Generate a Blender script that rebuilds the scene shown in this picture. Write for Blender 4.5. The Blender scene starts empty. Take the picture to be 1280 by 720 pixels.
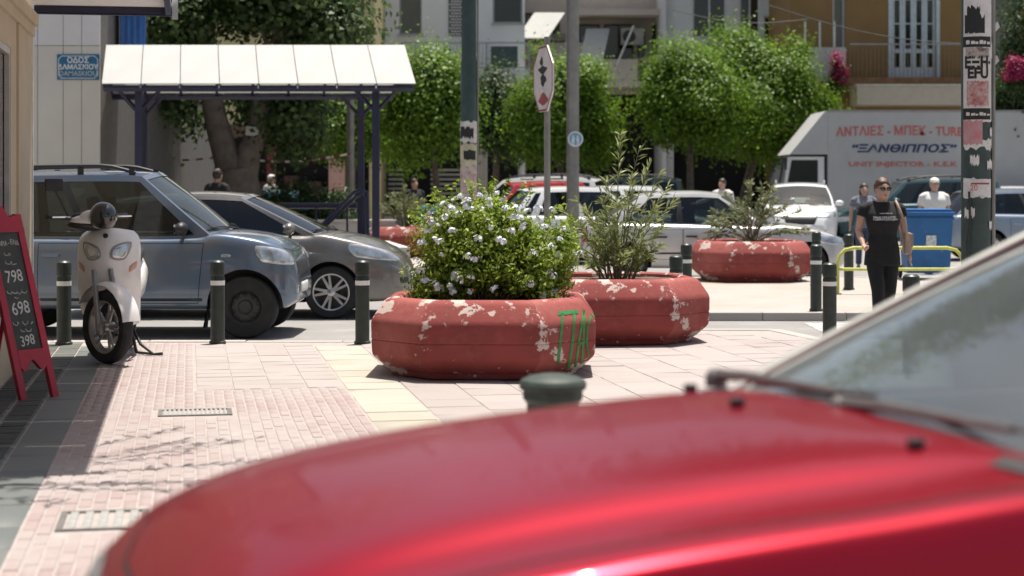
import bpy, bmesh, math, random
import numpy as np
from mathutils import Vector, Matrix
from mathutils.bvhtree import BVHTree

random.seed(7)
R = math.radians
scene = bpy.context.scene
col = scene.collection

# ------------------------------------------------------------------ camera
CAM_H = 1.55            # eye height above the near pavement
FPX = 2200.0            # focal length in pixels of a 1280 px wide picture
HORIZON = 227.0
cam_data = bpy.data.cameras.new('camera')
cam_data.sensor_width = 36.0
cam_data.lens = 36.0 * FPX / 1280.0
cam_data.shift_y = -(360.0 - HORIZON) / 1280.0
cam_data.clip_start = 0.1
cam_data.clip_end = 1500.0
cam_data.dof.use_dof = True
cam_data.dof.focus_distance = 15.5
cam_data.dof.aperture_fstop = 2.1
cam = bpy.data.objects.new('camera', cam_data)
cam.location = (0, 0, CAM_H)
cam.rotation_euler = (R(90), 0, 0)
col.objects.link(cam)
scene.camera = cam

# ------------------------------------------------------------------ sky, sun, exposure
SUN = Vector((0.09, 0.17, 0.97)).normalized()      # direction to the sun: high, a little right and behind
world = bpy.data.worlds.new('World'); scene.world = world; world.use_nodes = True
wn = world.node_tree.nodes; wl = world.node_tree.links
sky = wn.new('ShaderNodeTexSky'); sky.sky_type = 'NISHITA'; sky.sun_disc = False
sky.sun_elevation = math.asin(SUN.z)
sky.sun_rotation = math.atan2(SUN.x, SUN.y)
sky.air_density = 1.0; sky.dust_density = 3.5; sky.ozone_density = 0.6
wn['Background'].inputs['Strength'].default_value = 0.09
tint = wn.new('ShaderNodeMix'); tint.data_type = 'RGBA'; tint.blend_type = 'MULTIPLY'; tint.inputs[0].default_value = 1.0
tint.inputs[7].default_value = (1.0, 0.955, 0.885, 1)          # hazy summer air, a little warmer than the clear model sky
wl.new(sky.outputs[0], tint.inputs[6]); wl.new(tint.outputs[2], wn['Background'].inputs['Color'])
sun_data = bpy.data.lights.new('sun', 'SUN')
sun_data.energy = 5.0; sun_data.angle = R(0.53); sun_data.color = (1.0, 0.945, 0.86)
sun = bpy.data.objects.new('sun', sun_data)
sun.rotation_euler = SUN.to_track_quat('Z', 'Y').to_euler()
sun.location = (0, 0, 40)
col.objects.link(sun)
vs = scene.view_settings
vs.view_transform = 'Standard'; vs.look = 'None'; vs.gamma = 1.0; vs.use_curve_mapping = False
vs.exposure = 0.56
scene.cycles.use_denoising = True
scene.cycles.max_bounces = 7
scene.cycles.transparent_max_bounces = 24
scene.cycles.sample_clamp_indirect = 6.0

# ------------------------------------------------------------------ measuring helpers
def at(px, py, Y):
    """world point that shows at photo pixel (px, py) when it stands Y metres away"""
    return Vector(((px - 640.0) * Y / FPX, Y, CAM_H - (py - HORIZON) * Y / FPX))
def gx(px, Y): return (px - 640.0) * Y / FPX
def gz(py, Y): return CAM_H - (py - HORIZON) * Y / FPX
PA = R(10.4)             # the pavement's own direction runs 10.4 degrees left of the view
CA, SA = math.cos(PA), math.sin(PA)
def uv(u, v, z=0.0): return Vector((u * CA - v * SA, u * SA + v * CA, z))

# ------------------------------------------------------------------ materials
MATS = {}
def mat(name, colr, rough=0.6, metal=0.0, var=0.12, scale=6.0, bump=0.0, bscale=40.0, coat=0.0,
        spec=0.5, col2=None, island=False, emit=None, cmix=(0.35, 0.65), croughs=0.05, rvar=0.0):
    if name in MATS: return MATS[name]
    m = bpy.data.materials.new(name); m.use_nodes = True
    nt = m.node_tree; n = nt.nodes; l = nt.links
    b = n['Principled BSDF']
    b.inputs['Roughness'].default_value = rough
    b.inputs['Metallic'].default_value = metal
    b.inputs['Specular IOR Level'].default_value = spec
    b.inputs['Coat Weight'].default_value = coat
    b.inputs['Coat Roughness'].default_value = croughs
    tc = n.new('ShaderNodeTexCoord')
    c1 = tuple(colr) + (1,)
    if col2 is None:
        lo = tuple(max(0, x * (1 - var)) for x in colr) + (1,)
        hi = tuple(min(1, x * (1 + var)) for x in colr) + (1,)
    else:
        lo, hi = c1, tuple(col2) + (1,)
    nz = n.new('ShaderNodeTexNoise'); nz.inputs['Scale'].default_value = scale; nz.inputs['Detail'].default_value = 6
    nz.inputs['Roughness'].default_value = 0.62
    l.new(tc.outputs['Object'], nz.inputs['Vector'])
    rp = n.new('ShaderNodeValToRGB')
    rp.color_ramp.elements[0].position = cmix[0]; rp.color_ramp.elements[0].color = lo
    rp.color_ramp.elements[1].position = cmix[1]; rp.color_ramp.elements[1].color = hi
    if island:
        g = n.new('ShaderNodeNewGeometry'); oi = n.new('ShaderNodeObjectInfo')
        a = n.new('ShaderNodeMath'); a.operation = 'ADD'
        l.new(g.outputs['Random Per Island'], a.inputs[0]); l.new(oi.outputs['Random'], a.inputs[1])
        fr = n.new('ShaderNodeMath'); fr.operation = 'FRACT'; l.new(a.outputs[0], fr.inputs[0])
        l.new(fr.outputs[0], rp.inputs['Fac'])
    else:
        l.new(nz.outputs['Fac'], rp.inputs['Fac'])
    l.new(rp.outputs['Color'], b.inputs['Base Color'])
    if rvar:
        mr = n.new('ShaderNodeMapRange'); mr.inputs['To Min'].default_value = max(0.02, rough - rvar); mr.inputs['To Max'].default_value = min(1, rough + rvar)
        l.new(nz.outputs['Fac'], mr.inputs['Value']); l.new(mr.outputs[0], b.inputs['Roughness'])
    if bump:
        nb = n.new('ShaderNodeTexNoise'); nb.inputs['Scale'].default_value = bscale; nb.inputs['Detail'].default_value = 5
        l.new(tc.outputs['Object'], nb.inputs['Vector'])
        bp = n.new('ShaderNodeBump'); bp.inputs['Strength'].default_value = bump; bp.inputs['Distance'].default_value = 0.01
        l.new(nb.outputs['Fac'], bp.inputs['Height']); l.new(bp.outputs['Normal'], b.inputs['Normal'])
    if emit:
        b.inputs['Emission Color'].default_value = tuple(emit[:3]) + (1,); b.inputs['Emission Strength'].default_value = emit[3]
    MATS[name] = m
    return m

def layer(m, colr, scale, lo, hi, detail=8, rough=None, coords='Object', stretch=None, seed=0.0, attr=None):
    """lay a second colour with its own ragged shape over a material (chipped paint, stains)"""
    nt = m.node_tree; n = nt.nodes; l = nt.links; b = n['Principled BSDF']
    src = b.inputs['Base Color'].links[0].from_socket
    tc = n.new('ShaderNodeTexCoord'); nz = n.new('ShaderNodeTexNoise')
    nz.noise_dimensions = '4D'; nz.inputs['W'].default_value = seed
    nz.inputs['Scale'].default_value = scale; nz.inputs['Detail'].default_value = detail; nz.inputs['Roughness'].default_value = 0.68
    vec = tc.outputs['Object']
    if coords == 'World':
        g = n.new('ShaderNodeNewGeometry'); vec = g.outputs['Position']
    if stretch:
        mp = n.new('ShaderNodeMapping'); mp.inputs['Scale'].default_value = stretch
        l.new(vec, mp.inputs['Vector']); vec = mp.outputs[0]
    l.new(vec, nz.inputs['Vector'])
    rp = n.new('ShaderNodeValToRGB')
    rp.color_ramp.elements[0].position = lo; rp.color_ramp.elements[0].color = (0, 0, 0, 1)
    rp.color_ramp.elements[1].position = hi; rp.color_ramp.elements[1].color = (1, 1, 1, 1)
    if attr:
        at_ = n.new('ShaderNodeAttribute'); at_.attribute_name = attr[0]; ad = n.new('ShaderNodeMath'); ad.operation = 'MULTIPLY_ADD'
        l.new(at_.outputs['Fac'], ad.inputs[0]); ad.inputs[1].default_value = attr[1]; l.new(nz.outputs['Fac'], ad.inputs[2]); l.new(ad.outputs[0], rp.inputs['Fac'])
    else: l.new(nz.outputs['Fac'], rp.inputs['Fac'])
    mx = n.new('ShaderNodeMix'); mx.data_type = 'RGBA'
    l.new(rp.outputs['Color'], mx.inputs[0]); l.new(src, mx.inputs[6]); mx.inputs[7].default_value = tuple(colr) + (1,)
    l.new(mx.outputs[2], b.inputs['Base Color'])
    return m

def leaf_mat(name, lo, hi, trans=0.35, rough=0.5):
    if name in MATS: return MATS[name]
    m = bpy.data.materials.new(name); m.use_nodes = True
    nt = m.node_tree; n = nt.nodes; l = nt.links; b = n['Principled BSDF']
    b.inputs['Roughness'].default_value = rough; b.inputs['Specular IOR Level'].default_value = 0.35
    g = n.new('ShaderNodeNewGeometry'); rp = n.new('ShaderNodeValToRGB')
    rp.color_ramp.elements[0].color = tuple(lo) + (1,); rp.color_ramp.elements[1].color = tuple(hi) + (1,)
    l.new(g.outputs['Random Per Island'], rp.inputs['Fac']); l.new(rp.outputs['Color'], b.inputs['Base Color'])
    t = n.new('ShaderNodeBsdfTranslucent'); l.new(rp.outputs['Color'], t.inputs['Color'])
    mx = n.new('ShaderNodeMixShader'); mx.inputs[0].default_value = trans
    l.new(b.outputs[0], mx.inputs[1]); l.new(t.outputs[0], mx.inputs[2])
    l.new(mx.outputs[0], n['Material Output'].inputs['Surface'])
    MATS[name] = m
    return m

def glass_mat(name, tint=(0.5, 0.55, 0.53), ior=1.55, rough=0.02, film=0.0, filmcol=(0.6, 0.65, 0.68)):
    if name in MATS: return MATS[name]
    m = bpy.data.materials.new(name); m.use_nodes = True
    nt = m.node_tree; n = nt.nodes; l = nt.links
    n.remove(n['Principled BSDF'])
    tr = n.new('ShaderNodeBsdfTransparent'); tr.inputs['Color'].default_value = tuple(tint) + (1,)
    gl = n.new('ShaderNodeBsdfGlossy'); gl.inputs['Roughness'].default_value = rough; gl.inputs['Color'].default_value = (1, 1, 1, 1)
    fr = n.new('ShaderNodeFresnel'); fr.inputs['IOR'].default_value = ior
    mx = n.new('ShaderNodeMixShader')
    l.new(fr.outputs[0], mx.inputs[0]); l.new(tr.outputs[0], mx.inputs[1]); l.new(gl.outputs[0], mx.inputs[2])
    out = mx.outputs[0]
    if film:                                  # a thin layer of dust on the glass
        df = n.new('ShaderNodeBsdfDiffuse'); df.inputs['Color'].default_value = tuple(filmcol) + (1,)
        m2 = n.new('ShaderNodeMixShader')
        nz = n.new('ShaderNodeTexNoise'); nz.inputs['Scale'].default_value = 3.0; nz.inputs['Detail'].default_value = 6
        mr = n.new('ShaderNodeMapRange'); mr.inputs['To Min'].default_value = film * 0.6; mr.inputs['To Max'].default_value = film * 1.4
        l.new(nz.outputs['Fac'], mr.inputs['Value']); l.new(mr.outputs[0], m2.inputs[0])
        l.new(out, m2.inputs[1]); l.new(df.outputs[0], m2.inputs[2]); out = m2.outputs[0]
    l.new(out, n['Material Output'].inputs['Surface'])
    MATS[name] = m
    return m

# ------------------------------------------------------------------ mesh helpers
class MB:
    """collects simple solids into one mesh"""
    def __init__(s): s.v = []; s.f = []; s.mi = []; s.cur = 0
    def add(s, vs, fs):
        o = len(s.v); s.v.extend([tuple(p) for p in vs])
        for f in fs: s.f.append(tuple(i + o for i in f)); s.mi.append(s.cur)
        return s
    def box(s, c, d, rz=0.0, rx=0.0, ry=0.0):
        x, y, z = d[0] / 2, d[1] / 2, d[2] / 2
        p = [Vector((a * x, b * y, e * z)) for e in (-1, 1) for a, b in ((-1, -1), (1, -1), (1, 1), (-1, 1))]
        if rz or rx or ry:
            m = Matrix.Rotation(rz, 3, 'Z') @ Matrix.Rotation(ry, 3, 'Y') @ Matrix.Rotation(rx, 3, 'X'); p = [m @ q for q in p]
        c = Vector(c)
        return s.add([q + c for q in p], [(3, 2, 1, 0), (4, 5, 6, 7), (0, 1, 5, 4), (1, 2, 6, 5), (2, 3, 7, 6), (3, 0, 4, 7)])
    def bb(s, x0, x1, y0, y1, z0, z1): return s.box(((x0 + x1) / 2, (y0 + y1) / 2, (z0 + z1) / 2), (abs(x1 - x0), abs(y1 - y0), abs(z1 - z0)))
    def rbox(s, c, d, r=0.02, rz=0.0, rx=0.0, ry=0.0):
        """box with chamfered edges"""
        bm = bmesh.new(); bmesh.ops.create_cube(bm, size=1.0)
        for v in bm.verts: v.co = Vector((v.co.x * d[0], v.co.y * d[1], v.co.z * d[2]))
        bmesh.ops.bevel(bm, geom=bm.edges[:], offset=min(r, min(d) * 0.45), segments=2, profile=0.6, affect='EDGES')
        m = Matrix.Rotation(rz, 3, 'Z') @ Matrix.Rotation(ry, 3, 'Y') @ Matrix.Rotation(rx, 3, 'X'); c = Vector(c)
        bm.verts.index_update()
        s.add([m @ v.co + c for v in bm.verts], [[v.index for v in f.verts] for f in bm.faces]); bm.free(); return s
    def tube(s, pts, r, n=8, cap=True, flat=1.0):
        pts = [Vector(p) for p in pts]; rs = r if isinstance(r, (list, tuple)) else [r] * len(pts)
        up = None; rings = []
        for i, p in enumerate(pts):
            t = (pts[min(i + 1, len(pts) - 1)] - pts[max(i - 1, 0)])
            t = t.normalized() if t.length > 1e-9 else Vector((0, 0, 1))
            if up is None:
                a = Vector((0, 0, 1)) if abs(t.z) < 0.9 else Vector((1, 0, 0)); up = (a - t * a.dot(t)).normalized()
            else:
                up = up - t * up.dot(t); up = up.normalized() if up.length > 1e-6 else Vector((1, 0, 0))
            sd = t.cross(up)
            rings.append([p + (sd * math.cos(2 * math.pi * k / n) + up * math.sin(2 * math.pi * k / n) * flat) * rs[i] for k in range(n)])
        vs = [q for rg in rings for q in rg]; fs = []
        for i in range(len(pts) - 1):
            for k in range(n): fs.append((i * n + k, i * n + (k + 1) % n, (i + 1) * n + (k + 1) % n, (i + 1) * n + k))
        if cap: fs.append(tuple(range(n - 1, -1, -1))); fs.append(tuple((len(pts) - 1) * n + k for k in range(n)))
        return s.add(vs, fs)
    def lathe(s, prof, n=24, c=(0, 0, 0), axis='z', rad=None, cap=True, angs=None):
        """prof: (radius, height) list; rad(phi): multiplier"""
        c = Vector(c); vs = []; fs = []; m = len(prof)
        if angs: n = len(angs)
        for k in range(n):
            a = angs[k] if angs else 2 * math.pi * k / n; q = rad(a) if rad else 1.0
            for (r, h) in prof:
                x, y = r * q * math.cos(a), r * q * math.sin(a)
                vs.append(c + (Vector((x, y, h)) if axis == 'z' else Vector((x, h, y)) if axis == 'y' else Vector((h, x, y))))
        for k in range(n):
            k2 = (k + 1) % n
            for i in range(m - 1):
                q = (k * m + i, k2 * m + i, k2 * m + i + 1, k * m + i + 1)
                fs.append(q if axis != 'y' else q[::-1])
        if prof[0] == prof[-1]: cap = False
        if cap and prof[0][0] > 1e-6:
            q = tuple(k * m for k in range(n)); fs.append(q[::-1] if axis != 'y' else q)
        if cap and prof[-1][0] > 1e-6:
            q = tuple(k * m + m - 1 for k in range(n)); fs.append(q if axis != 'y' else q[::-1])
        return s.add(vs, fs)
    def ell(s, c, r, n=16, m=10, rot=None):
        c = Vector(c); vs = []; fs = []
        for j in range(m + 1):
            t = math.pi * j / m
            for k in range(n):
                a = 2 * math.pi * k / n
                p = Vector((r[0] * math.sin(t) * math.cos(a), r[1] * math.sin(t) * math.sin(a), r[2] * math.cos(t)))
                if rot: p = rot @ p
                vs.append(c + p)
        for j in range(m):
            for k in range(n): fs.append((j * n + k, (j + 1) * n + k, (j + 1) * n + (k + 1) % n, j * n + (k + 1) % n))
        return s.add(vs, fs)
    def patch(s, fn, us, vs_, flip=False):
        P = [fn(u, v) for u in us for v in vs_]; m = len(vs_); fs = []
        for i in range(len(us) - 1):
            for j in range(m - 1):
                q = (i * m + j, (i + 1) * m + j, (i + 1) * m + j + 1, i * m + j + 1); fs.append(q[::-1] if flip else q)
        return s.add(P, fs)
    def prism(s, poly, axis, a, b):
        """polygon in the plane across axis, extruded from a to b"""
        def P(p, h): return {'x': (h, p[0], p[1]), 'y': (p[0], h, p[1]), 'z': (p[0], p[1], h)}[axis]
        n = len(poly)
        vs = [P(p, a) for p in poly] + [P(p, b) for p in poly]
        fs = [tuple(range(n - 1, -1, -1)), tuple(range(n, 2 * n))] + [(i, (i + 1) % n, n + (i + 1) % n, n + i) for i in range(n)]
        return s.add(vs, fs)
    def mesh(s, name, smooth=None):
        me = bpy.data.meshes.new(name); me.from_pydata(s.v, [], s.f); me.update()
        if len(set(s.mi)) > 1: me.polygons.foreach_set('material_index', s.mi)
        bm = bmesh.new(); bm.from_mesh(me)
        bmesh.ops.remove_doubles(bm, verts=bm.verts[:], dist=1e-5)
        bmesh.ops.recalc_face_normals(bm, faces=bm.faces[:]); bm.to_mesh(me); bm.free()
        if smooth: 
            me.shade_smooth(); me.set_sharp_from_angle(angle=R(smooth))
        return me

def obj(name, me, mats=None, parent=None, loc=None, rz=0.0):
    if isinstance(me, MB): me = me.mesh(name)
    o = bpy.data.objects.new(name, me); col.objects.link(o)
    if mats is not None and len(me.materials) == 0:
        for m in (mats if isinstance(mats, (list, tuple)) else [mats]): me.materials.append(m)
    if parent is not None: o.parent = parent
    if loc is not None: o.location = loc
    if rz: o.rotation_euler.z = rz
    return o
def tag(o, label, cat, group=None):
    o['label'] = label; o['category'] = cat
    if group: o['group'] = group
    return o
def thing(name, label, cat, loc=(0, 0, 0), rz=0.0, group=None):
    o = bpy.data.objects.new(name, None); col.objects.link(o); o.empty_display_size = 0.2
    o.location = loc; o.rotation_euler.z = rz
    return tag(o, label, cat, group)
def struct(name, mb, m, smooth=None):
    o = obj(name, mb.mesh(name, smooth), m); o['kind'] = 'structure'; return o
def copy_tree(o, parent=None):
    c = o.copy(); col.objects.link(c); c.parent = parent
    for ch in o.children: copy_tree(ch, c)
    return c
def text_mesh(body, size, bold=0.0, depth=0.002, align='CENTER', shear=0.0, spacing=1.0, xs=1.0):
    c = bpy.data.curves.new('lettering', 'FONT'); c.body = body; c.size = size; c.align_x = align; c.align_y = 'CENTER'
    c.offset = bold * size; c.extrude = depth; c.shear = shear; c.space_character = spacing; c.resolution_u = 3
    o = bpy.data.objects.new('lettering', c); col.objects.link(o)
    bpy.context.view_layer.update()
    me = bpy.data.meshes.new_from_object(o.evaluated_get(bpy.context.evaluated_depsgraph_get()))
    bpy.data.objects.remove(o); bpy.data.curves.remove(c)
    if xs != 1.0:
        for v in me.vertices: v.co.x *= xs
    me.materials.clear()
    return me
def upright(me):
    """turn a mesh lying in the xy plane so that it stands facing -y"""
    for v in me.vertices: v.co = Vector((v.co.x, -v.co.z, v.co.y))
    return me
def baked(ob, rm=True):
    """mesh of an object with its modifiers applied"""
    bpy.context.view_layer.update()
    me = bpy.data.meshes.new_from_object(ob.evaluated_get(bpy.context.evaluated_depsgraph_get()))
    if rm: bpy.data.objects.remove(ob)
    return me
def remeshed(mb, voxel, smooth=6, name='body'):
    o = obj(name, mb.mesh(name)); md = o.modifiers.new('r', 'REMESH'); md.mode = 'VOXEL'; md.voxel_size = voxel
    if smooth:
        sm = o.modifiers.new('s', 'SMOOTH'); sm.iterations = smooth; sm.factor = 0.5
    me = baked(o); me.shade_smooth(); return me
def bvh_of(me):
    return BVHTree.FromPolygons([v.co.copy() for v in me.vertices], [tuple(p.vertices) for p in me.polygons])
def decal(bvh, corners, d, off=0.004, nu=8, nv=6, thick=0.0, rnd=0.0):
    """a thin panel that follows a surface: 4 corners projected along direction d"""
    d = Vector(d).normalized(); c = [Vector(p) for p in corners]; mb = MB(); P = []; ok = []
    for i in range(nu + 1):
        for j in range(nv + 1):
            a, b = i / nu, j / nv
            if rnd:                       # squeeze the square towards a rounded shape
                X, Y = 2 * a - 1, 2 * b - 1
                X2, Y2 = X * math.sqrt(max(0, 1 - rnd * Y * Y / 2)), Y * math.sqrt(max(0, 1 - rnd * X * X / 2)); a, b = (X2 + 1) / 2, (Y2 + 1) / 2
            p = c[0] * (1 - a) * (1 - b) + c[1] * a * (1 - b) + c[2] * a * b + c[3] * (1 - a) * b
            h, nrm, _, _ = bvh.ray_cast(p - d * 3.0, d)
            if h is None: P.append(p); ok.append(False)
            else:
                if nrm.dot(d) > 0: nrm = -nrm
                edge = i in (0, nu) or j in (0, nv)
                P.append(h + nrm * (off if not (edge and thick) else off - thick)); ok.append(True)
    fs = []
    for i in range(nu):
        for j in range(nv):
            q = (i * (nv + 1) + j, (i + 1) * (nv + 1) + j, (i + 1) * (nv + 1) + j + 1, i * (nv + 1) + j + 1)
            if all(ok[k] for k in q): fs.append(q)
    mb.add(P, fs)
    return mb
def stroke(bvh, pts, d, w, off=0.003, step=0.02):
    """a painted line that follows a surface"""
    d = Vector(d).normalized(); mb = MB(); pts = [Vector(p) for p in pts]; fine = []
    for a, b in zip(pts, pts[1:]):
        k = max(1, int((b - a).length / step))
        fine += [a.lerp(b, i / k) for i in range(k)]
    fine.append(pts[-1]); L = []; Rr = []
    for i, p in enumerate(fine):
        t = fine[min(i + 1, len(fine) - 1)] - fine[max(i - 1, 0)]
        sd = t.cross(d).normalized() * w * 0.5
        for lst, q in ((L, p + sd), (Rr, p - sd)):
            h, nrm, _, _ = bvh.ray_cast(q - d * 3.0, d)
            lst.append(h + (nrm if nrm.dot(d) < 0 else -nrm) * off if h else None)
    for i in range(len(fine) - 1):
        q = (L[i], L[i + 1], Rr[i + 1], Rr[i])
        if all(x is not None for x in q): mb.add(q, [(0, 1, 2, 3)])
    return mb
def raw_mesh(name, V, F, m=None, smooth=False):
    """numpy arrays to mesh"""
    me = bpy.data.meshes.new(name); nv, nf, k = len(V), len(F), F.shape[1]
    me.vertices.add(nv); me.vertices.foreach_set('co', np.ascontiguousarray(V, dtype=np.float32).ravel())
    me.loops.add(nf * k); me.loops.foreach_set('vertex_index', np.ascontiguousarray(F, dtype=np.int32).ravel())
    me.polygons.add(nf); me.polygons.foreach_set('loop_start', np.arange(0, nf * k, k, dtype=np.int32))
    if m: me.materials.append(m)
    me.update(calc_edges=True); me.validate()
    return me
def pchip(pts):
    xs = np.array([p[0] for p in pts], float); ys = np.array([p[1] for p in pts], float)
    h = np.diff(xs); dl = np.diff(ys) / h; m = np.zeros(len(xs))
    for i in range(1, len(xs) - 1):
        if dl[i - 1] * dl[i] > 0:
            w1, w2 = 2 * h[i] + h[i - 1], h[i] + 2 * h[i - 1]; m[i] = (w1 + w2) / (w1 / dl[i - 1] + w2 / dl[i])
    m[0], m[-1] = dl[0], dl[-1]
    def f(x):
        x = min(max(x, xs[0]), xs[-1]); i = min(max(int(np.searchsorted(xs, x)) - 1, 0), len(h) - 1)
        t = (x - xs[i]) / h[i]; t2, t3 = t * t, t ** 3
        return float((2*t3 - 3*t2 + 1) * ys[i] + (t3 - 2*t2 + t) * h[i] * m[i] + (-2*t3 + 3*t2) * ys[i+1] + (t3 - t2) * h[i] * m[i+1])
    return f
def lin(a, b, n): return [a + (b - a) * i / n for i in range(n + 1)]
def wall_open(mb, x0, x1, z0, z1, y0, y1, holes):
    """a wall in the xz plane from depth y0 to y1 with rectangular openings (x0, x1, z0, z1)"""
    xs = sorted(set([x0, x1] + [v for h in holes for v in h[:2] if x0 < v < x1]))
    zs = sorted(set([z0, z1] + [v for h in holes for v in h[2:] if z0 < v < z1]))
    for a, b in zip(xs, xs[1:]):
        run = None
        for c, d in zip(zs, zs[1:]):
            mx, mz = (a + b) / 2, (c + d) / 2
            hole = any(h[0] < mx < h[1] and h[2] < mz < h[3] for h in holes)
            if hole:
                if run: mb.bb(a, b, y0, y1, run[0], run[1]); run = None
            else: run = (run[0], d) if run else (c, d)
        if run: mb.bb(a, b, y0, y1, run[0], run[1])
    return mb
# ================================================================== THE SETTING
asphalt = mat('asphalt', (0.24, 0.232, 0.224), 0.85, var=0.08, scale=1.6, bump=0.25, bscale=160)
layer(asphalt, (0.21, 0.205, 0.20), 0.35, 0.48, 0.66, coords='World', stretch=(1, 3, 1))
layer(asphalt, (0.33, 0.32, 0.305), 0.9, 0.56, 0.72, coords='World', seed=4)
joint = mat('pale mortar', (0.344, 0.300, 0.284), 0.9, var=0.10, scale=9, bump=0.3, bscale=120)
brick_m = mat('pink clinker brick', (0.284, 0.214, 0.204), 0.8, col2=(0.320, 0.260, 0.248), island=True, bump=0.2, bscale=90, cmix=(0.0, 1.0))
layer(brick_m, (0.344, 0.308, 0.296), 0.9, 0.42, 0.66, coords='World', seed=2)
layer(brick_m, (0.240, 0.204, 0.196), 1.7, 0.62, 0.80, coords='World', seed=9)
slab_m = mat('pinkish concrete slab', (0.308, 0.268, 0.256), 0.85, col2=(0.336, 0.300, 0.288), island=True, bump=0.2, bscale=70, cmix=(0.0, 1.0))
layer(slab_m, (0.344, 0.312, 0.296), 0.8, 0.45, 0.7, coords='World', seed=5)
layer(slab_m, (0.248, 0.224, 0.212), 2.2, 0.62, 0.78, coords='World', seed=7)
layer(slab_m, (0.20, 0.17, 0.16), 5.5, 0.66, 0.74, coords='World', seed=12)
layer(brick_m, (0.21, 0.165, 0.155), 5.0, 0.655, 0.75, coords='World', seed=14)
layer(brick_m, (0.20, 0.16, 0.15), .55, 0.60, 0.85, coords='World', seed=15, stretch=(1, .4, 1))
cream_m = mat('cream tactile slab', (0.35, 0.32, 0.265), 0.85, col2=(0.375, 0.35, 0.30), island=True, bump=0.25, bscale=60, cmix=(0.0, 1.0))
layer(cream_m, (0.400, 0.368, 0.320), 1.2, 0.5, 0.7, coords='World', seed=3)
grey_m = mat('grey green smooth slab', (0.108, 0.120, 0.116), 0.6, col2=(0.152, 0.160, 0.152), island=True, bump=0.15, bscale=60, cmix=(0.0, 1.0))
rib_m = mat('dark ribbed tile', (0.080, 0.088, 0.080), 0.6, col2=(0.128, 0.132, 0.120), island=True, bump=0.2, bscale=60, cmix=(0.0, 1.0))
kerb_m = mat('pale kerb stone', (0.320, 0.300, 0.280), 0.85, col2=(0.384, 0.360, 0.336), island=True, bump=0.3, bscale=50, cmix=(0.0, 1.0))
island_m = mat('island paving', (0.344, 0.316, 0.288), 0.85, var=0.08, scale=1.3, bump=0.2, bscale=60)
layer(island_m, (0.336, 0.288, 0.224), 0.55, 0.52, 0.66, coords='World', seed=1)
layer(island_m, (0.240, 0.216, 0.192), 1.5, 0.60, 0.75, coords='World', seed=6)
farpave_m = mat('far pavement', (0.288, 0.272, 0.256), 0.9, var=0.15, scale=1.2)

ROAD_Z = -0.10
mb = MB(); mb.add([(-400, -60, ROAD_Z), (400, -60, ROAD_Z), (400, 700, ROAD_Z), (-400, 700, ROAD_Z)], [(0, 1, 2, 3)])
struct('road', mb, asphalt)

# near pavement: a raised sheet with bricks, slabs and a pale strip laid on it
PAVE = [(-16, -6), (13, -6), (13, 17.05), (3.0, 17.1), (2.7, 18.35), (-0.35, 18.4), (-0.62, 17.0), (-16, 17.0)]
mb = MB(); mb.prism(PAVE, 'z', ROAD_Z - 0.2, -0.0045)
pavement = struct('pavement', mb, joint)
def inside(poly, x, y):
    r = False; n = len(poly)
    for i in range(n):
        (x1, y1), (x2, y2) = poly[i], poly[(i + 1) % n]
        if (y1 > y) != (y2 > y) and x < (x2 - x1) * (y - y1) / (y2 - y1) + x1: r = not r
    return r
def shown(p):
    if p.y < 2: return None
    px, py = 640 + p.x * FPX / p.y, HORIZON + (CAM_H - p.z) * FPX / p.y
    hood = pchip([(-50, 900), (134, 715), (150, 640), (250, 590), (480, 532), (900, 490), (1300, 300)])(px)
    return (px, py) if 0 <= px <= 1280 and py < min(hood, 708) else None
def tile_mesh(name, du, dv, m, h=0.007, ch=0.004):
    """one bevelled stone lying along the pavement's own direction"""
    x, y = du / 2, dv / 2
    V = [(-x, -y, -h), (x, -y, -h), (x, y, -h), (-x, y, -h), (-x + ch, -y + ch, 0), (x - ch, -y + ch, 0), (x - ch, y - ch, 0), (-x + ch, y - ch, 0)]
    me = bpy.data.meshes.new(name); me.from_pydata(V, [], [(4, 5, 6, 7), (0, 1, 5, 4), (1, 2, 6, 5), (2, 3, 7, 6), (3, 0, 4, 7)]); me.materials.append(m); me.update()
    return me
rng = np.random.default_rng(3)
SKIP = []                                    # drains: (u0, u1, v0, v1)
g1 = at(195, 521, 1); 
def uvof(px, py):
    Y = CAM_H * FPX / (py - HORIZON); x = gx(px, Y); return (x * CA + Y * SA, -x * SA + Y * CA)
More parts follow.
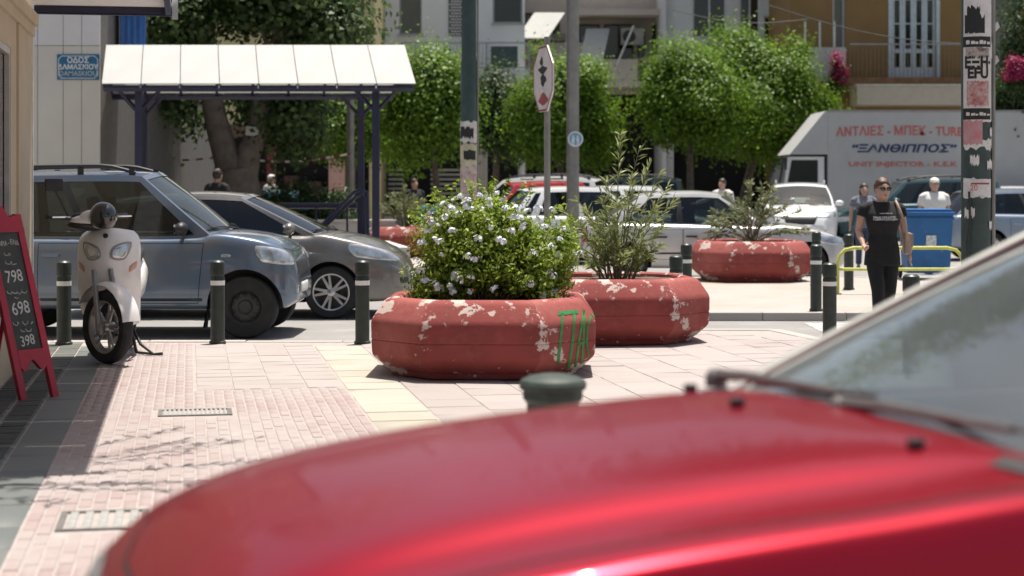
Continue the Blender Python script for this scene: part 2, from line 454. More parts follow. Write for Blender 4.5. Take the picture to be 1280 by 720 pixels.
def lay(name, u0, u1, v0, v1, du, dv, m, gap=0.006, stagger=True, cells=None, dz=0.0, most=300, vgap=1.0):
    """lay stones over a field: those that show largest as objects, the rest joined"""
    me = tile_mesh(name, du - gap, dv - gap * vgap, m); spots = []
    nu, nv = int(round((u1 - u0) / du)), int(round((v1 - v0) / dv))
    for i in range(nu):
        for j in range(-1, nv):
            u, v = u0 + (i + 0.5) * du, v0 + (j + 0.5 + (0.5 if stagger and i % 2 else 0.0)) * dv
            if v - dv / 2 < v0 - 1e-6 or v + dv / 2 > v1 + 1e-6: continue
            if any(a - du / 2 < u < b + du / 2 and c - dv / 2 < v < d + dv / 2 for a, b, c, d in SKIP): continue
            if cells and not cells(u, v): continue
            p = uv(u, v, dz)
            if not all(inside(PAVE, q.x, q.y) for q in (uv(u - du / 2, v - dv / 2), uv(u + du / 2, v + dv / 2), uv(u + du / 2, v - dv / 2), uv(u - du / 2, v + dv / 2))): continue
            spots.append((p, shown(p)))
    spots.sort(key=lambda t: (t[1] is None, t[0].y))
    V0 = np.array([v.co[:] for v in me.vertices]); rot = np.array(Matrix.Rotation(PA, 3, 'Z'))
    VV, FF = [], []
    F0 = np.array([tuple(p.vertices) for p in me.polygons])
    for k, (p, s) in enumerate(spots):
        t = rng.normal(0, 0.0009); tl = rng.normal(0, 0.006, 2)
        if k < most and s is not None:
            o = bpy.data.objects.new(name, me); col.objects.link(o); o.parent = pavement
            o.location = (p.x, p.y, dz + t); o.rotation_euler = (tl[0], tl[1], PA + rng.normal(0, 0.004))
        else:
            q = V0 + np.stack([np.zeros(8), np.zeros(8), V0[:, 1] * tl[0] - V0[:, 0] * tl[1]], 1)
            FF.append(F0 + len(VV) * 8); VV.append(q @ rot.T + np.array([p.x, p.y, dz + t]))
    if VV:
        o = obj(name + '_field', raw_mesh(name + '_field', np.concatenate(VV), np.concatenate(FF), m), None, pavement); o['kind'] = 'stuff'
# drain places in pavement coordinates
D1 = (*uvof(197, 521)[:1], uvof(286, 513)[0] + 0.02, uvof(197, 520.5)[1], uvof(240, 511.5)[1])
a_, b_ = uvof(68, 664), uvof(146, 640); D2 = (a_[0], a_[0] + 0.40, a_[1], a_[1] + 0.46)
SKIP += [D1, D2]
plain = lambda u, v: v > 13.3 and u > 0.05
lay('brick', -0.735, 1.155, 2.0, 17.4, 0.07, 0.21, brick_m, gap=0.008, cells=lambda u, v: not plain(u, v), vgap=0.35)
lay('slab', 0.055, 1.155, 13.3, 17.5, 0.2745, 0.28, slab_m, gap=0.005, stagger=False, vgap=0.6)
lay('pale_slab', 1.16, 1.60, 3.0, 17.6, 0.44, 0.44, cream_m, gap=0.008, stagger=False)
lay('slab', 1.605, 9.0, 2.0, 19.2, 0.40, 0.40, slab_m, gap=0.004, most=200)
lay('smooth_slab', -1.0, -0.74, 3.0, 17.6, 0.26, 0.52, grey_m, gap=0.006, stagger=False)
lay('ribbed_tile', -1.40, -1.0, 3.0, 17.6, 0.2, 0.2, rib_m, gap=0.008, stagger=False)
# raised ribs on the dark tiles beside the shop wall
mb = MB()
for j in range(60):
    for k in range(2):
        for r in range(4):
            c = uv(-1.30 + 0.2 * k, 3.1 + 0.2 * j - 0.075 + 0.05 * r, 0.003)
            if inside(PAVE, c.x, c.y) and random.random() < 0.9: mb.box(c, (0.15, 0.022, 0.008), rz=PA)
o = obj('tile_rib', mb.mesh('tile_rib'), rib_m, pavement); o['kind'] = 'stuff'
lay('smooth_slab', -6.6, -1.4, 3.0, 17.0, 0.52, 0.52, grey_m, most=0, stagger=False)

# kerbs, stone by stone
def kerb(poly, name='kerb', top=0.003, w=0.16, ln=0.95, drop=None):
    k = None
    for (x0, y0), (x1, y1) in zip(poly, poly[1:]):
        d = Vector((x1 - x0, y1 - y0, 0)); n = max(1, round(d.length / ln)); t = d.normalized(); s = d.length / n
        for i in range(n):
            c = Vector((x0, y0, 0)) + t * (s * (i + 0.5)); z1 = top + random.uniform(-0.004, 0.004)
            mb = MB(); mb.rbox((0, 0, (z1 + ROAD_Z - 0.1) / 2), (s - 0.008, w, z1 - ROAD_Z + 0.1), 0.012)
            if k is None:
                k = obj(name, mb.mesh(name), kerb_m); k['kind'] = 'structure'; k.location = c; k.rotation_euler.z = math.atan2(t.y, t.x); base = k
            else:
                o = obj('kerb_stone', mb.mesh('kerb_stone'), kerb_m, base)
                w2l = Matrix.LocRotScale(base.location, base.rotation_euler, None).inverted()
                o.matrix_local = w2l @ Matrix.LocRotScale(c, Matrix.Rotation(math.atan2(t.y, t.x), 3, 'Z').to_quaternion(), None)
    return base
kerb([(-12, 17.08), (-0.70, 17.08)])
kerb([(-0.66, 17.12), (-0.40, 18.48), (2.74, 18.44), (3.06, 17.16), (9.6, 17.12)])

# traffic island with the third planter, and the far pavements
def raised(name, poly, m, top=-0.004):
    mb = MB(); mb.prism(poly, 'z', ROAD_Z - 0.2, top); return struct(name, mb, m)
ISL = [(-0.3, 21.2), (0.1, 21.0), (8.8, 20.9), (9.6, 22.0), (9.6, 28.0), (9.0, 28.5), (0.4, 28.6), (-0.3, 28.0)]
raised('island_paving', ISL, island_m)
kerb([(0.0, 20.93), (8.9, 20.83)], 'island_kerb', top=0.0)
kerb([(9.0, 28.58), (0.2, 28.68)], 'island_kerb', top=0.0)
raised('station_pavement', [(-22, 24.6), (-2.4, 24.6), (-1.6, 25.4), (-1.6, 38.0), (-2.4, 38.8), (-22, 38.8)], island_m)
kerb([(-14, 24.53), (-2.4, 24.53)], 'station_kerb', top=0.0)
raised('far_pavement', [(-60, 53.0), (70, 53.0), (70, 75), (-60, 75)], farpave_m)
# pale worn crossing stripes and a lane line on the road
paint = mat('worn road paint', (0.55, 0.54, 0.52), 0.8, var=0.1, scale=3)
layer(paint, (0.22, 0.21, 0.2), 6.0, 0.45, 0.6, coords='World')
mb = MB()
for i in range(5): mb.add([(3.4 + i * 0.95, 17.5, ROAD_Z + 0.004), (3.9 + i * 0.95, 17.5, ROAD_Z + 0.004), (3.9 + i * 0.95, 20.5, ROAD_Z + 0.004), (3.4 + i * 0.95, 20.5, ROAD_Z + 0.004)], [(0, 1, 2, 3)])
o = struct('road_marking', mb, paint)

# drains
iron = mat('cast iron', (0.17, 0.165, 0.155), 0.55, 0.4, var=0.2, scale=20)
def drain(label, D, nb, along_v=True):
    u0, u1, v0, v1 = D; c = uv((u0 + u1) / 2, (v0 + v1) / 2, 0); W, H = u1 - u0, v1 - v0
    t = thing('drain_grate', label, 'drain', c, PA, 'street drains')
    mb = MB()
    for x0, x1, y0, y1 in ((-W/2, W/2, -H/2, -H/2 + 0.03), (-W/2, W/2, H/2 - 0.03, H/2), (-W/2, -W/2 + 0.03, -H/2 + 0.03, H/2 - 0.03), (W/2 - 0.03, W/2, -H/2 + 0.03, H/2 - 0.03)):
        mb.bb(x0, x1, y0, y1, -0.006, 0.004)
    obj('frame', mb, iron, t)
    mb = MB(); mb.bb(-W/2 + 0.03, W/2 - 0.03, -H/2 + 0.03, H/2 - 0.03, -0.0065, -0.005)
    obj('pit', mb, mat('black pit', (0.05, 0.048, 0.045), 0.9), t)
    s = (W - 0.06) / nb
    me = None
    for i in range(nb):
        if me is None:
            b = MB(); b.rbox((0, 0, 0), (s * 0.55, H - 0.062, 0.009), 0.003); me = b.mesh('bar'); me.materials.append(mat('worn grate steel', (0.36, 0.36, 0.34), 0.5, 0.3, var=0.2, scale=15))
        o = obj('bar', me, None, t); o.location = (-W/2 + 0.03 + s * (i + 0.5), 0, 0.0005)
drain('long slotted drain grate across the sunlit pink paving', D1, 14)
drain('drain grate with wide pale bars beside the red car', D2, 5)
# ================================================================== STREET FURNITURE NEAR THE CAMERA
# ---- planters
red_m = mat('faded red paint on concrete', (0.235, 0.048, 0.043), 0.78, var=0.14, scale=3.0, bump=0.2, bscale=30, rvar=0.1, spec=0.3)
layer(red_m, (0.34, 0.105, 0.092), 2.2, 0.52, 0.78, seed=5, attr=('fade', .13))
layer(red_m, (0.20, 0.05, 0.045), 5.0, 0.60, 0.70, seed=8)
layer(red_m, (0.52, 0.42, 0.38), 2.6, 0.612, 0.622, detail=14, stretch=(1, 1, 1.3), seed=1, attr=('wear', .085))
layer(red_m, (0.48, 0.36, 0.33), 10.0, 0.645, 0.66, detail=6, seed=3, attr=('wear', .07))
soil_m = mat('dry soil', (0.10, 0.075, 0.055), 0.95, var=0.35, scale=14, bump=0.6, bscale=30)
OCT_D = 1.075; OCT_C = math.atan2(OCT_D * math.sqrt(2) - 1, 1)       # square with cut corners: where a side meets a cut corner
def oct_r(a):
    b = (a + math.pi / 4) % (math.pi / 2) - math.pi / 4; e = R(0.9)
    f = lambda q: min(1 / math.cos(q), OCT_D / math.cos(math.pi / 4 - abs(q)))
    if abs(abs(b) - OCT_C) < e: return (f(abs(b) - e) + f(abs(b) + e)) / 2 * .35 + f(b) * .65
    return f(b)
OCT_A = sorted(q * math.pi / 2 + sg * x for q in range(4) for sg in (-1, 1) for x in (OCT_C * .33, OCT_C * .7, OCT_C - R(1.5), OCT_C - R(.75), OCT_C, OCT_C + R(.75), OCT_C + R(1.5), (OCT_C + R(45)) / 2 + R(2), R(42)))
PPROF = [(0.70, 0.0), (0.735, 0.010), (0.742, 0.04), (0.748, 0.050), (0.775, 0.066), (0.868, 0.155), (0.882, 0.175), (0.888, 0.20), (0.893, 0.288), (0.888, 0.294), (0.888, 0.300), (0.893, 0.306), (0.895, 0.425), (0.890, 0.452), (0.878, 0.475), (0.808, 0.583), (0.792, 0.602), (0.765, 0.618), (0.72, 0.626), (0.69, 0.624), (0.672, 0.61), (0.662, 0.57), (0.655, 0.50)]
def planter(label, loc, rz, sc=1.0):
    t = thing('concrete_planter', label, 'planter', loc, rz, 'red octagonal planters')
    mb = MB(); mb.lathe([(r * sc, h * sc) for r, h in PPROF], 96, rad=oct_r, angs=OCT_A)
    me = mb.mesh('tub', 22); wear = me.attributes.new('wear', 'FLOAT', 'POINT')
    for i_, v_ in enumerate(me.vertices):
        a_ = (math.atan2(v_.co.y, v_.co.x) + math.pi / 4) % (math.pi / 2) - math.pi / 4; wear.data[i_].value = max(max(0, 1 - abs(abs(a_) - OCT_C) / R(5)), .75 if v_.co.z > .5 * sc else 0, .5 if v_.co.z < .1 * sc else 0)
    facet_light = me.attributes.new('fade', 'FLOAT', 'FACE')  # cut-corner facets lightened in the paint, as if catching more light
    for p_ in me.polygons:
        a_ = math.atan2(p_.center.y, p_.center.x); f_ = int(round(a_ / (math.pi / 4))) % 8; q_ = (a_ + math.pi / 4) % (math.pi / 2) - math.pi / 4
        facet_light.data[p_.index].value = 0.0 if abs(q_) < OCT_C else (.75, .9)[f_ % 4 == 3]
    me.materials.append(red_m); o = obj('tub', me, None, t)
    mb = MB(); rr = random.Random(5)
    n = 40; mb.add([(0, 0, 0.60 * sc)] + [(0.664 * sc * oct_r(6.283 * k / n) * math.cos(6.283 * k / n), 0.664 * sc * oct_r(6.283 * k / n) * math.sin(6.283 * k / n), (0.575 + rr.uniform(-.01, .01)) * sc) for k in range(n)], [(0, 1 + k, 1 + (k + 1) % n) for k in range(n)])
    obj('soil', mb, soil_m, t)
    return t, me
P1 = Vector((gx(607, 14.45), 14.45, 0)); P2 = Vector((gx(763, 17.35), 17.35, 0)); P3 = Vector((gx(938, 27.8), 27.8, 0)); P4 = Vector((gx(507, 36.5), 36.5, 0))
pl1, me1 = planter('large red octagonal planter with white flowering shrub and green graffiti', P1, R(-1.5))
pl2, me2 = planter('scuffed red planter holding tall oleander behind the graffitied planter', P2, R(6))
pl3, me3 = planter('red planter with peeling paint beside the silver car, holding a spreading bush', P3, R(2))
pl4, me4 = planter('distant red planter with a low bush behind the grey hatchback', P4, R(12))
# green graffiti on the first planter
green_spray = mat('green spray paint', (0.03, 0.20, 0.045), 0.6, var=0.3, scale=8)
b1 = bvh_of(me1); rot = Matrix.Rotation(R(1.5), 3, 'Z')
def gp(px, py):                      # photo pixel to a point in the planter's frame, near its right face
    p = at(px, py, 13.75) - P1; return rot @ p
vd = rot @ Vector((0.0, 1.0, -0.06))
st = MB()
for L, w in (([(697, 392), (723, 390)], .05), ([(703, 392), (700, 425), (697, 455)], .035), ([(718, 392), (716, 425), (711, 462)], .035),
             ([(731, 388), (724, 425), (720, 460)], .028), ([(731, 388), (730, 420), (728, 456)], .028), ([(722, 431), (735, 427)], .024),
             ([(741, 393), (735, 408), (734, 430), (737, 448), (743, 452), (748, 440), (749, 415), (747, 398), (741, 393)], .026)):
    s = stroke(b1, [gp(*q) for q in L], vd, w * 0.62, off=0.004)
    st.add(s.v, s.f)
obj('graffiti', st, green_spray, pl1)

# ---- bollards
bol_m = mat('dark green enamel', (0.022, 0.032, 0.026), 0.45, var=0.25, scale=12, rvar=0.12)
layer(bol_m, (0.05, 0.055, 0.045), 9, 0.58, 0.7)
band_m = mat('white reflective band', (0.72, 0.72, 0.68), 0.5, var=0.06)
def make_bollard(label, loc, h=0.8, r=0.068):
    t = thing('bollard', label, 'bollard', loc, 0, 'green bollards with white bands')
    mb = MB(); mb.lathe([(r * 1.18, 0), (r * 1.18, 0.02), (r, 0.03), (r, h * 0.70)], 24); obj('post', mb.mesh('post', 35), bol_m, t)
    mb = MB(); mb.lathe([(r * 1.02, h * 0.70), (r * 1.02, h * 0.755)], 24); obj('band', mb.mesh('band', 35), band_m, t)
    mb = MB(); mb.lathe([(r, h * 0.755), (r, h * 0.79), (r * .93, h * 0.80), (r * .93, h * 0.815), (r * 1.03, h * 0.825), (r * 1.03, h * 0.95), (r * .97, h * 0.975), (r * .7, h * .995), (0.0005, h)], 24)
    obj('head', mb.mesh('head', 35), bol_m, t)
    return t
def bol(px, Y, label, z=0.0, h=0.8, r=0.068): return make_bollard(label, (gx(px, Y), Y, z), h, r)
bol(80, 16.75, 'bollard with white band behind the parked white scooter')
bol(272, 16.85, 'bollard with white band in front of the blue grey car front wheel')
bol(453, 16.85, 'bollard with white band between grey hatchback and graffitied planter')
bol(1037, 17.2, 'nearest bollard of the cluster left of the woman in black', h=0.76)
bol(1020, 21.1, 'bollard standing on the island kerb between planter and woman')
bol(1020.5, 26.6, 'bollard half hidden behind another by the silver car bonnet')
bol(1061, 25.3, 'bollard just left of the woman in black, near yellow railing')
bol(858, 21.4, 'taller of two bollards peeking over the oleander planter')
bol(845, 19.9, 'shorter of two bollards peeking over the oleander planter', z=ROAD_Z, h=0.82, r=0.075)
bol(1139, 14.3, 'bollard top showing above the red car windscreen pillar', h=0.80)
t = thing('mushroom_bollard', 'thick dark green bollard with domed cap behind the red bonnet', 'bollard', (gx(691, 6.75), 6.75, 0))
cast = mat('dull green cast iron', (0.035, 0.05, 0.04), 0.55, var=0.3, scale=14)
mb = MB(); mb.lathe([(0.14, 0), (0.14, 0.05), (0.105, 0.08), (0.10, 0.70), (0.115, 0.72), (0.115, 0.75)], 28); obj('post', mb.mesh('post', 35), cast, t)
mb = MB(); mb.lathe([(0.115, 0.75), (0.127, 0.757), (0.130, 0.775), (0.122, 0.79), (0.095, 0.803), (0.05, 0.812), (0.0005, 0.815)], 28); obj('cap', mb.mesh('cap', 35), cast, t)

# ---- blue bin
binm = mat('blue plastic', (0.008, 0.105, 0.30), 0.5, var=0.12, scale=4)
layer(binm, (0.30, 0.38, 0.46), 7, 0.66, 0.69, seed=2)
Y = 28.9 - 0.75
t = thing('wheeled_bin', 'tall blue wheeled rubbish bin behind the woman in black', 'bin', (gx(1157, Y), Y, 0), R(-4))
mb = MB(); mb.add([(-.33, -.30, .10), (.33, -.30, .10), (.33, .32, .10), (-.33, .32, .10), (-.37, -.37, 1.02), (.37, -.37, 1.02), (.37, .37, 1.02), (-.37, .37, 1.02)], [(0, 3, 2, 1), (0, 1, 5, 4), (1, 2, 6, 5), (2, 3, 7, 6), (3, 0, 4, 7), (4, 5, 6, 7)])
obj('body', mb, binm, t)
mb = MB(); mb.rbox((0, -.02, 1.045), (.80, .82, .05), .02); mb.rbox((0, 0, 1.09), (.72, .70, .05), .03); obj('lid', mb.mesh('lid', 40), binm, t)
mb = MB(); mb.rbox((0, -.372, .965), (.78, .03, .05), .01); obj('rim', mb, binm, t)
mb = MB(); mb.tube([(-.34, .42, 1.02), (.34, .42, 1.02)], .016); obj('handle', mb, binm, t)
for s in (-1, 1):
    mb = MB(); mb.lathe([(0.001, -.025), (.10, -.025), (.10, .025), (0.001, .025)], 18, (s * .36, .30, .10), 'x'); obj('wheel', mb.mesh('wheel', 40), mat('black rubber', (0.02, 0.02, 0.02), .8), t)
mb = MB(); mb.box((.03, -.352, .60), (.16, .004, .20), rx=R(4.3)); obj('sticker', mb, mat('torn white sticker', (.5, .55, .58), .6, var=.4, scale=20), t)

# ---- yellow tube railing
yel = mat('worn yellow paint', (0.46, 0.48, 0.10), 0.5, var=0.15, scale=8)
Y = 24.3
x0, x1 = gx(1047, Y), gx(1204, Y)
t = thing('guard_railing', 'low yellow tube railing beside the blue bin and woman', 'railing', ((x0 + x1) / 2, Y, 0))
w = (x1 - x0) / 2
arc = lambda s: [(s * w, 0, 0), (s * w, 0, .42), (s * (w - .03), 0, .53), (s * (w - .10), 0, .605), (s * (w - .22), 0, .635)]
mb = MB(); mb.tube(arc(-1) + arc(1)[::-1], .025, 10); obj('hoop', mb.mesh('hoop', 50), yel, t)
mb = MB(); mb.tube([(-w, 0, .34), (w, 0, .34)], .022, 8); obj('lower_rail', mb, yel, t)
for s in (-1, 1):
    mb = MB(); mb.lathe([(.06, 0), (.06, .012), (.03, .014)], 14, (s * w, 0, 0)); obj('base_plate', mb, yel, t)

# ---- chalkboard
cr = mat('crimson painted wood', (0.40, 0.018, 0.045), 0.45, var=0.12, scale=6)
slate = mat('chalky slate', (0.055, 0.062, 0.06), 0.8, var=0.25, scale=5)
chalk = mat('white chalk', (0.62, 0.62, 0.60), 0.9, var=0.2, scale=60)
lpos = at(24, 503, CAM_H * FPX / (503 - HORIZON)); rpos = at(70, 494, CAM_H * FPX / (494 - HORIZON))
mid = (lpos + rpos) / 2; mid.z = 0
ang = math.atan2(rpos.y - lpos.y, rpos.x - lpos.x)
t = thing('chalkboard_stand', 'crimson framed chalkboard stand with chalk prices on the pavement', 'chalkboard', mid, ang * 0.8)
tilt = R(-11); H = 1.36; hw = 0.172
def bp(x, z, y=0.0):                 # board plane leaning back, also leaning to the side a little
    return Vector((x + (z - 0.1) * -0.10, y * math.cos(tilt) + z * math.sin(-tilt), z * math.cos(tilt)))
def slab(poly, y0, y1):
    mb = MB(); n = len(poly); vs = [bp(x, z, y0) for x, z in poly] + [bp(x, z, y1) for x, z in poly]
    mb.add(vs, [tuple(range(n)), tuple(range(2 * n - 1, n - 1, -1))] + [(i, (i + 1) % n, n + (i + 1) % n, n + i) for i in range(n)]); return mb
for s in (-1, 1): obj('leg', slab([(s * hw, 0), (s * (hw - .055), 0), (s * (hw - .055), H - .02), (s * hw, H - .02)], -.018, .018), cr, t)
crest = [(-hw, H - .15)] + [(hw, H - .15)] + [(x, H - .035 + (.055 * math.cos(x / hw * math.pi * 1.0) + .03 * math.cos(x / hw * math.pi * 3))) for x in np.linspace(hw, -hw, 25)]
obj('crest', slab(crest, -.021, .021), cr, t)
apron = [(hw - .055, .36), (-hw + .055, .36)] + [(x, .25 + .035 * math.cos(x / hw * math.pi * 2.2) - .02 * abs(x) / hw) for x in np.linspace(-hw + .055, hw - .055, 21)]
obj('apron', slab(apron, -.02, .02), cr, t)
board = obj('board', slab([(-hw + .05, .35), (hw - .05, .35), (hw - .05, H - .14), (-hw + .05, H - .14)], -.006, .008), slate, t)
for s in (-1, 1):
    mb = MB(); mb.tube([bp(s * (hw - .03), H - .2, .02), (s * (hw - .03) - .14, .52, 0)], .018, 6); obj('rear_leg', mb, cr, t)
def chalk_text(body, x, z, size, bold=0.0, xs=.8):
    me = text_mesh(body, size, bold, .0008, xs=xs)
    rr = random.Random(body)
    for v in me.vertices:
        p = bp(v.co.x + x, v.co.y + z + .006 * math.sin(v.co.x * 40), -.0085 - v.co.z); v.co = p
    obj('chalk_writing', me, chalk, board)
def chalk_scrawl(z, w, h, seed):
    rr = random.Random(seed); m = MB(); n = int(w / .011); pts = []
    for i in range(n):
        x = -w / 2 + w * i / (n - 1) + h * .4 * math.cos(i * 1.7); pts.append(bp(x, z + h * .5 * math.sin(i * 1.7) * rr.uniform(.4, 1.0), -.0085))
    i = 0
    while i < n - 3:
        k = rr.randint(4, 8); m.tube(pts[i:i + k], .0028, 4); i += k + 1
    obj('chalk_writing', m, chalk, board)
chalk_text('ΨΑΡΙΑ - ΕΛΙΑ', 0, 1.13, .05, xs=.68)
for body, z, sz in (('798', .885, .125), ('698', .655, .13), ('398', .42, .105)): chalk_text(body, 0.0, z, sz, xs=.85)
for z, w, h, sd in ((1.05, .11, .035, 1), (.985, .12, .04, 2), (.775, .20, .035, 3), (.735, .09, .022, 4), (.55, .21, .035, 5), (.495, .10, .03, 6)): chalk_scrawl(z, w, h, sd)
# ================================================================== VEHICLES
rubber = mat('tyre rubber', (0.022, 0.022, 0.023), 0.85, var=0.3, scale=10)
blackp = mat('black plastic trim', (0.018, 0.018, 0.02), 0.5, var=0.15)
interior = mat('dark cabin lining', (0.022, 0.022, 0.024), 0.85)
seatm = mat('dark seat fabric', (0.045, 0.045, 0.05), 0.9)
alloy = mat('silver alloy', (0.55, 0.55, 0.56), 0.3, 0.85, var=0.08)
steel = mat('dusty black steel', (0.05, 0.048, 0.046), 0.6, 0.3, var=0.3, scale=10)
seam_m = mat('panel gap', (0.006, 0.006, 0.006), 0.9)
lamp_g = mat('clear lamp lens', (0.50, 0.53, 0.56), 0.16, 0.6, var=0.35, scale=7, coat=1.0)
red_l = mat('red lamp lens', (0.42, 0.012, 0.015), 0.15, coat=1.0)
amber = mat('amber lamp lens', (0.65, 0.20, 0.03), 0.2, coat=1.0)
chrome = mat('chrome', (0.7, 0.7, 0.7), 0.12, 1.0)
plate_m = mat('white number plate', (0.7, 0.7, 0.68), 0.5)
glass = glass_mat('car window glass', (0.24, 0.29, 0.28), 1.6)
glass_d = glass_mat('tinted car glass', (0.10, 0.12, 0.12), 1.6)
screen = glass_mat('dusty windscreen', (0.34, 0.42, 0.40), 1.62, film=0.04, filmcol=(.55, .62, .62))
def paint(name, c, metal=0.3, rough=0.35, var=0.05, coat=1.0, dust=None):
    m = mat(name, c, rough, metal, var=var, scale=2, coat=coat, croughs=0.06)
    if dust: layer(m, dust, 2.2, 0.40, 0.75)
    return m
def wheel_meshes(r, w, rim_r, style):
    mb = MB(); mb.lathe([(rim_r * .98, -w * .46), (r * .93, -w * .5), (r * .985, -w * .40), (r, -w * .3), (r, w * .3), (r * .985, w * .40), (r * .93, w * .5), (rim_r * .98, w * .46), (rim_r * .95, w * .2), (rim_r * .95, -w * .2), (rim_r * .98, -w * .46)], 40, axis='y')
    ty = mb.mesh('tyre', 40); ty.materials.append(rubber)
    mb = MB()
    if style == 'steel':
        mb.lathe([(rim_r, w * .45), (rim_r * .96, w * .47), (rim_r * .9, w * .40), (rim_r * .80, w * .22), (rim_r * .62, w * .34), (rim_r * .5, w * .36), (rim_r * .34, w * .30), (rim_r * .33, w * .42), (rim_r * .15, w * .45), (.001, w * .45)], 36, axis='y', cap=False)
        for k in range(10):
            a = 6.283 * k / 10; mb.ell((rim_r * .66 * math.cos(a), w * .335, rim_r * .66 * math.sin(a)), (.02, .012, .02), 8, 5)
        m = steel
    else:
        mb.lathe([(rim_r, w * .47), (rim_r * .97, w * .49), (rim_r * .92, w * .46), (rim_r * .90, w * .25), (rim_r * .88, -w * .3)], 40, axis='y', cap=False)
        mb.lathe([(rim_r * .22, w * .10), (rim_r * .22, w * .42), (rim_r * .15, w * .45), (.001, w * .45)], 20, axis='y')
        ns = 10 if style == 'ten' else 5
        for k in range(ns):
            a = 6.283 * (k // 2 + (0.16 if k % 2 else -0.16)) / 5 if style == 'ten' else 6.283 * k / ns
            c, s = math.cos(a), math.sin(a); wd = .022 if style == 'ten' else .05
            pts = []
            for rr, hw_, y in ((rim_r * .16, wd * .8, w * .42), (rim_r * .92, wd * .62 if style == 'ten' else wd * .6, w * .46)):
                for sg in (-1, 1): pts += [Vector((rr * c - sg * hw_ * s, y, rr * s + sg * hw_ * c)), Vector((rr * c - sg * hw_ * s, y - .035, rr * s + sg * hw_ * c))]
            mb.add(pts, [(0, 2, 6, 4), (1, 5, 7, 3), (0, 4, 5, 1), (2, 3, 7, 6), (4, 6, 7, 5), (0, 1, 3, 2)])
        m = alloy
    rim = mb.mesh('rim', 35); rim.materials.append(m)
    mb = MB(); mb.lathe([(.001, -w * .35), (rim_r * .93, -w * .35), (rim_r * .93, 0.0), (.001, 0.0)], 24, axis='y'); hub = mb.mesh('brake_disc', 35); hub.materials.append(steel)
    return ty, rim, hub

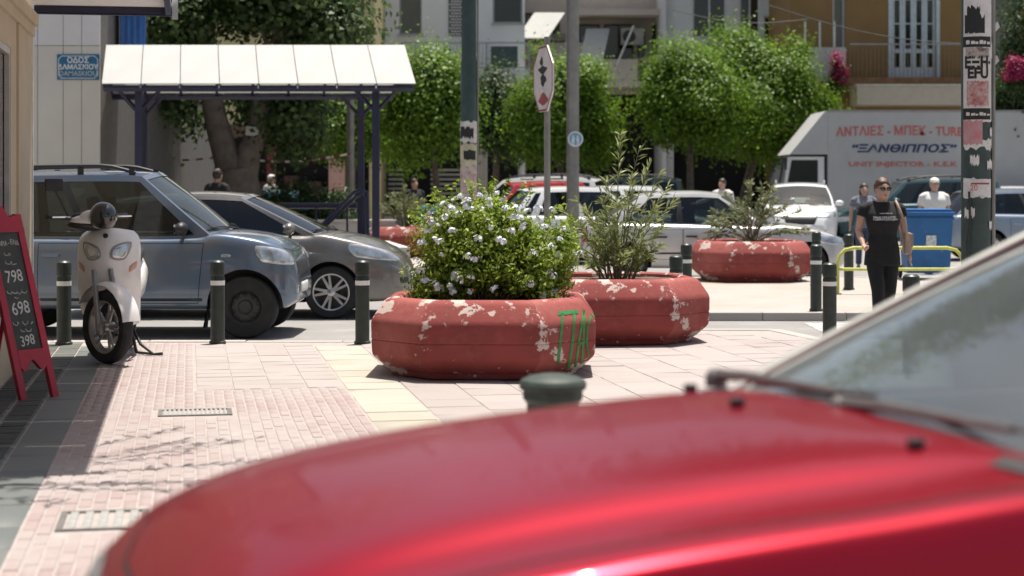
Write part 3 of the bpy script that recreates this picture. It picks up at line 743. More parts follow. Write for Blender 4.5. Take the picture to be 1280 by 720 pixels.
def car(name, label, cat, loc, rz, S, group=None):
    """S: dict of measures; +x is forward, z up from the road"""
    t = thing(name, label, cat, loc, rz, group)
    top, bot, hw = pchip(S['top']), pchip(S['bot']), pchip(S['hw'])
    xr, xf = S['top'][0][0], S['top'][-1][0]; crown = pchip(S.get('crown', [(xr, .03), (xf, .03)]))
    A, At, D, Dt = S['A'], S['At'], S['D'], S['Dt']; roof = pchip(S['roof']); yr = S['yr']
    nst = S.get('nst', 56); body_m = S['paint']; far = S.get('far', False); sh = S.get('shoulder', .05)
    xs = list(np.linspace(xr, xf, nst)) + [D + .02, D + .025, A - .03, A - .025]
    for k in (1, 2, 3): xs += [xf - .012 * k * k, xr + .012 * k * k]
    xs = sorted(xs); dens = 3 if not far else 2
    rings = []; mid_i = None
    for x in xs:
        h, zt, zb, c = hw(x), top(x), bot(x), crown(x); H = zt - zb; cab = D + .0225 < x < A - .0275
        q = [(0, zb), (.55 * h, zb), (.88 * h, zb + .012), (.965 * h, zb + .07), (.995 * h, zb + .30 * H), (h, zb + .52 * H), (.992 * h, zb + .72 * H), (.972 * h, zt - sh * 1.6), (.945 * h, zt - sh * .55), (.90 * h, zt - sh * .1)]
        n0 = len(q)
        q += [(.86 * h, zt - .02), (.84 * h, zb + .2), (0, zb + .18)] if cab else ([(.70 * h, zt + .18 * c), (.54 * h, zt + .74 * c), (0, zt + c)] if S.get('crease') else [(.74 * h, zt + .25 * c), (.40 * h, zt + .80 * c), (0, zt + c)])
        out = []
        for i in range(len(q) - 1):
            p0, p1, p2, p3 = (Vector(q[max(i - 1, 0)]), Vector(q[i]), Vector(q[i + 1]), Vector(q[min(i + 2, len(q) - 1)]))
            if cab and i >= n0 - 1: p0, p3 = p1 * 2 - p2, p2 * 2 - p1
            if cab and i == n0 - 2: p3 = p2 * 2 - p1
            for k in range(dens):
                s = k / dens; m1, m2 = (p2 - p0) * .5, (p3 - p1) * .5; s2, s3 = s * s, s ** 3
                out.append((2*s3 - 3*s2 + 1) * p1 + (s3 - 2*s2 + s) * m1 + (-2*s3 + 3*s2) * p2 + (s3 - s2) * m2)
        out.append(Vector(q[-1])); out[0].x = 0; out[-1].x = 0
        rings.append([Vector((x, p.x, p.y)) for p in out] + [Vector((x, -p.x, p.y)) for p in out[-2:0:-1]])
        ncab = (n0 - 1) * dens; nh = len(out)
    n = len(rings[0]); mb = MB(); V = [p for r in rings for p in r]; F = []; mi = []
    for i in range(len(rings) - 1):
        xc = (xs[i] + xs[i + 1]) / 2; cab = D + .02 <= xc <= A - .025
        for k in range(n):
            F.append((i * n + k, (i + 1) * n + k, (i + 1) * n + (k + 1) % n, i * n + (k + 1) % n)); kk = k if k < nh else n - k
            mi.append(1 if cab and kk >= ncab and k < n - ncab else 0)
    F.append(tuple(range(n - 1, -1, -1))); F.append(tuple((len(rings) - 1) * n + k for k in range(n))); mi += [0, 0]
    mb.v = V; mb.f = F; mb.mi = mi
    me = mb.mesh('body'); me.materials.append(body_m); me.materials.append(interior); me.materials.append(blackp)
    bo = obj('body', me, None, t)
    r = S['r']; wb = S['wb']; tw = S.get('track', S['W'] - .10)
    # wheel arches cut into the body
    cb = MB()
    for sx in (-1, 1):
        for sy in (-1, 1): cb.lathe([(r * S.get('arch', 1.14), -.22), (r * S.get('arch', 1.14), .22)], 40, (sx * wb / 2, sy * (tw + .03), r * 1.02), 'y')
    cme = cb.mesh('cut'); cme.materials.append(blackp); cut = obj('cut', cme)
    bpy.context.view_layer.update(); cut.matrix_world = Matrix.Translation(loc) @ Matrix.Rotation(rz, 4, 'Z')
    md = bo.modifiers.new('b', 'BOOLEAN'); md.operation = 'DIFFERENCE'; md.solver = 'EXACT'; md.object = cut; md.material_mode = 'TRANSFER'
    me2 = baked(bo, rm=False); bo.modifiers.clear(); bo.data = me2; bpy.data.objects.remove(cut)
    me2.shade_smooth(); me2.set_sharp_from_angle(angle=R(38))
    bvh = bvh_of(me2)
    # cabin frame, roof and glass
    def side(s, u, sg):                      # s 0..1 from the screen pillar back, u 0..1 from belt to roof
        xb, xt = A + (D - A) * s, At + (Dt - At) * s
        yb, zb_ = .90 * hw(xb), top(xb) - sh * .1 - .006
        yt, zt_ = yr(s) if callable(yr) else yr, roof(xt) - .045
        cv = S.get('bulge', .025) * math.sin(math.pi * u)
        return Vector((xb + (xt - xb) * u, sg * (yb + (yt - yb) * u + cv), zb_ + (zt_ - zb_) * u))
    pil = S['pillars']; fr = MB(); us = lin(0, 1, 8)
    tl, bl = S.get('rail', (.045, .90))
    for sg in (-1, 1):
        for a, b in pil: fr.patch(lambda s, u: side(s, u, sg), lin(a, b, 3), us)
        for (a, b), (c, d) in zip(pil, pil[1:]):
            fr.patch(lambda s, u: side(s, u, sg), lin(b, c, 6), lin(0, tl, 1)); fr.patch(lambda s, u: side(s, u, sg), lin(b, c, 6), lin(bl, 1, 2))
    def screen_pt(q, u, front):
        xb, xt = (A, At) if front else (D, Dt); sg = 1 if front else -1; s = 0 if front else 1
        e = side(s, u, 1); cb_, ct = S.get('wbulge', .14), S.get('rbulge', .05)
        x = e.x + sg * (cb_ * (1 - u) + ct * u) * (1 - q * q)
        zc = crown(xb) * (1 - u) * (1 - q * q) * .9 + .045 * u * (1 - q * q) + .02 * math.sin(math.pi * u) * (1 - q * q)
        return Vector((x, q * e.y, e.z + zc))
    qe = S.get('qedge', .95)
    for front in (True, False):
        g = lambda q, u: screen_pt(q, u, front)
        for a, b in ((-1, -qe), (qe, 1)): fr.patch(g, lin(a, b, 1), us)
        fr.patch(g, lin(-qe, qe, 14), lin(0, .04, 1)); fr.patch(g, lin(-qe, qe, 14), lin(.93, 1, 1))
    fme = fr.mesh('cabin_frame', 40); fme.materials.append(S.get('frame_m', body_m)); obj('cabin_frame', fme, None, t)
    rf = MB()
    def roof_pt(s, q):
        e = side(s, 1.0, 1); ex = .05 * (1 - q * q) * (1 - s) - .05 * (1 - q * q) * s
        return Vector((e.x + ex, q * e.y, e.z + .045 * (1 - q * q) + .012 * math.sin(math.pi * s) * (1 - q * q)))
    rf.patch(roof_pt, lin(0, 1, 16), lin(-1, 1, 16))
    ro = obj('roof', rf.mesh('roof', 40), S.get('roof_m', body_m), t)
    def inset(fn, d):
        def f(a, b):
            p = fn(a, b); q = Vector((p.x * .999, 0, .95)); return p + (q - p).normalized() * d
        return f
    for sg in (-1, 1):
        for (a, b), (c, d) in zip(pil, pil[1:]):
            w = MB(); w.patch(inset(lambda s, u: side(s, u, sg), .008), lin(b - .004, c + .004, 6), lin(tl - .01, bl + .01, 6))
            obj('side_window', w.mesh('side_window', 40), S.get('sglass', glass), t)
    for front in (True, False):
        w = MB(); w.patch(inset(lambda q, u: screen_pt(q, u, front), .008), lin(-qe - .006, qe + .006, 20), lin(.03, .94, 10))
        obj('windscreen' if front else 'rear_window', w.mesh('windscreen', 40), S.get('wglass', screen) if front else S.get('sglass', glass), t)
    if S.get('bpillar', True) and not far:
        for sg in (-1, 1):
            for a, b in pil[1:-1]:
                w = MB(); w.patch(lambda s, u: side(s, u, sg) + Vector((0, sg * .003, 0)), lin(a, b, 2), lin(tl, bl, 6)); obj('pillar_cover', w.mesh('pillar_cover', 40), blackp, t)
    # cabin fittings
    zs = bot(0) + .2; belt = top((A + D) / 2)
    d = MB(); yd = .84 * hw(A - .1); d.rbox((A - .20, 0, belt - .10), (.42, yd * 2 - .04, .16), .05); obj('dashboard', d.mesh('dashboard', 40), interior, t)
    for sx in S.get('seats', (.02,)):
        for sy in (-1, 1):
            d = MB(); x = A - .95 + sx
            d.rbox((x, sy * .36, zs + .18), (.52, .48, .18), .05); d.rbox((x - .30, sy * .36, zs + .50), (.14, .48, .62), .06, ry=R(-12)); d.rbox((x - .40, sy * .36, zs + .90), (.10, .26, .18), .05, ry=R(-10))
            obj('seat', d.mesh('seat', 40), seatm, t)
    if not far:
        d = MB(); d.tube([(A - .52 + .06 * math.sin(a), .36 + .17 * math.cos(a), belt - .02 + .165 * math.sin(a)) for a in lin(0, 6.283, 24)], .015, 6, cap=False); d.tube([(A - .52, .36, belt - .02), (A - .3, .36, belt - .08)], .03, 8)
        obj('steering_wheel', d.mesh('steering_wheel', 50), blackp, t)
    # wheels
    ty, rim, hub = wheel_meshes(r, S.get('tyre_w', .21), S['rim'], S.get('wheel', 'five'))
    for sx in (-1, 1):
        for sy in (-1, 1):
            w = obj('wheel', ty, None, t); w.location = (sx * wb / 2, sy * (tw - .075), r)
            if sy < 0: w.rotation_euler.z = math.pi
            if sx > 0 and S.get('steer'): w.rotation_euler.z += S['steer']
            obj('rim', rim, None, w); obj('brake_disc', hub, None, w)
    # doors: a dark gap and a panel just proud of the body
    for (x0, x1, z0, z1, slant) in S.get('doors', ()):
        for sg in (-1, 1):
            cs = lambda e: [(x0 - e, 0, z0 - e), (x1 + e, 0, z0 - e), (x1 + slant + e, 0, z1 + e), (x0 - e, 0, z1 + e)]
            g = decal(bvh, cs(.007), (0, -sg, 0), .0015, 10, 10); obj('door_gap', g.mesh('door_gap', 40), seam_m, t)
            dr = obj('door', decal(bvh, cs(0), (0, -sg, 0), .0045, 12, 12, thick=.002).mesh('door', 50), body_m, t)
            hx = x0 + .10; hz = z1 - .12
            h, nr, _, _ = bvh.ray_cast(Vector((hx, sg * 3, hz)), Vector((0, -sg, 0)))
            if h:
                m = MB(); m.rbox(h + Vector((0.03, sg * .02, 0)), (.19, .035, .032), .012); obj('handle', m.mesh('handle', 40), S.get('handle_m', body_m), dr)
    if S.get('strip'):
        z0, z1, x0, x1 = S['strip']
        for sg in (-1, 1): obj('side_moulding', decal(bvh, [(x0, 0, z0), (x1, 0, z0), (x1, 0, z1), (x0, 0, z1)], (0, -sg, 0), .012, 20, 2, thick=.008).mesh('side_moulding', 50), blackp, t)
    for nm, cs, dr, m, off in S.get('lamps', ()):
        for sg in (-1, 1):
            c = [(p[0], p[1] * sg, p[2]) for p in cs]; dd = (dr[0], dr[1] * sg, dr[2])
            obj(nm, decal(bvh, c, dd, off, 14, 8, thick=off * .8, rnd=.5).mesh(nm, 50), m, t)
    for nm, cs, dr, m, off in S.get('extras', ()):
        obj(nm, decal(bvh, cs, dr, off, 14, 6, thick=off * .8).mesh(nm, 50), m, t)
    if S.get('hood_gap'):
        st_ = MB()
        for L in S['hood_gap']:
            for sg in (-1, 1):
                s_ = stroke(bvh, [(p[0], p[1] * sg, 0) for p in L], (0, 0, -1), .008, .0015, .03); st_.add(s_.v, s_.f)
        obj('bonnet_gap', st_, seam_m, t)
    # mirrors
    if S.get('mirror', True):
        for sg in (-1, 1):
            b = side(.10, .03, sg); m = MB()
            m.ell(b + Vector((.03, sg * .13, .085)), (.07, .105, .072), 14, 9); m.tube([b + Vector((.02, 0, .02)), b + Vector((.03, sg * .09, .06))], .022, 6)
            mo = obj('mirror', m.mesh('mirror', 50), S.get('mirror_m', body_m), t)
            m = MB(); m.ell(b + Vector((-.035, sg * .13, .085)), (.012, .085, .055), 12, 7); obj('mirror_glass', m.mesh('mirror_glass', 50), chrome, mo)
    if S.get('wipers', not far):
        for y0, y1 in ((.55, -.05), (-.02, -.62)):
            m = MB(); p0, p1 = screen_pt(y0 / .75, .02, True), screen_pt(y1 / .75, .09, True)
            o_ = Vector((.02, 0, .018)); m.tube([p0 + Vector((.06, 0, -.01)), p0 + o_, p0.lerp(p1, .55) + o_ * 1.6, p1 + o_ * .9], [.014, .011, .008, .005], 6)
            m.tube([p0.lerp(p1, .25) + o_ * .5, p1.lerp(p0, -.12) + o_ * .4], .006, 5)
            obj('wiper', m.mesh('wiper', 50), blackp, t)
    if S.get('rack'):
        for sg in (-1, 1):
            m = MB(); pts = [side(s, 1.0, sg) + Vector((0, -sg * .05, .015 + .085 * min(1, 5 * s, 5 * (1 - s)))) for s in lin(.04, .96, 14)]
            m.tube(pts, .02, 8)
            for s in (.06, .35, .65, .94): 
                e = side(s, 1.0, sg); m.box(e + Vector((0, -sg * .05, .035)), (.06, .03, .08))
            obj('roof_rail', m.mesh('roof_rail', 50), S.get('rack_m', blackp), t)
    if S.get('cross'):
        for s in (.3, .75):
            m = MB(); a, b = side(s, 1, -1), side(s, 1, 1); m.tube([a + Vector((0, .0, .10)), b + Vector((0, 0, .10))], .018, 6); obj('roof_bar', m, blackp, t)
    m = MB(); a, b = roof_pt(.85, 0), roof_pt(.93, 0); m.tube([a, a + Vector((-.12, 0, .18))], .006, 5)
    if S.get('aerial'): obj('aerial', m, blackp, t)
    return t, bvh, side

def hatch_spec(p, wb=2.55, L=4.05, W=.86, zr=1.47, r=.31, **k):
    """a plain five-door hatchback"""
    xf, xr = wb / 2 + .82, wb / 2 + .82 - L
    S = dict(paint=p, wb=wb, W=W, r=r, rim=r * .64, far=True,
        top=[(xr, .62), (xr + .04, .78), (xr + .12, .94), (xr + .5, .98), (0, .95), (.78, .93), (wb / 2, .86), (xf - .25, .74), (xf - .06, .62), (xf, .50)],
        bot=[(xr, .36), (xr + .12, .26), (-wb / 2, .22), (wb / 2, .20), (xf - .2, .22), (xf, .30)],
        hw=[(xr, W - .17), (xr + .06, W - .07), (xr + .4, W - .01), (0, W), (wb / 2, W - .01), (xf - .4, W - .06), (xf - .1, W - .20), (xf, W - .32)],
        A=.92, At=.18, D=xr + .16, Dt=xr + .62, roof=[(xr, zr - .08), (-.5, zr), (.1, zr - .005), (.6, zr - .05)], yr=.60,
        pillars=[(0, .05), (.44, .485), (.80, .86), (.93, 1.0)], doors=[(-.38, .72, .34, .88, .05), (-.90, -.40, .38, .88, .0)],
        lamps=[('headlight', [(xf - .5, W - .25, .66), (xf, W - .42, .60), (xf, W - .44, .72), (xf - .5, W - .2, .80)], (-.7, -.7, 0), lamp_g, .01),
               ('tail_light', [(xr, W - .12, .66), (xr, W - .30, .66), (xr, W - .26, .92), (xr, W - .12, .94)], (1, -.25, 0), red_l, .01)],
        extras=[('number_plate', [(xr, -.26, .60), (xr, .26, .60), (xr, .26, .71), (xr, -.26, .71)], (1, 0, 0), plate_m, .012),
                ('front_plate', [(xf, -.26, .36), (xf, .26, .36), (xf, .26, .47), (xf, -.26, .47)], (-1, 0, 0), plate_m, .012),
                ('grille', [(xf, -.34, .50), (xf, .34, .50), (xf, .36, .58), (xf, -.36, .58)], (-1, 0, 0), blackp, .01)])
    S.update(k); return S

# ---- the red car in front of the camera
redp = paint('metallic red', (0.38, 0.004, 0.020), 0.72, 0.30, coat=.32)
layer(redp, (.27, .05, .06), 1.4, .56, .80, detail=10)
W = .86
S = dict(paint=redp, wb=2.62, W=W, r=.31, rim=.20, nst=110, wipers=False, mirror=False, crease=True,
    top=[(-2.1, .70), (-2.04, .86), (-1.9, .97), (-1.3, .985), (0, .98), (.66, 1.0), (.80, 1.01), (1.2, .985), (1.6, .955), (1.95, .905), (2.2, .835), (2.34, .745), (2.42, .63), (2.45, .50)],
    bot=[(-2.1, .38), (-1.95, .26), (-1.3, .22), (1.3, .20), (2.1, .22), (2.45, .30)],
    hw=[(-2.1, .62), (-2.0, .76), (-1.6, .84), (0, W), (1.3, W - .005), (1.7, W - .02), (2.0, W - .065), (2.25, W - .17), (2.38, W - .30), (2.45, W - .44)],
    crown=[(-2.1, .02), (.6, .035), (1.2, .065), (1.9, .06), (2.45, .02)], shoulder=.075,
    A=.72, At=-.16, D=-1.85, Dt=-1.15, roof=[(-2, 1.40), (-.7, 1.475), (-.2, 1.47), (.4, 1.42)], yr=.60, wbulge=.13,
    pillars=[(0, .045), (.40, .44), (.84, 1.0)], doors=[(-.45, .68, .34, .92, .0), (-.93, -.47, .38, .92, .0)], strip=(.50, .56, -.9, .88),
    lamps=[('headlight', [(1.95, W - .2, .64), (2.52, W - .48, .58), (2.47, W - .50, .72), (1.95, W - .16, .80)], (-.75, -.66, 0), lamp_g, .008),
           ('tail_light', [(-2.1, W - .1, .66), (-2.1, W - .32, .66), (-2.1, W - .3, .88), (-2.1, W - .1, .9)], (1, -.3, 0), red_l, .01)],
    extras=[('grille', [(2.45, -.32, .52), (2.45, .32, .52), (2.45, .32, .60), (2.45, -.32, .60)], (-1, 0, 0), blackp, .01),
            ('number_plate', [(2.45, -.26, .36), (2.45, .26, .36), (2.45, .26, .47), (2.45, -.26, .47)], (-1, 0, 0), plate_m, .012)],
    hood_gap=[[(.80, .735), (1.2, .73), (1.6, .70), (2.0, .66), (2.24, .54), (2.33, .27), (2.345, 0)]],
    mirror_m=redp, wglass=glass_mat('bright dusty windscreen', (.40, .48, .45), 2.0, film=.085, filmcol=(.62, .70, .72)))
th = R(20); h_ = Vector((-math.cos(th), -math.sin(th), 0)); l_ = Vector((math.sin(th), -math.cos(th), 0))
corner = at(905, 489, 4.6); org = corner - h_ * .72 + l_ * .775; org.z = 0
rc, rbvh, rside = car('foreground_car', 'glossy red car with windscreen, cropped close in front of everything', 'car', org, math.pi + th, S)
# silver trim along the screen pillars, cowl, wipers, washer jets
trim = mat('satin pillar trim', (0.30, 0.30, 0.28), 0.35, 0.6)
for sg in (-1, 1):
    m = MB(); m.tube([rside(.005, u, sg) + Vector((.008, sg * .004, .006)) for u in lin(0, 1, 10)], .017, 8, flat=.7); obj('pillar_trim', m.mesh('pillar_trim', 50), trim, rc)
m = MB()
def cowl(q, u): 
    x = .72 + .13 * (1 - q * q); return Vector((x + .015 + .07 * u, q * .755, 1.006 - .004 + .032 * (1 - q * q) + .014 - .006 * u))
m.patch(cowl, lin(-1, 1, 24), lin(0, 1, 3)); obj('cowl', m.mesh('cowl', 40), blackp, rc)
for y0, y1, k in ((-.66, -.12, 0), (-.05, .52, 1)):
    m = MB(); p0 = Vector((.80, y0, 1.03)); p1 = Vector((.76, y1, 1.075))
    m.lathe([(.028, 0), (.028, .03), (.015, .045), (.001, .046)], 12, p0); obj_w = None
    m.tube([p0 + Vector((0, 0, .03)), p0.lerp(p1, .3) + Vector((.01, 0, .03)), p1], [.017, .014, .009], 6)
    m.tube([p0.lerp(p1, .25) + Vector((-.03, 0, .01)), p1 + Vector((-.015, .12, .006))], .006, 5)
    obj('wiper', m.mesh('wiper', 50), mat('grey wiper arm', (.15, .14, .13), .45, .3), rc)
for q in ((.95, -.50), (1.03, -.10), (.95, .48)):
    hit, nr, _, _ = rbvh.ray_cast(Vector((q[0], q[1], 3)), Vector((0, 0, -1)))
    m = MB(); m.rbox(hit + Vector((0, 0, .01)), (.032, .024, .022), .008); obj('washer_jet', m.mesh('washer_jet', 40), blackp, rc)

# ---- blue grey off-roader at the kerb
suvp = paint('dusty blue grey metallic', (0.10, 0.15, 0.225), 0.45, 0.32, dust=(.165, .165, .165))
W = .85
S = dict(paint=suvp, wb=2.58, W=W, r=.335, rim=.195, wheel='steel', nst=72, arch=1.17,
    top=[(-2.02, .70), (-1.97, .98), (-1.85, 1.06), (0, 1.055), (.80, 1.07), (.98, 1.105), (1.35, 1.06), (1.60, .985), (1.73, .88), (1.79, .76), (1.81, .62)],
    bot=[(-2.02, .46), (-1.7, .34), (-1.2, .30), (1.2, .30), (1.65, .30), (1.81, .38)],
    hw=[(-2.02, .74), (-1.9, .80), (-1.3, .84), (0, W), (1.3, W), (1.55, W - .03), (1.71, W - .12), (1.81, W - .28)],
    crown=[(-2.02, .02), (.9, .03), (1.5, .045), (1.81, .01)], shoulder=.06,
    A=.92, At=.17, D=-1.93, Dt=-1.72, roof=[(-2, 1.66), (-1.2, 1.75), (-.2, 1.765), (.2, 1.75), (.6, 1.68)], yr=.63,
    pillars=[(0, .045), (.43, .465), (.74, .785), (.95, 1.0)], doors=[(-.30, .80, .38, 1.0, .06), (-.87, -.32, .42, 1.0, .0)],
    lamps=[('headlight', [(1.42, W - .06, .80), (1.80, W - .30, .76), (1.77, W - .34, .90), (1.37, W - .03, 1.0)], (-.6, -.8, 0), lamp_g, .012),
           ('fog_light', [(1.81, W - .34, .46), (1.81, W - .46, .46), (1.81, W - .46, .56), (1.81, W - .34, .56)], (-.85, -.4, 0), lamp_g, .008),
           ('side_marker', [(1.05, W, .86), (1.15, W, .86), (1.15, W, .89), (1.05, W, .89)], (0, -1, 0), lamp_g, .01)],
    extras=[('grille', [(1.81, -.42, .66), (1.81, .42, .66), (1.80, .42, .80), (1.80, -.42, .80)], (-1, 0, 0), blackp, .01),
            ('number_plate', [(1.81, -.26, .46), (1.81, .26, .46), (1.81, .26, .57), (1.81, -.26, .57)], (-1, 0, 0), plate_m, .012)],
    hood_gap=[[(.99, .70), (1.3, .715), (1.5, .69), (1.67, .60), (1.72, .3), (1.73, 0)]],
    rack=True, mirror_m=blackp, steer=R(0), strip=(.40, .43, -.85, .85), handle_m=suvp)
sx = gx(306, 18.35) - 1.29
suv, sb, ss = car('parked_off_roader', 'dusty blue grey off-roader with roof rails parked behind the scooter', 'car', (sx, 19.25, ROAD_Z), R(-1), S)
for sg in (-1, 1):
    m = MB(); m.add([(.86, sg * .845, .12), (.87, sg * .70, .12), (.90, sg * .70, .42), (.92, sg * .845, .42)], [(0, 1, 2, 3)]); m.add([(.875, sg * .845, .12), (.885, sg * .70, .12), (.915, sg * .70, .42), (.935, sg * .845, .42)], [(0, 1, 2, 3)]); obj('mud_flap', m, rubber, suv)

# ---- grey hatchback behind it
focp = paint('grey brown metallic', (0.155, 0.148, 0.14), 0.45, 0.36, dust=(.24, .225, .205))
W = .90
S = dict(paint=focp, wb=2.65, W=W, r=.325, rim=.225, wheel='ten', nst=72, arch=1.12,
    top=[(-2.12, .70), (-2.06, .95), (-1.9, 1.06), (-1.2, 1.06), (0, 1.03), (1.0, 1.0), (1.18, 1.02), (1.5, .965), (1.85, .87), (2.08, .75), (2.2, .62), (2.24, .5)],
    bot=[(-2.12, .40), (-1.9, .26), (-1.2, .20), (1.2, .19), (1.9, .20), (2.24, .30)],
    hw=[(-2.12, .74), (-2.0, .82), (-1.3, .89), (0, W), (1.3, W), (1.7, W - .05), (2.0, W - .16), (2.15, W - .29), (2.24, W - .45)],
    crown=[(-2.12, .02), (1.1, .03), (1.7, .05), (2.24, .01)], shoulder=.07,
    A=1.14, At=.20, D=-1.88, Dt=-1.42, roof=[(-2, 1.38), (-1.2, 1.47), (-.3, 1.525), (.2, 1.50), (.7, 1.42)], yr=.62,
    pillars=[(0, .04), (.455, .49), (.80, .84), (.94, 1.0)], doors=[(-.25, .88, .34, .98, .08), (-.92, -.27, .36, .97, .0)],
    lamps=[('headlight', [(1.55, W - .08, .74), (2.15, W - .36, .68), (2.05, W - .40, .80), (1.50, W - .06, .93)], (-.62, -.78, 0), lamp_g, .010),
           ('fog_light', [(2.1, W - .32, .42), (2.2, W - .46, .42), (2.2, W - .46, .50), (2.1, W - .30, .50)], (-.7, -.7, 0), blackp, .008)],
    extras=[('grille', [(2.24, -.40, .36), (2.24, .40, .36), (2.24, .34, .56), (2.24, -.34, .56)], (-1, 0, 0), blackp, .01),
            ('number_plate', [(2.24, -.26, .44), (2.24, .26, .44), (2.24, .26, .54), (2.24, -.26, .54)], (-1, 0, 0), plate_m, .016)],
    hood_gap=[[(1.20, .74), (1.5, .74), (1.8, .70), (2.0, .60), (2.07, .3), (2.08, 0)]], sglass=glass_d, wglass=glass)
fx = gx(415, 21.0) - 1.325
car('parked_hatchback', 'grey brown hatchback with alloy wheels parked beyond the off-roader', 'car', (fx, 21.95, ROAD_Z), R(-1.5), S)

# ---- silver saloon beyond the island
silp = paint('pale silver metallic', (0.58, 0.58, 0.57), 0.3, 0.34)
W = .87
S = dict(paint=silp, wb=2.95, W=W, r=.305, rim=.21, nst=70, arch=1.13,
    top=[(-2.28, .62), (-2.23, .82), (-2.1, .93), (-1.7, .955), (0, .92), (.80, .90), (1.0, .92), (1.4, .88), (1.8, .79), (2.05, .69), (2.13, .58), (2.16, .48)],
    bot=[(-2.28, .38), (-2.05, .26), (-1.3, .20), (1.3, .19), (1.95, .20), (2.16, .28)],
    hw=[(-2.28, .68), (-2.15, .78), (-1.5, .86), (0, W), (1.4, W - .01), (1.8, W - .07), (2.05, W - .20), (2.16, W - .38)],
    crown=[(-2.28, .02), (.9, .03), (1.6, .05), (2.16, .01)],
    A=.80, At=-.02, D=-2.0, Dt=-1.28, roof=[(-2, 1.34), (-1.1, 1.465), (-.4, 1.49), (0, 1.465), (.5, 1.38)], yr=.60,
    pillars=[(0, .045), (.50, .54), (.86, 1.0)], doors=[(-.60, .62, .32, .86, .05), (-1.10, -.62, .36, .85, .0)], strip=(.44, .475, -1.08, 1.05),
    handle_m=blackp, mirror_m=silp,
    lamps=[('headlight', [(1.6, W - .1, .62), (2.1, W - .42, .58), (2.05, W - .44, .72), (1.55, W - .05, .78)], (-.65, -.75, 0), lamp_g, .01),
           ('tail_light', [(-2.28, W - .1, .62), (-2.28, W - .34, .62), (-2.28, W - .32, .84), (-2.28, W - .08, .86)], (1, -.4, 0), red_l, .01)],
    extras=[('number_plate', [(2.16, -.26, .34), (2.16, .26, .34), (2.16, .26, .45), (2.16, -.26, .45)], (-1, 0, 0), plate_m, .016),
            ('fuel_flap', [(-1.75, -.9, .70), (-1.55, -.9, .70), (-1.55, -.9, .86), (-1.75, -.9, .86)], (0, 1, 0), silp, .006)])
car('parked_saloon', 'silver saloon car parked behind the island planter with bush', 'car', (gx(902, 29.2), 30.1, ROAD_Z), R(-1.5), S)

# ---- white off-roader facing the camera
whp = paint('white car paint', (0.74, 0.75, 0.76), 0.0, 0.3)
S = hatch_spec(whp, wb=2.64, L=4.35, W=.90, zr=1.62, r=.34, nst=50)
S.update(far=False, top=[(-2.15, .70), (-2.08, .95), (-1.95, 1.06), (0, 1.06), (.95, 1.04), (1.1, 1.06), (1.6, 1.0), (1.95, .90), (2.1, .78), (2.17, .60)],
    roof=[(-2, 1.52), (-1, 1.60), (-.2, 1.62), (.3, 1.58), (.7, 1.5)], A=1.06, At=.28, D=-1.95, Dt=-1.55, yr=.64, rack=True, rack_m=mat('satin rail', (.4, .4, .4), .4, .7),
    lamps=[('headlight', [(1.75, .80, .80), (2.15, .40, .80), (2.15, .44, .92), (1.7, .86, .96)], (-.8, -.6, 0), lamp_g, .012),
           ('fog_light', [(2.17, .62, .42), (2.17, .50, .42), (2.17, .50, .52), (2.17, .62, .52)], (-1, -.2, 0), lamp_g, .008)],
    extras=[('grille', [(2.17, -.32, .64), (2.17, .32, .64), (2.15, .40, .82), (2.15, -.40, .82)], (-1, 0, 0), blackp, .01),
            ('lower_grille', [(2.17, -.42, .36), (2.17, .42, .36), (2.17, .40, .50), (2.17, -.40, .50)], (-1, 0, 0), blackp, .008),
            ('number_plate', [(2.17, -.26, .53), (2.17, .26, .53), (2.17, .26, .63), (2.17, -.26, .63)], (-1, 0, 0), plate_m, .022)],
    doors=(), mirror=True, steer=0)
car('parked_off_roader', 'white off-roader facing the camera in front of the lorry', 'car', (gx(1012, 42.0), 43.4, ROAD_Z), R(-90 - 9), S)

# ---- the rows of parked cars further back
redp2 = paint('bright red car paint', (0.42, 0.012, 0.02), 0.0, 0.35)
S = hatch_spec(whp, zr=1.55, sglass=glass_d); car('parked_hatchback', 'white hatchback parked in front of the red one behind the flowers', 'car', (gx(738, 34.6), 35.6, ROAD_Z), R(14), S)
S = hatch_spec(redp2, zr=1.66, sglass=glass_d, cross=True); car('parked_hatchback', 'red hatchback between two white cars behind the flowers', 'car', (gx(712, 38.6), 39.4, ROAD_Z), R(12), S)
S = hatch_spec(whp, wb=2.7, L=4.45, zr=1.78, r=.31, sglass=glass_d)
S.update(top=[(-2.28, .70), (-2.22, .98), (-2.1, 1.06), (0, 1.04), (1.0, 1.0), (1.5, .92), (1.9, .80), (2.12, .66), (2.17, .52)], roof=[(-2.2, 1.70), (-1, 1.78), (.2, 1.74), (.8, 1.6)], A=1.25, At=.42, D=-2.1, Dt=-1.95, pillars=[(0, .05), (.36, .40), (.68, .72), (.95, 1.0)], rack=True)
car('parked_van', 'white people carrier with roof rails left of the red hatchback', 'car', (gx(655, 44.0), 45.0, ROAD_Z), R(180 - 14), S)
dgp = paint('dark green car paint', (0.02, 0.035, 0.03), 0.2, 0.3)
S = dict(S); S['paint'] = dgp; car('parked_van', 'dark green estate car with roof rails behind the red hatchback', 'car', (gx(765, 48.5), 49.5, ROAD_Z), R(180 - 4), S)
S = hatch_spec(whp, wb=2.6, L=4.3, zr=1.56, sglass=glass_d); car('parked_hatchback', 'white car whose roof shows above the silver saloon', 'car', (gx(812, 36.6), 37.6, ROAD_Z), R(4), S)
tealp = paint('dark teal car paint', (0.02, 0.065, 0.075), 0.3, 0.32)
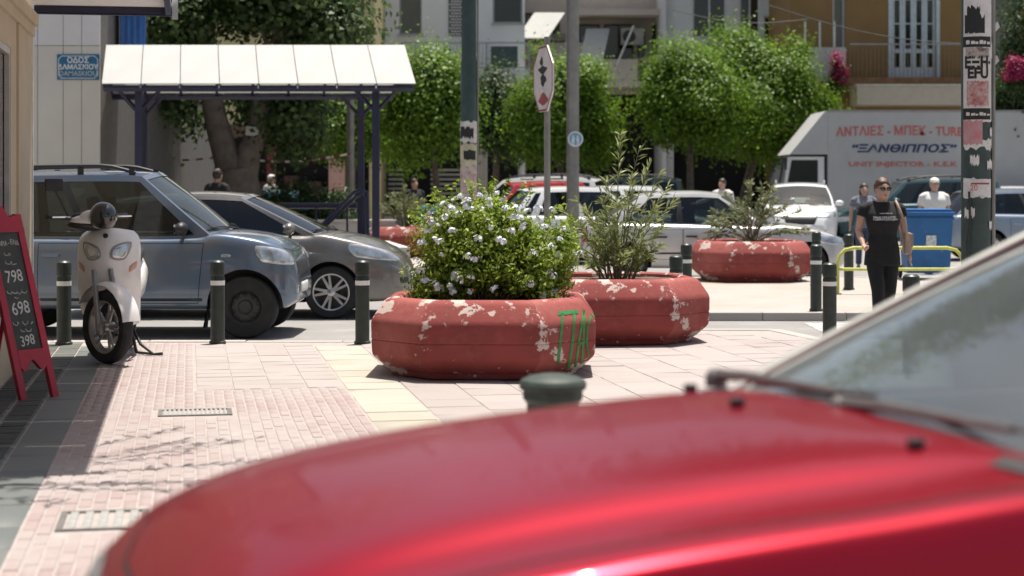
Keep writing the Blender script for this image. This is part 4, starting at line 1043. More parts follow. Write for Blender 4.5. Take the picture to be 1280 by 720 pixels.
S = hatch_spec(tealp, wb=2.7, L=4.5, W=.92, zr=1.74, r=.36, sglass=glass); S.update(top=[(-2.33, .74), (-2.25, 1.0), (-2.1, 1.1), (0, 1.1), (1.0, 1.08), (1.5, 1.04), (1.95, .92), (2.1, .8), (2.17, .6)], roof=[(-2.2, 1.66), (-1, 1.74), (.2, 1.70), (.8, 1.58)], A=1.05, At=.45, D=-2.15, Dt=-1.95, pillars=[(0, .05), (.36, .40), (.68, .72), (.95, 1.0)], rack=True)
car('parked_off_roader', 'dark teal off-roader in front of the lorry, right of the woman', 'car', (gx(1160, 43.6), 45.0, ROAD_Z), R(180 + 2), S)
blp = paint('silver blue metallic', (0.24, 0.29, 0.36), 0.4, 0.35)
S = hatch_spec(blp, wb=2.6, L=4.3, zr=1.50, far=False, wheel='five', handle_m=blp); car('parked_hatchback', 'silver blue hatchback right of the poster covered pole, red tail light showing', 'car', (gx(1181, 36.6) + 2.1, 37.4, ROAD_Z), R(8), S)
S = hatch_spec(whp, zr=1.52, sglass=glass_d); car('parked_hatchback', 'white car roof seen above the silver blue hatchback', 'car', (gx(1300, 46.5), 47.4, ROAD_Z), R(3), S)
S = hatch_spec(paint('slate car paint', (.06, .075, .08), .3, .35), zr=1.46, sglass=glass_d); car('parked_hatchback', 'dark car parked beyond the tree trunk, left side', 'car', (gx(247, 44.0), 44.5, ROAD_Z), R(8), S)
S = hatch_spec(paint('blue teal car paint', (.05, .16, .20), .3, .35), zr=1.42, sglass=glass); car('parked_hatchback', 'teal blue car parked beyond the tree trunk, right side', 'car', (gx(318, 47.0), 47.6, ROAD_Z), R(175), S)

# ---- the lorry
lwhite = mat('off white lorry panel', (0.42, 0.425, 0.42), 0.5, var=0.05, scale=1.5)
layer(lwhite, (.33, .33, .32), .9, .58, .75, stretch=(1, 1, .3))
YT = 49.0
def tx(px): return gx(px, YT) - gx(1035, YT)
def tz(py): return gz(py, YT) - ROAD_Z
lo = thing('delivery_lorry', 'white box lorry with red and blue Greek lettering on its side', 'lorry', (gx(1035, YT), YT, ROAD_Z), R(0))
zt = tz(138); zb = .95; xe = tx(1330)
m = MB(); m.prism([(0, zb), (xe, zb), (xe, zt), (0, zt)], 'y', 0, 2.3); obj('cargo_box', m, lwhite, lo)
m = MB(); x1 = tx(987); m.prism([(x1, tz(193)), (-.004, tz(193)), (-.004, zt - .01), (tx(1034), zt - .01), (tx(1031), zt - .03)], 'y', .004, 2.29); obj('wind_deflector', m, lwhite, lo)
for z in (zb, zt):
    m = MB(); m.bb(0, xe, -.012, 0, z - .05, z + .01); obj('edge_rail', m, mat('grey edge rail', (.3, .3, .3), .5, .4), lo)
m = MB(); m.prism([(tx(975), .55), (tx(1031), .55), (tx(1031), tz(196)), (tx(986), tz(196)), (tx(981), 1.55)], 'y', .10, 2.2)
cab = obj('cab', m, whp, lo)
m = MB(); m.prism([(tx(985), 1.62), (tx(1023), 1.62), (tx(1023), tz(200)), (tx(990), tz(200))], 'y', .085, .098); obj('cab_window', m, mat('dark cab glass', (.015, .02, .02), .08, coat=1.0), cab)
m = MB(); m.rbox((tx(979), 1.2, 1.95), (.06, 1.9, .75), .02, ry=R(10)); obj('windscreen', m, MATS['dark cab glass'], cab)
m = MB(); m.bb(tx(1031) + .01, tx(1036) - .0, .2, 2.1, .6, tz(196)); obj('cab_gap', m, blackp, lo)
m = MB(); m.bb(tx(978), xe, .6, .8, .5, .75); m.bb(tx(978), xe, 1.5, 1.7, .5, .75); obj('chassis', m, steel, lo)
m = MB(); m.rbox((tx(974), 1.15, .6), (.25, 2.1, .4), .06); obj('bumper', m, blackp, lo)
m = MB(); m.tube([(tx(984), .1, 2.3), (tx(981), -.12, 2.3)], .015); m.rbox((tx(981), -.16, 2.15), (.06, .14, .36), .03); obj('mirror', m, blackp, lo)
ty, rim, hub = wheel_meshes(.42, .26, .24, 'steel')
for wx in (tx(1004), xe - 1.5):
    for wy in (.22, 2.08):
        w = obj('wheel', ty, None, lo); w.location = (wx, wy, .42); w.rotation_euler.z = math.pi if wy < 1 else 0; obj('rim', rim, None, w)
lred = mat('faded red lettering', (.52, .12, .10), .6, var=.12, scale=4); lblue = mat('navy lettering', (.012, .03, .11), .6)
def lorry_text(body, px, py, w_px, h_px, m, bold, shear=0, arch=0.0):
    me = upright(text_mesh(body, 1.0, bold, .004, shear=shear))
    xs_ = [v.co.x for v in me.vertices]; zs_ = [v.co.z for v in me.vertices]; s = YT / FPX
    a, b = (max(xs_) + min(xs_)) / 2, (max(zs_) + min(zs_)) / 2
    fx_, fz_ = w_px * s / (max(xs_) - min(xs_)), h_px * s / (max(zs_) - min(zs_))
    for v in me.vertices:
        q = (v.co.x - a) * fx_; v.co = Vector((q, v.co.y - .006, (v.co.z - b) * fz_ - arch * q * q))
    o = obj('lettering', me, m, lo); o.location = (tx(px), 0, tz(py)); return o
lorry_text('ΑΝΤΛΙΕΣ - ΜΠΕΚ - TURBO', 1130, 163, 170, 12, lred, .02, arch=.012)
lorry_text('“ΞΑΝΘΙΠΠΟΣ”', 1130.5, 185.5, 131, 11, lblue, .035, shear=.2)
lorry_text('UNIT INJECTOR - K.E.K', 1129, 206, 136, 8, lred, .02)
# ================================================================== SCOOTER
spearl = mat('pearl white plastic', (0.74, 0.725, 0.71), 0.28, 0.0, var=0.04, coat=0.7)
def scooter():
    h = Vector((math.cos(R(-86)), math.sin(R(-86)), 0)); fc = at(128, 455, CAM_H * FPX / (455 - HORIZON)); fc.z = 0
    t = thing('scooter', 'white motor scooter parked on its stand beside the chalkboard', 'scooter', fc - h * .68, math.atan2(h.y, h.x))
    steer = R(44); C = Matrix.Translation((.62, 0, 0)) @ Matrix.Rotation(steer, 4, 'Z') @ Matrix.Translation((-.62, 0, 0))
    def turned(o): o.matrix_local = C; return o
    def wheel(r, w):
        mb = MB(); mb.lathe([(r * .72, -w * .42), (r * .80, -w * .5), (r * .93, -w * .45), (r * .985, -w * .25), (r, 0), (r * .985, w * .25), (r * .93, w * .45), (r * .80, w * .5), (r * .72, w * .42), (r * .70, 0), (r * .72, -w * .42)], 44, axis='y'); a = mb.mesh('wheel', 40); a.materials.append(rubber)
        mb = MB(); mb.lathe([(r * .73, -w * .36), (r * .73, w * .36), (r * .66, w * .30), (r * .66, -w * .30), (r * .73, -w * .36)], 40, axis='y'); mb.lathe([(.001, -.05), (.045, -.05), (.045, .05), (.001, .05)], 18, axis='y')
        for k in range(5):
            a_ = 6.283 * k / 5; c, s = math.cos(a_), math.sin(a_)
            for dlt in (-.16, .16): mb.tube([(.04 * c, 0, .04 * s), (r * .68 * math.cos(a_ + dlt), 0, r * .68 * math.sin(a_ + dlt))], [.018, .012], 6)
        b = mb.mesh('rim', 40); b.materials.append(mat('grey alloy', (.42, .41, .40), .35, .7))
        mb = MB(); mb.lathe([(r * .30, .062), (r * .48, .062), (r * .48, .067), (r * .30, .067), (r * .30, .062)], 30, axis='y'); d = mb.mesh('brake_disc', 40); d.materials.append(chrome)
        return a, b, d
    a, b, d = wheel(.315, .115)
    fw = obj('wheel', a, None, t); fw.matrix_local = C @ Matrix.Translation((.68, 0, .315)); obj('rim', b, None, fw); obj('brake_disc', d, None, fw)
    a, b, d = wheel(.30, .13); rw = obj('wheel', a, None, t); rw.location = (-.66, 0, .30); obj('rim', b, None, rw)
    grey = mat('fork grey', (.28, .28, .28), .4, .6); blk = blackp
    for s in (-1, 1):
        m = MB(); m.tube([(.685, s * .095, .29), (.66, s * .095, .50), (.60, s * .085, .80)], [.026, .024, .022], 10); m.rbox((.69, s * .092, .30), (.06, .03, .10), .01); turned(obj('fork', m.mesh('fork', 40), grey, t))
    m = MB(); f = lambda a_, q: Vector((.68 + (.345 + .012 * (1 - q * q)) * math.cos(a_), q * .088, .315 + (.345 + .03 * (1 - q * q)) * math.sin(a_) + .012))
    m.patch(f, lin(R(8), R(150), 18), lin(-1, 1, 8)); m.patch(lambda a_, q: f(a_, q) * 1.0 + Vector((-.006 * math.cos(a_), 0, -.008 * math.sin(a_))), lin(R(8), R(150), 18), lin(-1, 1, 8)); turned(obj('mudguard', m.mesh('mudguard', 50), spearl, t))
    # front shield
    zs = [.42, .50, .62, .76, .90, 1.02, 1.10, 1.15]; hw = pchip(list(zip(zs, [.245, .26, .266, .27, .27, .266, .25, .20]))); xf = pchip(list(zip(zs, [.42, .45, .50, .535, .54, .525, .505, .475])))
    sh = lambda q, z: Vector((xf(z) - .17 * q * q - .03 * q ** 4, hw(z) * q, z - .03 * q * q))
    m = MB(); m.patch(sh, lin(-1, 1, 26), lin(.66, 1.15, 16)); 
    for s in (-1, 1): m.patch(sh, lin(s * .50, s * 1, 8), lin(.42, .66, 8))
    m.patch(lambda q, z: sh(q, z) + Vector((-.035 - .05 * (1 - q * q), 0, 0)), lin(-1, 1, 26), lin(.66, 1.15, 16))
    sme = m.mesh('front_shield', 50); fs = obj('front_shield', sme, spearl, t)
    bv = bvh_of(sme)
    m = MB(); m.rbox((.40, 0, .56), (.10, .22, .30), .04); obj('inner_shield', m.mesh('inner_shield', 40), blk, t)
    for s in (-1, 1):
        L = decal(bv, [(1, s * .035, .90), (1, s * .16, .875), (1, s * .215, 1.035), (1, s * .06, .985)], (-1, 0, 0), .008, 12, 8, thick=.007, rnd=.75)
        e = decal(bv, [(1, s * .025, .885), (1, s * .165, .86), (1, s * .23, 1.05), (1, s * .05, 1.0)], (-1, 0, 0), .003, 12, 8, rnd=.75)
        obj('headlight_rim', e.mesh('headlight_rim', 50), mat('grey lamp rim', (.30, .29, .285), .4), fs); hl = obj('headlight', L.mesh('headlight', 50), lamp_g, fs)
        L = decal(bv, [(1, s * .075, .915), (1, s * .135, .905), (1, s * .16, .985), (1, s * .085, .965)], (-1, 0, 0), .0095, 8, 6, rnd=.8); obj('reflector', L.mesh('reflector', 50), mat('bright reflector', (.75, .75, .74), .2, .8), fs)
        L = decal(bv, [(1, s * .185, .76), (1, s * .245, .80), (1, s * .25, .87), (1, s * .19, .82)], (-1, 0, 0), .008, 8, 6, thick=.006, rnd=.5); obj('turn_signal', L.mesh('turn_signal', 50), mat('pale amber lens', (.55, .30, .22), .25, coat=.8), fs)
    c, nn, _, _ = bv.ray_cast(Vector((2, 0, 1.085)), Vector((-1, 0, 0))); m = MB(); m.lathe([(.022, 0), (.022, .008), (.001, .01)], 16, c, 'x'); obj('badge', m, blk, fs)
    # handlebars
    m = MB(); m.ell((.44, 0, 1.215), (.12, .20, .055), 20, 12); m.ell((.49, -.02, 1.235), (.075, .13, .075), 16, 10); turned(obj('handlebar_cover', m.mesh('handlebar_cover', 60), spearl, t))
    m = MB(); m.ell((.42, 0, 1.18), (.13, .215, .055), 18, 10); m.ell((.35, 0, 1.25), (.07, .13, .04), 14, 8); turned(obj('instrument_panel', m.mesh('instrument_panel', 60), blk, t))
    for s in (-1, 1):
        m = MB(); m.tube([(.43, s * .20, 1.24), (.40, s * .40, 1.25)], .018, 10); m.tube([(.40, s * .27, 1.25), (.385, s * .405, 1.252)], .024, 10); turned(obj('grip', m.mesh('grip', 50), blk, t))
        m = MB(); m.tube([(.45, s * .22, 1.245), (.48, s * .29, 1.25), (.46, s * .40, 1.25)], .008, 6); turned(obj('brake_lever', m, chrome, t))
        if s > 0: continue
        m = MB(); m.tube([(.42, s * .22, 1.26), (.42, s * .30, 1.40), (.42, s * .345, 1.47)], .009, 6); m.rbox((.42, s * .36, 1.52), (.03, .17, .11), .03); mo = turned(obj('mirror', m.mesh('mirror', 50), blk, t))
        m = MB(); m.rbox((.403, s * .36, 1.52), (.004, .145, .088), .02); obj('mirror_glass', m, chrome, mo)
    # body
    m = MB(); m.rbox((.12, 0, .36), (.62, .36, .09), .03); obj('footboard', m.mesh('footboard', 40), blk, t)
    def loft(secs, nm, mt):
        m = MB(); n = 20; rings = []
        for x, zc, hy, hz in secs: rings.append([Vector((x, hy * math.copysign(abs(math.cos(6.283 * k / n)) ** .8, math.cos(6.283 * k / n)), zc + hz * math.copysign(abs(math.sin(6.283 * k / n)) ** .8, math.sin(6.283 * k / n)))) for k in range(n)])
        V = [p for r_ in rings for p in r_]; F = [(i * n + k, (i + 1) * n + k, (i + 1) * n + (k + 1) % n, i * n + (k + 1) % n) for i in range(len(rings) - 1) for k in range(n)] + [tuple(range(n)), tuple((len(rings) - 1) * n + k for k in range(n - 1, -1, -1))]
        m.add(V, F); return obj(nm, m.mesh(nm, 50), mt, t)
    loft([(-.02, .52, .13, .12), (-.15, .56, .19, .17), (-.40, .62, .22, .17), (-.70, .70, .20, .14), (-.95, .79, .13, .08), (-1.03, .81, .06, .04)], 'rear_fairing', spearl)
    loft([(.02, .74, .10, .04), (-.10, .79, .16, .06), (-.40, .84, .18, .07), (-.75, .90, .16, .06), (-.92, .92, .08, .03)], 'seat', blk)
    for s in (-1, 1):
        m = MB(); f2 = lambda x, z: Vector((x, s * (.185 + .035 * math.sin(math.pi * (x + .30) / .75)), z)); m.patch(f2, lin(-.28, .40, 10), lin(.30, .43, 3)); m.patch(lambda x, z: f2(x, z) - Vector((0, s * .015, 0)), lin(-.28, .40, 10), lin(.30, .43, 3)); obj('side_panel', m.mesh('side_panel', 50), spearl, t)
    m = MB(); m.rbox((-.40, 0, .36), (.42, .26, .22), .05); m.tube([(-.3, -.16, .30), (-.85, -.17, .36)], [.03, .055], 10); obj('engine', m.mesh('engine', 40), steel, t)
    m = MB(); m.rbox((-1.06, 0, .76), (.05, .20, .08), .02); obj('tail_light', m.mesh('tail_light', 40), red_l, t)
    m = MB(); m.tube([(-.15, .12, .26), (-.05, .22, .10), (0.0, .34, .015), (.02, .42, .02)], [.016, .014, .012, .016], 8); m.tube([(-.15, .12, .26), (-.2, .16, .015)], .014, 8); m.tube([(-.2, .16, .015), (0.0, .34, .015)], .012, 8); obj('side_stand', m.mesh('side_stand', 50), blk, t)
    return t
sc = scooter()
bpy.context.view_layer.update()
hp = at(129, 272, 15.0)
helm = thing('helmet', 'round black helmet hung on the white scooter handlebar', 'helmet', (hp.x, hp.y, hp.z - .125), R(-60))
m = MB(); m.ell((0, 0, .135), (.135, .115, .125), 22, 14); hm = m.mesh('shell', 60)
for v in hm.vertices:
    if v.co.z < .03: v.co.z = .03 + (v.co.z - .03) * .2
obj('shell', hm, mat('gloss black helmet', (.012, .012, .013), .18, coat=.8), helm)
m = MB(); m.patch(lambda a, b: Vector((.138 * math.cos(a) * math.cos(b), .118 * math.sin(a) * math.cos(b), .135 + .127 * math.sin(b))), lin(R(-60), R(60), 10), lin(R(-18), R(28), 6)); obj('visor', m.mesh('visor', 60), mat('smoke visor', (.02, .022, .024), .06, coat=1), helm)

# ================================================================== PEOPLE
skin_m = mat('skin', (0.46, 0.28, 0.205), 0.55, var=0.08, scale=8)
def loftz(mb, secs, n=20, cy=0.0):
    """torso or skirt: sections (z, half width, half depth, centre y)"""
    V = []; F = []
    for z, a, b, y in secs:
        for k in range(n):
            t = 6.283185 * k / n; V.append(Vector((a * math.copysign(abs(math.cos(t)) ** 1.0, math.cos(t)), y + b * math.copysign(abs(math.sin(t)) ** 1.0, math.sin(t)), z)))
    m = len(secs)
    for i in range(m - 1):
        for k in range(n): F.append((i * n + k, i * n + (k + 1) % n, (i + 1) * n + (k + 1) % n, (i + 1) * n + k))
    F.append(tuple(range(n - 1, -1, -1))); F.append(tuple((m - 1) * n + k for k in range(n)))
    mb.add(V, F)
def hand(mb, wr, d, side, curl, k):
    """palm and five fingers from the wrist along d; side = direction to the thumb"""
    d = Vector(d).normalized(); s = Vector(side); s = (s - d * s.dot(d)).normalized(); nn = d.cross(s)
    mb.tube([wr, wr + d * .03 * k, wr + d * .08 * k], [.024 * k, .034 * k, .034 * k], 8, flat=.55)
    for i, (o, L) in enumerate(((.028, .062), (.0095, .072), (-.0095, .066), (-.027, .052))):
        p = wr + d * .078 * k + s * o * k; pts = [p - d * .02 * k]; a = 0.0; q = p; dd = d
        for j in range(3):
            q = q + dd * L * k / 3; pts.append(q); a += curl / 2.2; dd = (d * math.cos(a) + nn * math.sin(a)).normalized()
        mb.tube(pts, [.0088 * k, .0086 * k, .0078 * k, .0066 * k], 6)
    p = wr + d * .03 * k + s * .022 * k; mb.tube([p, p + (d * .5 + s * .7) * .035 * k, p + (d * .85 + s * .65 + nn * .25 * curl) * .06 * k], [.011 * k, .010 * k, .0075 * k], 6)
def person(label, loc, rz, H, J, C, vox=.013, name='person', fem=False, group=None):
    """J: joints in metres for a 1.65 m figure facing -y; C: clothing dict"""
    k = H / 1.65; t = thing(name, label, 'person', loc, rz, group)
    D = dict(hipz=.86, shz=1.36, shw=.188 if fem else .20, lknee=(-.095, -.01, .47), rknee=(.095, -.01, .47), lank=(-.10, .02, .085), rank=(.10, .02, .085),
             lelb=(-.25, .03, 1.09), lwri=(-.27, -.04, .86), relb=(.25, .03, 1.09), rwri=(.27, -.04, .86), lcurl=.5, rcurl=.5, ldir=None, rdir=None, headyaw=0, headtilt=0)
    D.update(J); v = lambda p: Vector(p) * k
    mb = MB(); hc = Vector((0, -.015, 1.525)) * k; rot = Matrix.Rotation(D['headyaw'], 3, 'Z') @ Matrix.Rotation(D['headtilt'], 3, 'X')
    hp = lambda x, y, z: hc + rot @ (Vector((x, y, z)) * k)
    mb.ell(hc, (.070 * k, .088 * k, .108 * k), 18, 14, rot); mb.ell(hp(0, -.022, -.062), (.05 * k, .058 * k, .052 * k), 14, 10, rot)
    mb.tube([hp(0, -.083, .018), hp(0, -.102, -.022), hp(0, -.088, -.03)], [.008 * k, .013 * k, .008 * k], 7)
    for s in (-1, 1): mb.ell(hp(s * .072, .005, -.005), (.010 * k, .018 * k, .03 * k), 8, 6, rot); mb.ell(hp(s * .03, -.078, .008), (.014 * k, .01 * k, .009 * k), 8, 6, rot)
    mb.ell(hp(0, -.086, -.058), (.024 * k, .010 * k, .009 * k), 10, 6, rot)
    mb.tube([hc + Vector((0, .012, -.06)) * k, v((0, .02, 1.36))], [.05 * k, .056 * k], 12)
    shw = D['shw']; w_ = .94 if fem else 1.0
    loftz(mb, [(z * k, a * k, b * k, y * k) for z, a, b, y in ((.84, .15, .10, .01), (.95, .15 * w_, .095, .005), (1.08, .135 * w_, .09, 0), (1.22, .155 * w_, .10, 0), (1.33, .15 * w_, .085, .01), (1.40, .07, .055, .015))])
    for s, S in ((-1, 'l'), (1, 'r')):
        sh_ = Vector((s * shw, .015, D['shz'])); e, w = Vector(D[S + 'elb']), Vector(D[S + 'wri'])
        mb.tube([v(sh_ * .75 + Vector((0, 0, D['shz'] * .25))), v(sh_ + Vector((0, 0, -.02))), v(sh_.lerp(e, .5)), v(e), v(e.lerp(w, .35)), v(w)], [.045 * k, .05 * k, .044 * k, .036 * k, .037 * k, .024 * k], 10)
        dr = Vector(D[S + 'dir']) if D[S + 'dir'] else (w - e); hand(mb, v(w), dr, Vector(D.get(S + 'thumb', (-s * .3, -1, 0))), D[S + 'curl'] * (1 if s < 0 else -1), k)
        hip = Vector((s * .085, .01, D['hipz'])); kn, an = Vector(D[S + 'knee']), Vector(D[S + 'ank'])
        mb.tube([v(hip), v(hip.lerp(kn, .3)), v(kn), v(kn.lerp(an, .3) + Vector((0, .015, 0))), v(an)], [.082 * k, .078 * k, .052 * k, .052 * k, .034 * k], 12)
        mb.tube([v(an + Vector((0, .03, -.03))), v(an + Vector((s * .01, -.06, -.05))), v(an + Vector((s * .015, -.13, -.062)))], [.034 * k, .034 * k, .022 * k], 8)
    me = remeshed(mb, vox * k, 3, 'figure'); me.materials.append(skin_m); body = obj('figure', me, None, t)
    # clothing
    if C.get('top'):
        mb = MB(); e = C.get('loose', .018); zb = C.get('hem', .80)
        loftz(mb, [(z * k, (a + e) * k, (b + e) * k, y * k) for z, a, b, y in ((zb, .172 if fem else .158, .122, .005), (.90, .160 * w_ + .008, .114, 0), (1.06, (.122 if fem else .140) * w_ + .008, .102, -.005), (1.20, .168 * w_, .122 if fem else .112, -.02 if fem else -.01), (1.28, .172 * w_, .105, -.005), (1.335, .155 * w_, .085, .01), (1.375, .105, .062, .012), (1.40, .07, .05, .014))])
        for s, S in ((-1, 'l'), (1, 'r')):
            sh_ = Vector((s * shw, .015, D['shz'])); el = Vector(D[S + 'elb']); f = C.get('sleeve', .4)
            pts = [Vector((s * shw * .30, .012, D['shz'] + .012)), Vector((s * shw * .72, .013, D['shz'] - .005)), sh_ + Vector((s * .002, 0, -.03)), sh_.lerp(el, min(f, 1))]; rs = [.04, .056, .064, .066]
            if f > 1: pts.append(Vector(D[S + 'wri'])); rs = [.04, .056, .062, .054, .040]
            mb.tube([v(p) for p in pts], [r * k for r in rs], 12)
        me = remeshed(mb, vox * 1.05 * k, int(.13 / vox), 'shirt'); me.materials.append(C['top']); sh_o = obj('shirt', me, None, t)
    if C.get('legs'):
        mb = MB(); loftz(mb, [(z * k, a * k, b * k, y * k) for z, a, b, y in ((.76, .172 if fem else .165, .120, .012), (.85, .176 if fem else .168, .122, .014), (.93, .155, .108, .005), (.97, .15, .10, .005))])
        f = C.get('leglen', .95)
        for s, S in ((-1, 'l'), (1, 'r')):
            hip = Vector((s * .085, .01, .84)); kn, an = Vector(D[S + 'knee']), Vector(D[S + 'ank']); end = kn.lerp(an, f) if f > 0 else hip.lerp(kn, 1 + f)
            pts = [hip, hip.lerp(kn, .3)] + ([kn] if f > 0 else []) + [end]; rs = [.095, .092] + ([.066, .058 if f > .6 else .06] if f > 0 else [.085])
            mb.tube([v(p) for p in pts], [r * k for r in rs], 12)
        me = remeshed(mb, vox * 1.05 * k, 6, 'trousers'); me.materials.append(C['legs']); obj('trousers', me, None, t)
    hm_ = C.get('hair_m'); mb = MB(); n = 22; V = []; 
    if hm_:
        mb.ell(hp(0, .018, .028), (.084 * k, .096 * k, .104 * k), 26, 18, rot)
        if C.get('hair', 'short') == 'tied': mb.ell(hp(0, .10, .0), (.045 * k, .05 * k, .055 * k), 12, 8, rot)
        if C.get('hair') == 'bob': mb.ell(hp(0, .045, -.04), (.088 * k, .07 * k, .10 * k), 14, 10, rot)
        me = mb.mesh('hair', 60)
        for q in me.vertices:                         # keep the face and the lower head free
            p = rot.transposed() @ (q.co - hc) / k
            fz = .055 + max(0, abs(p.x) - .03) * -.6
            if p.y < .0 and p.z < fz:
                p.y *= .55; p.z = p.z * .6 + .02; p.x *= .86
            p += Vector((math.sin(p.z * 90 + p.x * 70), math.cos(p.x * 80), math.sin(p.y * 75))) * .0035 + Vector((math.sin(p.z * 210 + p.y * 160), 0, math.sin(p.x * 190 + p.y * 120))) * .002
            q.co = hc + rot @ (p * k)
        obj('hair', me, hm_, t)
    if C.get('cap'):
        mb = MB(); mb.ell(hp(0, .010, .068), (.080 * k, .097 * k, .060 * k), 18, 12, rot); mb.patch(lambda a, r_: hp(math.sin(a) * .075 * r_, -.07 - .085 * (r_ - .4) * math.cos(a), .052 - .012 * abs(math.sin(a))), lin(R(-80), R(80), 10), lin(.4, 1.2, 3))
        obj('cap', mb.mesh('cap', 60), C['cap'], t)
    if C.get('shades'):
        mb = MB()
        for s in (-1, 1): mb.ell(hp(s * .033, -.094, .012), (.031 * k, .008 * k, .024 * k), 14, 8, rot); mb.tube([hp(s * .062, -.088, .02), hp(s * .074, -.03, .018), hp(s * .074, .02, .005)], .004 * k, 5)
        mb.tube([hp(-.01, -.099, .018), hp(.01, -.099, .018)], .005 * k, 6); obj('sunglasses', mb.mesh('sunglasses', 60), mat('dark glasses', (.02, .012, .01), .1, coat=1), t)
    else:
        mb = MB()
        for s in (-1, 1): mb.ell(hp(s * .03, -.0875, .008), (.008 * k, .004 * k, .005 * k), 8, 6, rot)
        obj('eye', mb, mat('dark eye', (.02, .015, .012), .2), t)
    mb = MB(); mb.ell(hp(0, -.094, -.058), (.02 * k, .006 * k, .005 * k), 10, 6, rot); obj('lips', mb.mesh('lips', 60), mat('lips', (.33, .12, .10), .5), t)
    sm = C.get('shoe', mat('dark shoe', (.03, .03, .03), .5))
    for s, S in ((-1, 'l'), (1, 'r')):
        an = Vector(D[S + 'ank']); mb = MB(); mb.tube([v(an + Vector((0, .055, -.055))), v(an + Vector((0, .02, -.04))), v(an + Vector((s * .01, -.07, -.052))), v(an + Vector((s * .015, -.15, -.066)))], [.028 * k, .042 * k, .040 * k, .026 * k], 10, flat=.8)
        mb.box(v(an + Vector((s * .008, -.045, -.078))), (.075 * k, .22 * k, .014 * k)); obj('shoe', mb.mesh('shoe', 60), sm, t)
    return t, k
blackcloth = mat('black jersey', (0.008, 0.008, 0.009), 0.85, var=0.3, scale=20)
Yw = 18.75
wo, k = person('woman in black t-shirt, trousers and sunglasses walking towards the camera', (gx(1103, Yw), Yw, ROAD_Z), R(3), 1.69, dict(
    lelb=(-.245, .03, 1.10), lwri=(-.235, -.14, .955), ldir=(.18, -.9, -.35), lthumb=(.4, 0, .9), lcurl=2.6, relb=(.245, .05, 1.09), rwri=(.285, .0, .87), rdir=(.03, -.15, -1), rthumb=(-.4, -.9, 0), rcurl=.7,
    lknee=(-.085, -.14, .48), lank=(-.08, -.16, .085), rknee=(.085, .02, .475), rank=(.085, .22, .13), headyaw=R(6)),
    dict(top=blackcloth, loose=.022, hem=.74, sleeve=.42, legs=blackcloth, leglen=.72, hair_m=mat('auburn brown hair', (.075, .032, .02), .55, var=.45, scale=40), hair='tied', shades=True, shoe=mat('pale sandal', (.45, .38, .32), .6)), vox=.0075, fem=True)
# white scribbled script print on the t-shirt
sp = MB(); rs_ = random.Random(11); pm = mat('white print', (.6, .6, .6), .7)
for z, w, amp, r_ in ((1.285, .07, .007, .0016), (1.232, .125, .03, .0028)):
    pts = []
    for i in range(60):
        x = -w + 2 * w * i / 59; zz = z + amp * math.sin(i * 1.25) * rs_.uniform(.5, 1.0) + .02 * x; xx = x + amp * .5 * math.cos(i * 1.25)
        hit = Vector((xx, -(.163 + (1.25 - zz) * .02) + 1.9 * xx * xx, zz)) * k; pts.append(hit)
    for i in range(0, 56, 8): sp.tube(pts[i:i + 8], r_ * k, 4)
obj('shirt_print', sp, pm, wo)
# her shoulder bag
Bg = mat('beige bag leather', (.36, .26, .20), .6, var=.15, scale=10)
bpy.context.view_layer.update(); bl = wo.matrix_world @ Vector((.275 * k, .05 * k, .0)); bag = thing('shoulder_bag', 'beige shoulder bag hanging at the side of the woman in black', 'bag', (bl.x, bl.y, .76), R(84))
m = MB(); m.rbox((0, 0, .13), (.24, .085, .24), .04); obj('body', m.mesh('body', 50), Bg, bag)
m = MB(); m.rbox((0, -.046, .165), (.21, .014, .14), .006); obj('flap', m.mesh('flap', 50), Bg, bag)
bpy.context.view_layer.update(); toB = bag.matrix_world.inverted() @ wo.matrix_world
sp_ = [(.255, -.02, .93), (.235, -.10, 1.06), (.19, -.135, 1.20), (.15, -.115, 1.32), (.128, -.03, 1.415), (.14, .06, 1.38), (.20, .13, 1.20), (.245, .15, 1.02), (.255, .14, .93)]
m = MB(); m.tube([toB @ (Vector(q) * k) for q in sp_], .015, 6, flat=.5); obj('strap', m.mesh('strap', 60), Bg, bag)
navy = mat('navy patterned cotton', (.05, .06, .10), .85, col2=(.30, .30, .34), scale=30); white_c = mat('white cotton', (.66, .66, .64), .9, var=.06); dark_c = mat('charcoal cotton', (.02, .02, .022), .9); jean = mat('blue denim', (.05, .07, .12), .9)
brownh = mat('dark brown hair', (.03, .02, .014), .6, var=.3, scale=30); greyh = mat('grey hair', (.30, .29, .28), .7)
person('woman in navy patterned top walking behind the woman in black', (gx(1080, 33.0), 33.0, ROAD_Z), R(0), 1.62, dict(lelb=(-.24, .02, 1.1), rknee=(.09, -.1, .48)), dict(top=navy, sleeve=.6, legs=jean, hair_m=brownh, hair='bob', shades=False), fem=True)
person('man in white shirt and white cap behind the blue bin', (gx(1168, 31.5), 31.5, ROAD_Z), R(4), 1.72, dict(), dict(top=white_c, sleeve=.7, loose=.03, legs=jean, hair_m=greyh, cap=mat('white cap', (.72, .72, .70), .8)))
person('man in white shirt leaning towards the cars beyond the silver saloon', (gx(903, 40.5), 40.5, ROAD_Z), R(-40), 1.72, dict(lelb=(-.34, -.14, 1.18), lwri=(-.50, -.30, 1.10), ldir=(-.7, -.7, -.1)), dict(top=white_c, sleeve=1.2, loose=.03, legs=dark_c, hair_m=brownh))
person('man in black shirt standing by the tree beyond the grey hatchback', (gx(272, 34.0), 34.0, 0), R(150), 1.80, dict(), dict(top=dark_c, sleeve=.5, legs=jean, hair_m=brownh))
person('person in black standing beyond the far planter under the orange tree', (gx(518, 42.5), 42.5, ROAD_Z), R(30), 1.72, dict(), dict(top=dark_c, sleeve=.7, legs=dark_c, hair_m=brownh))
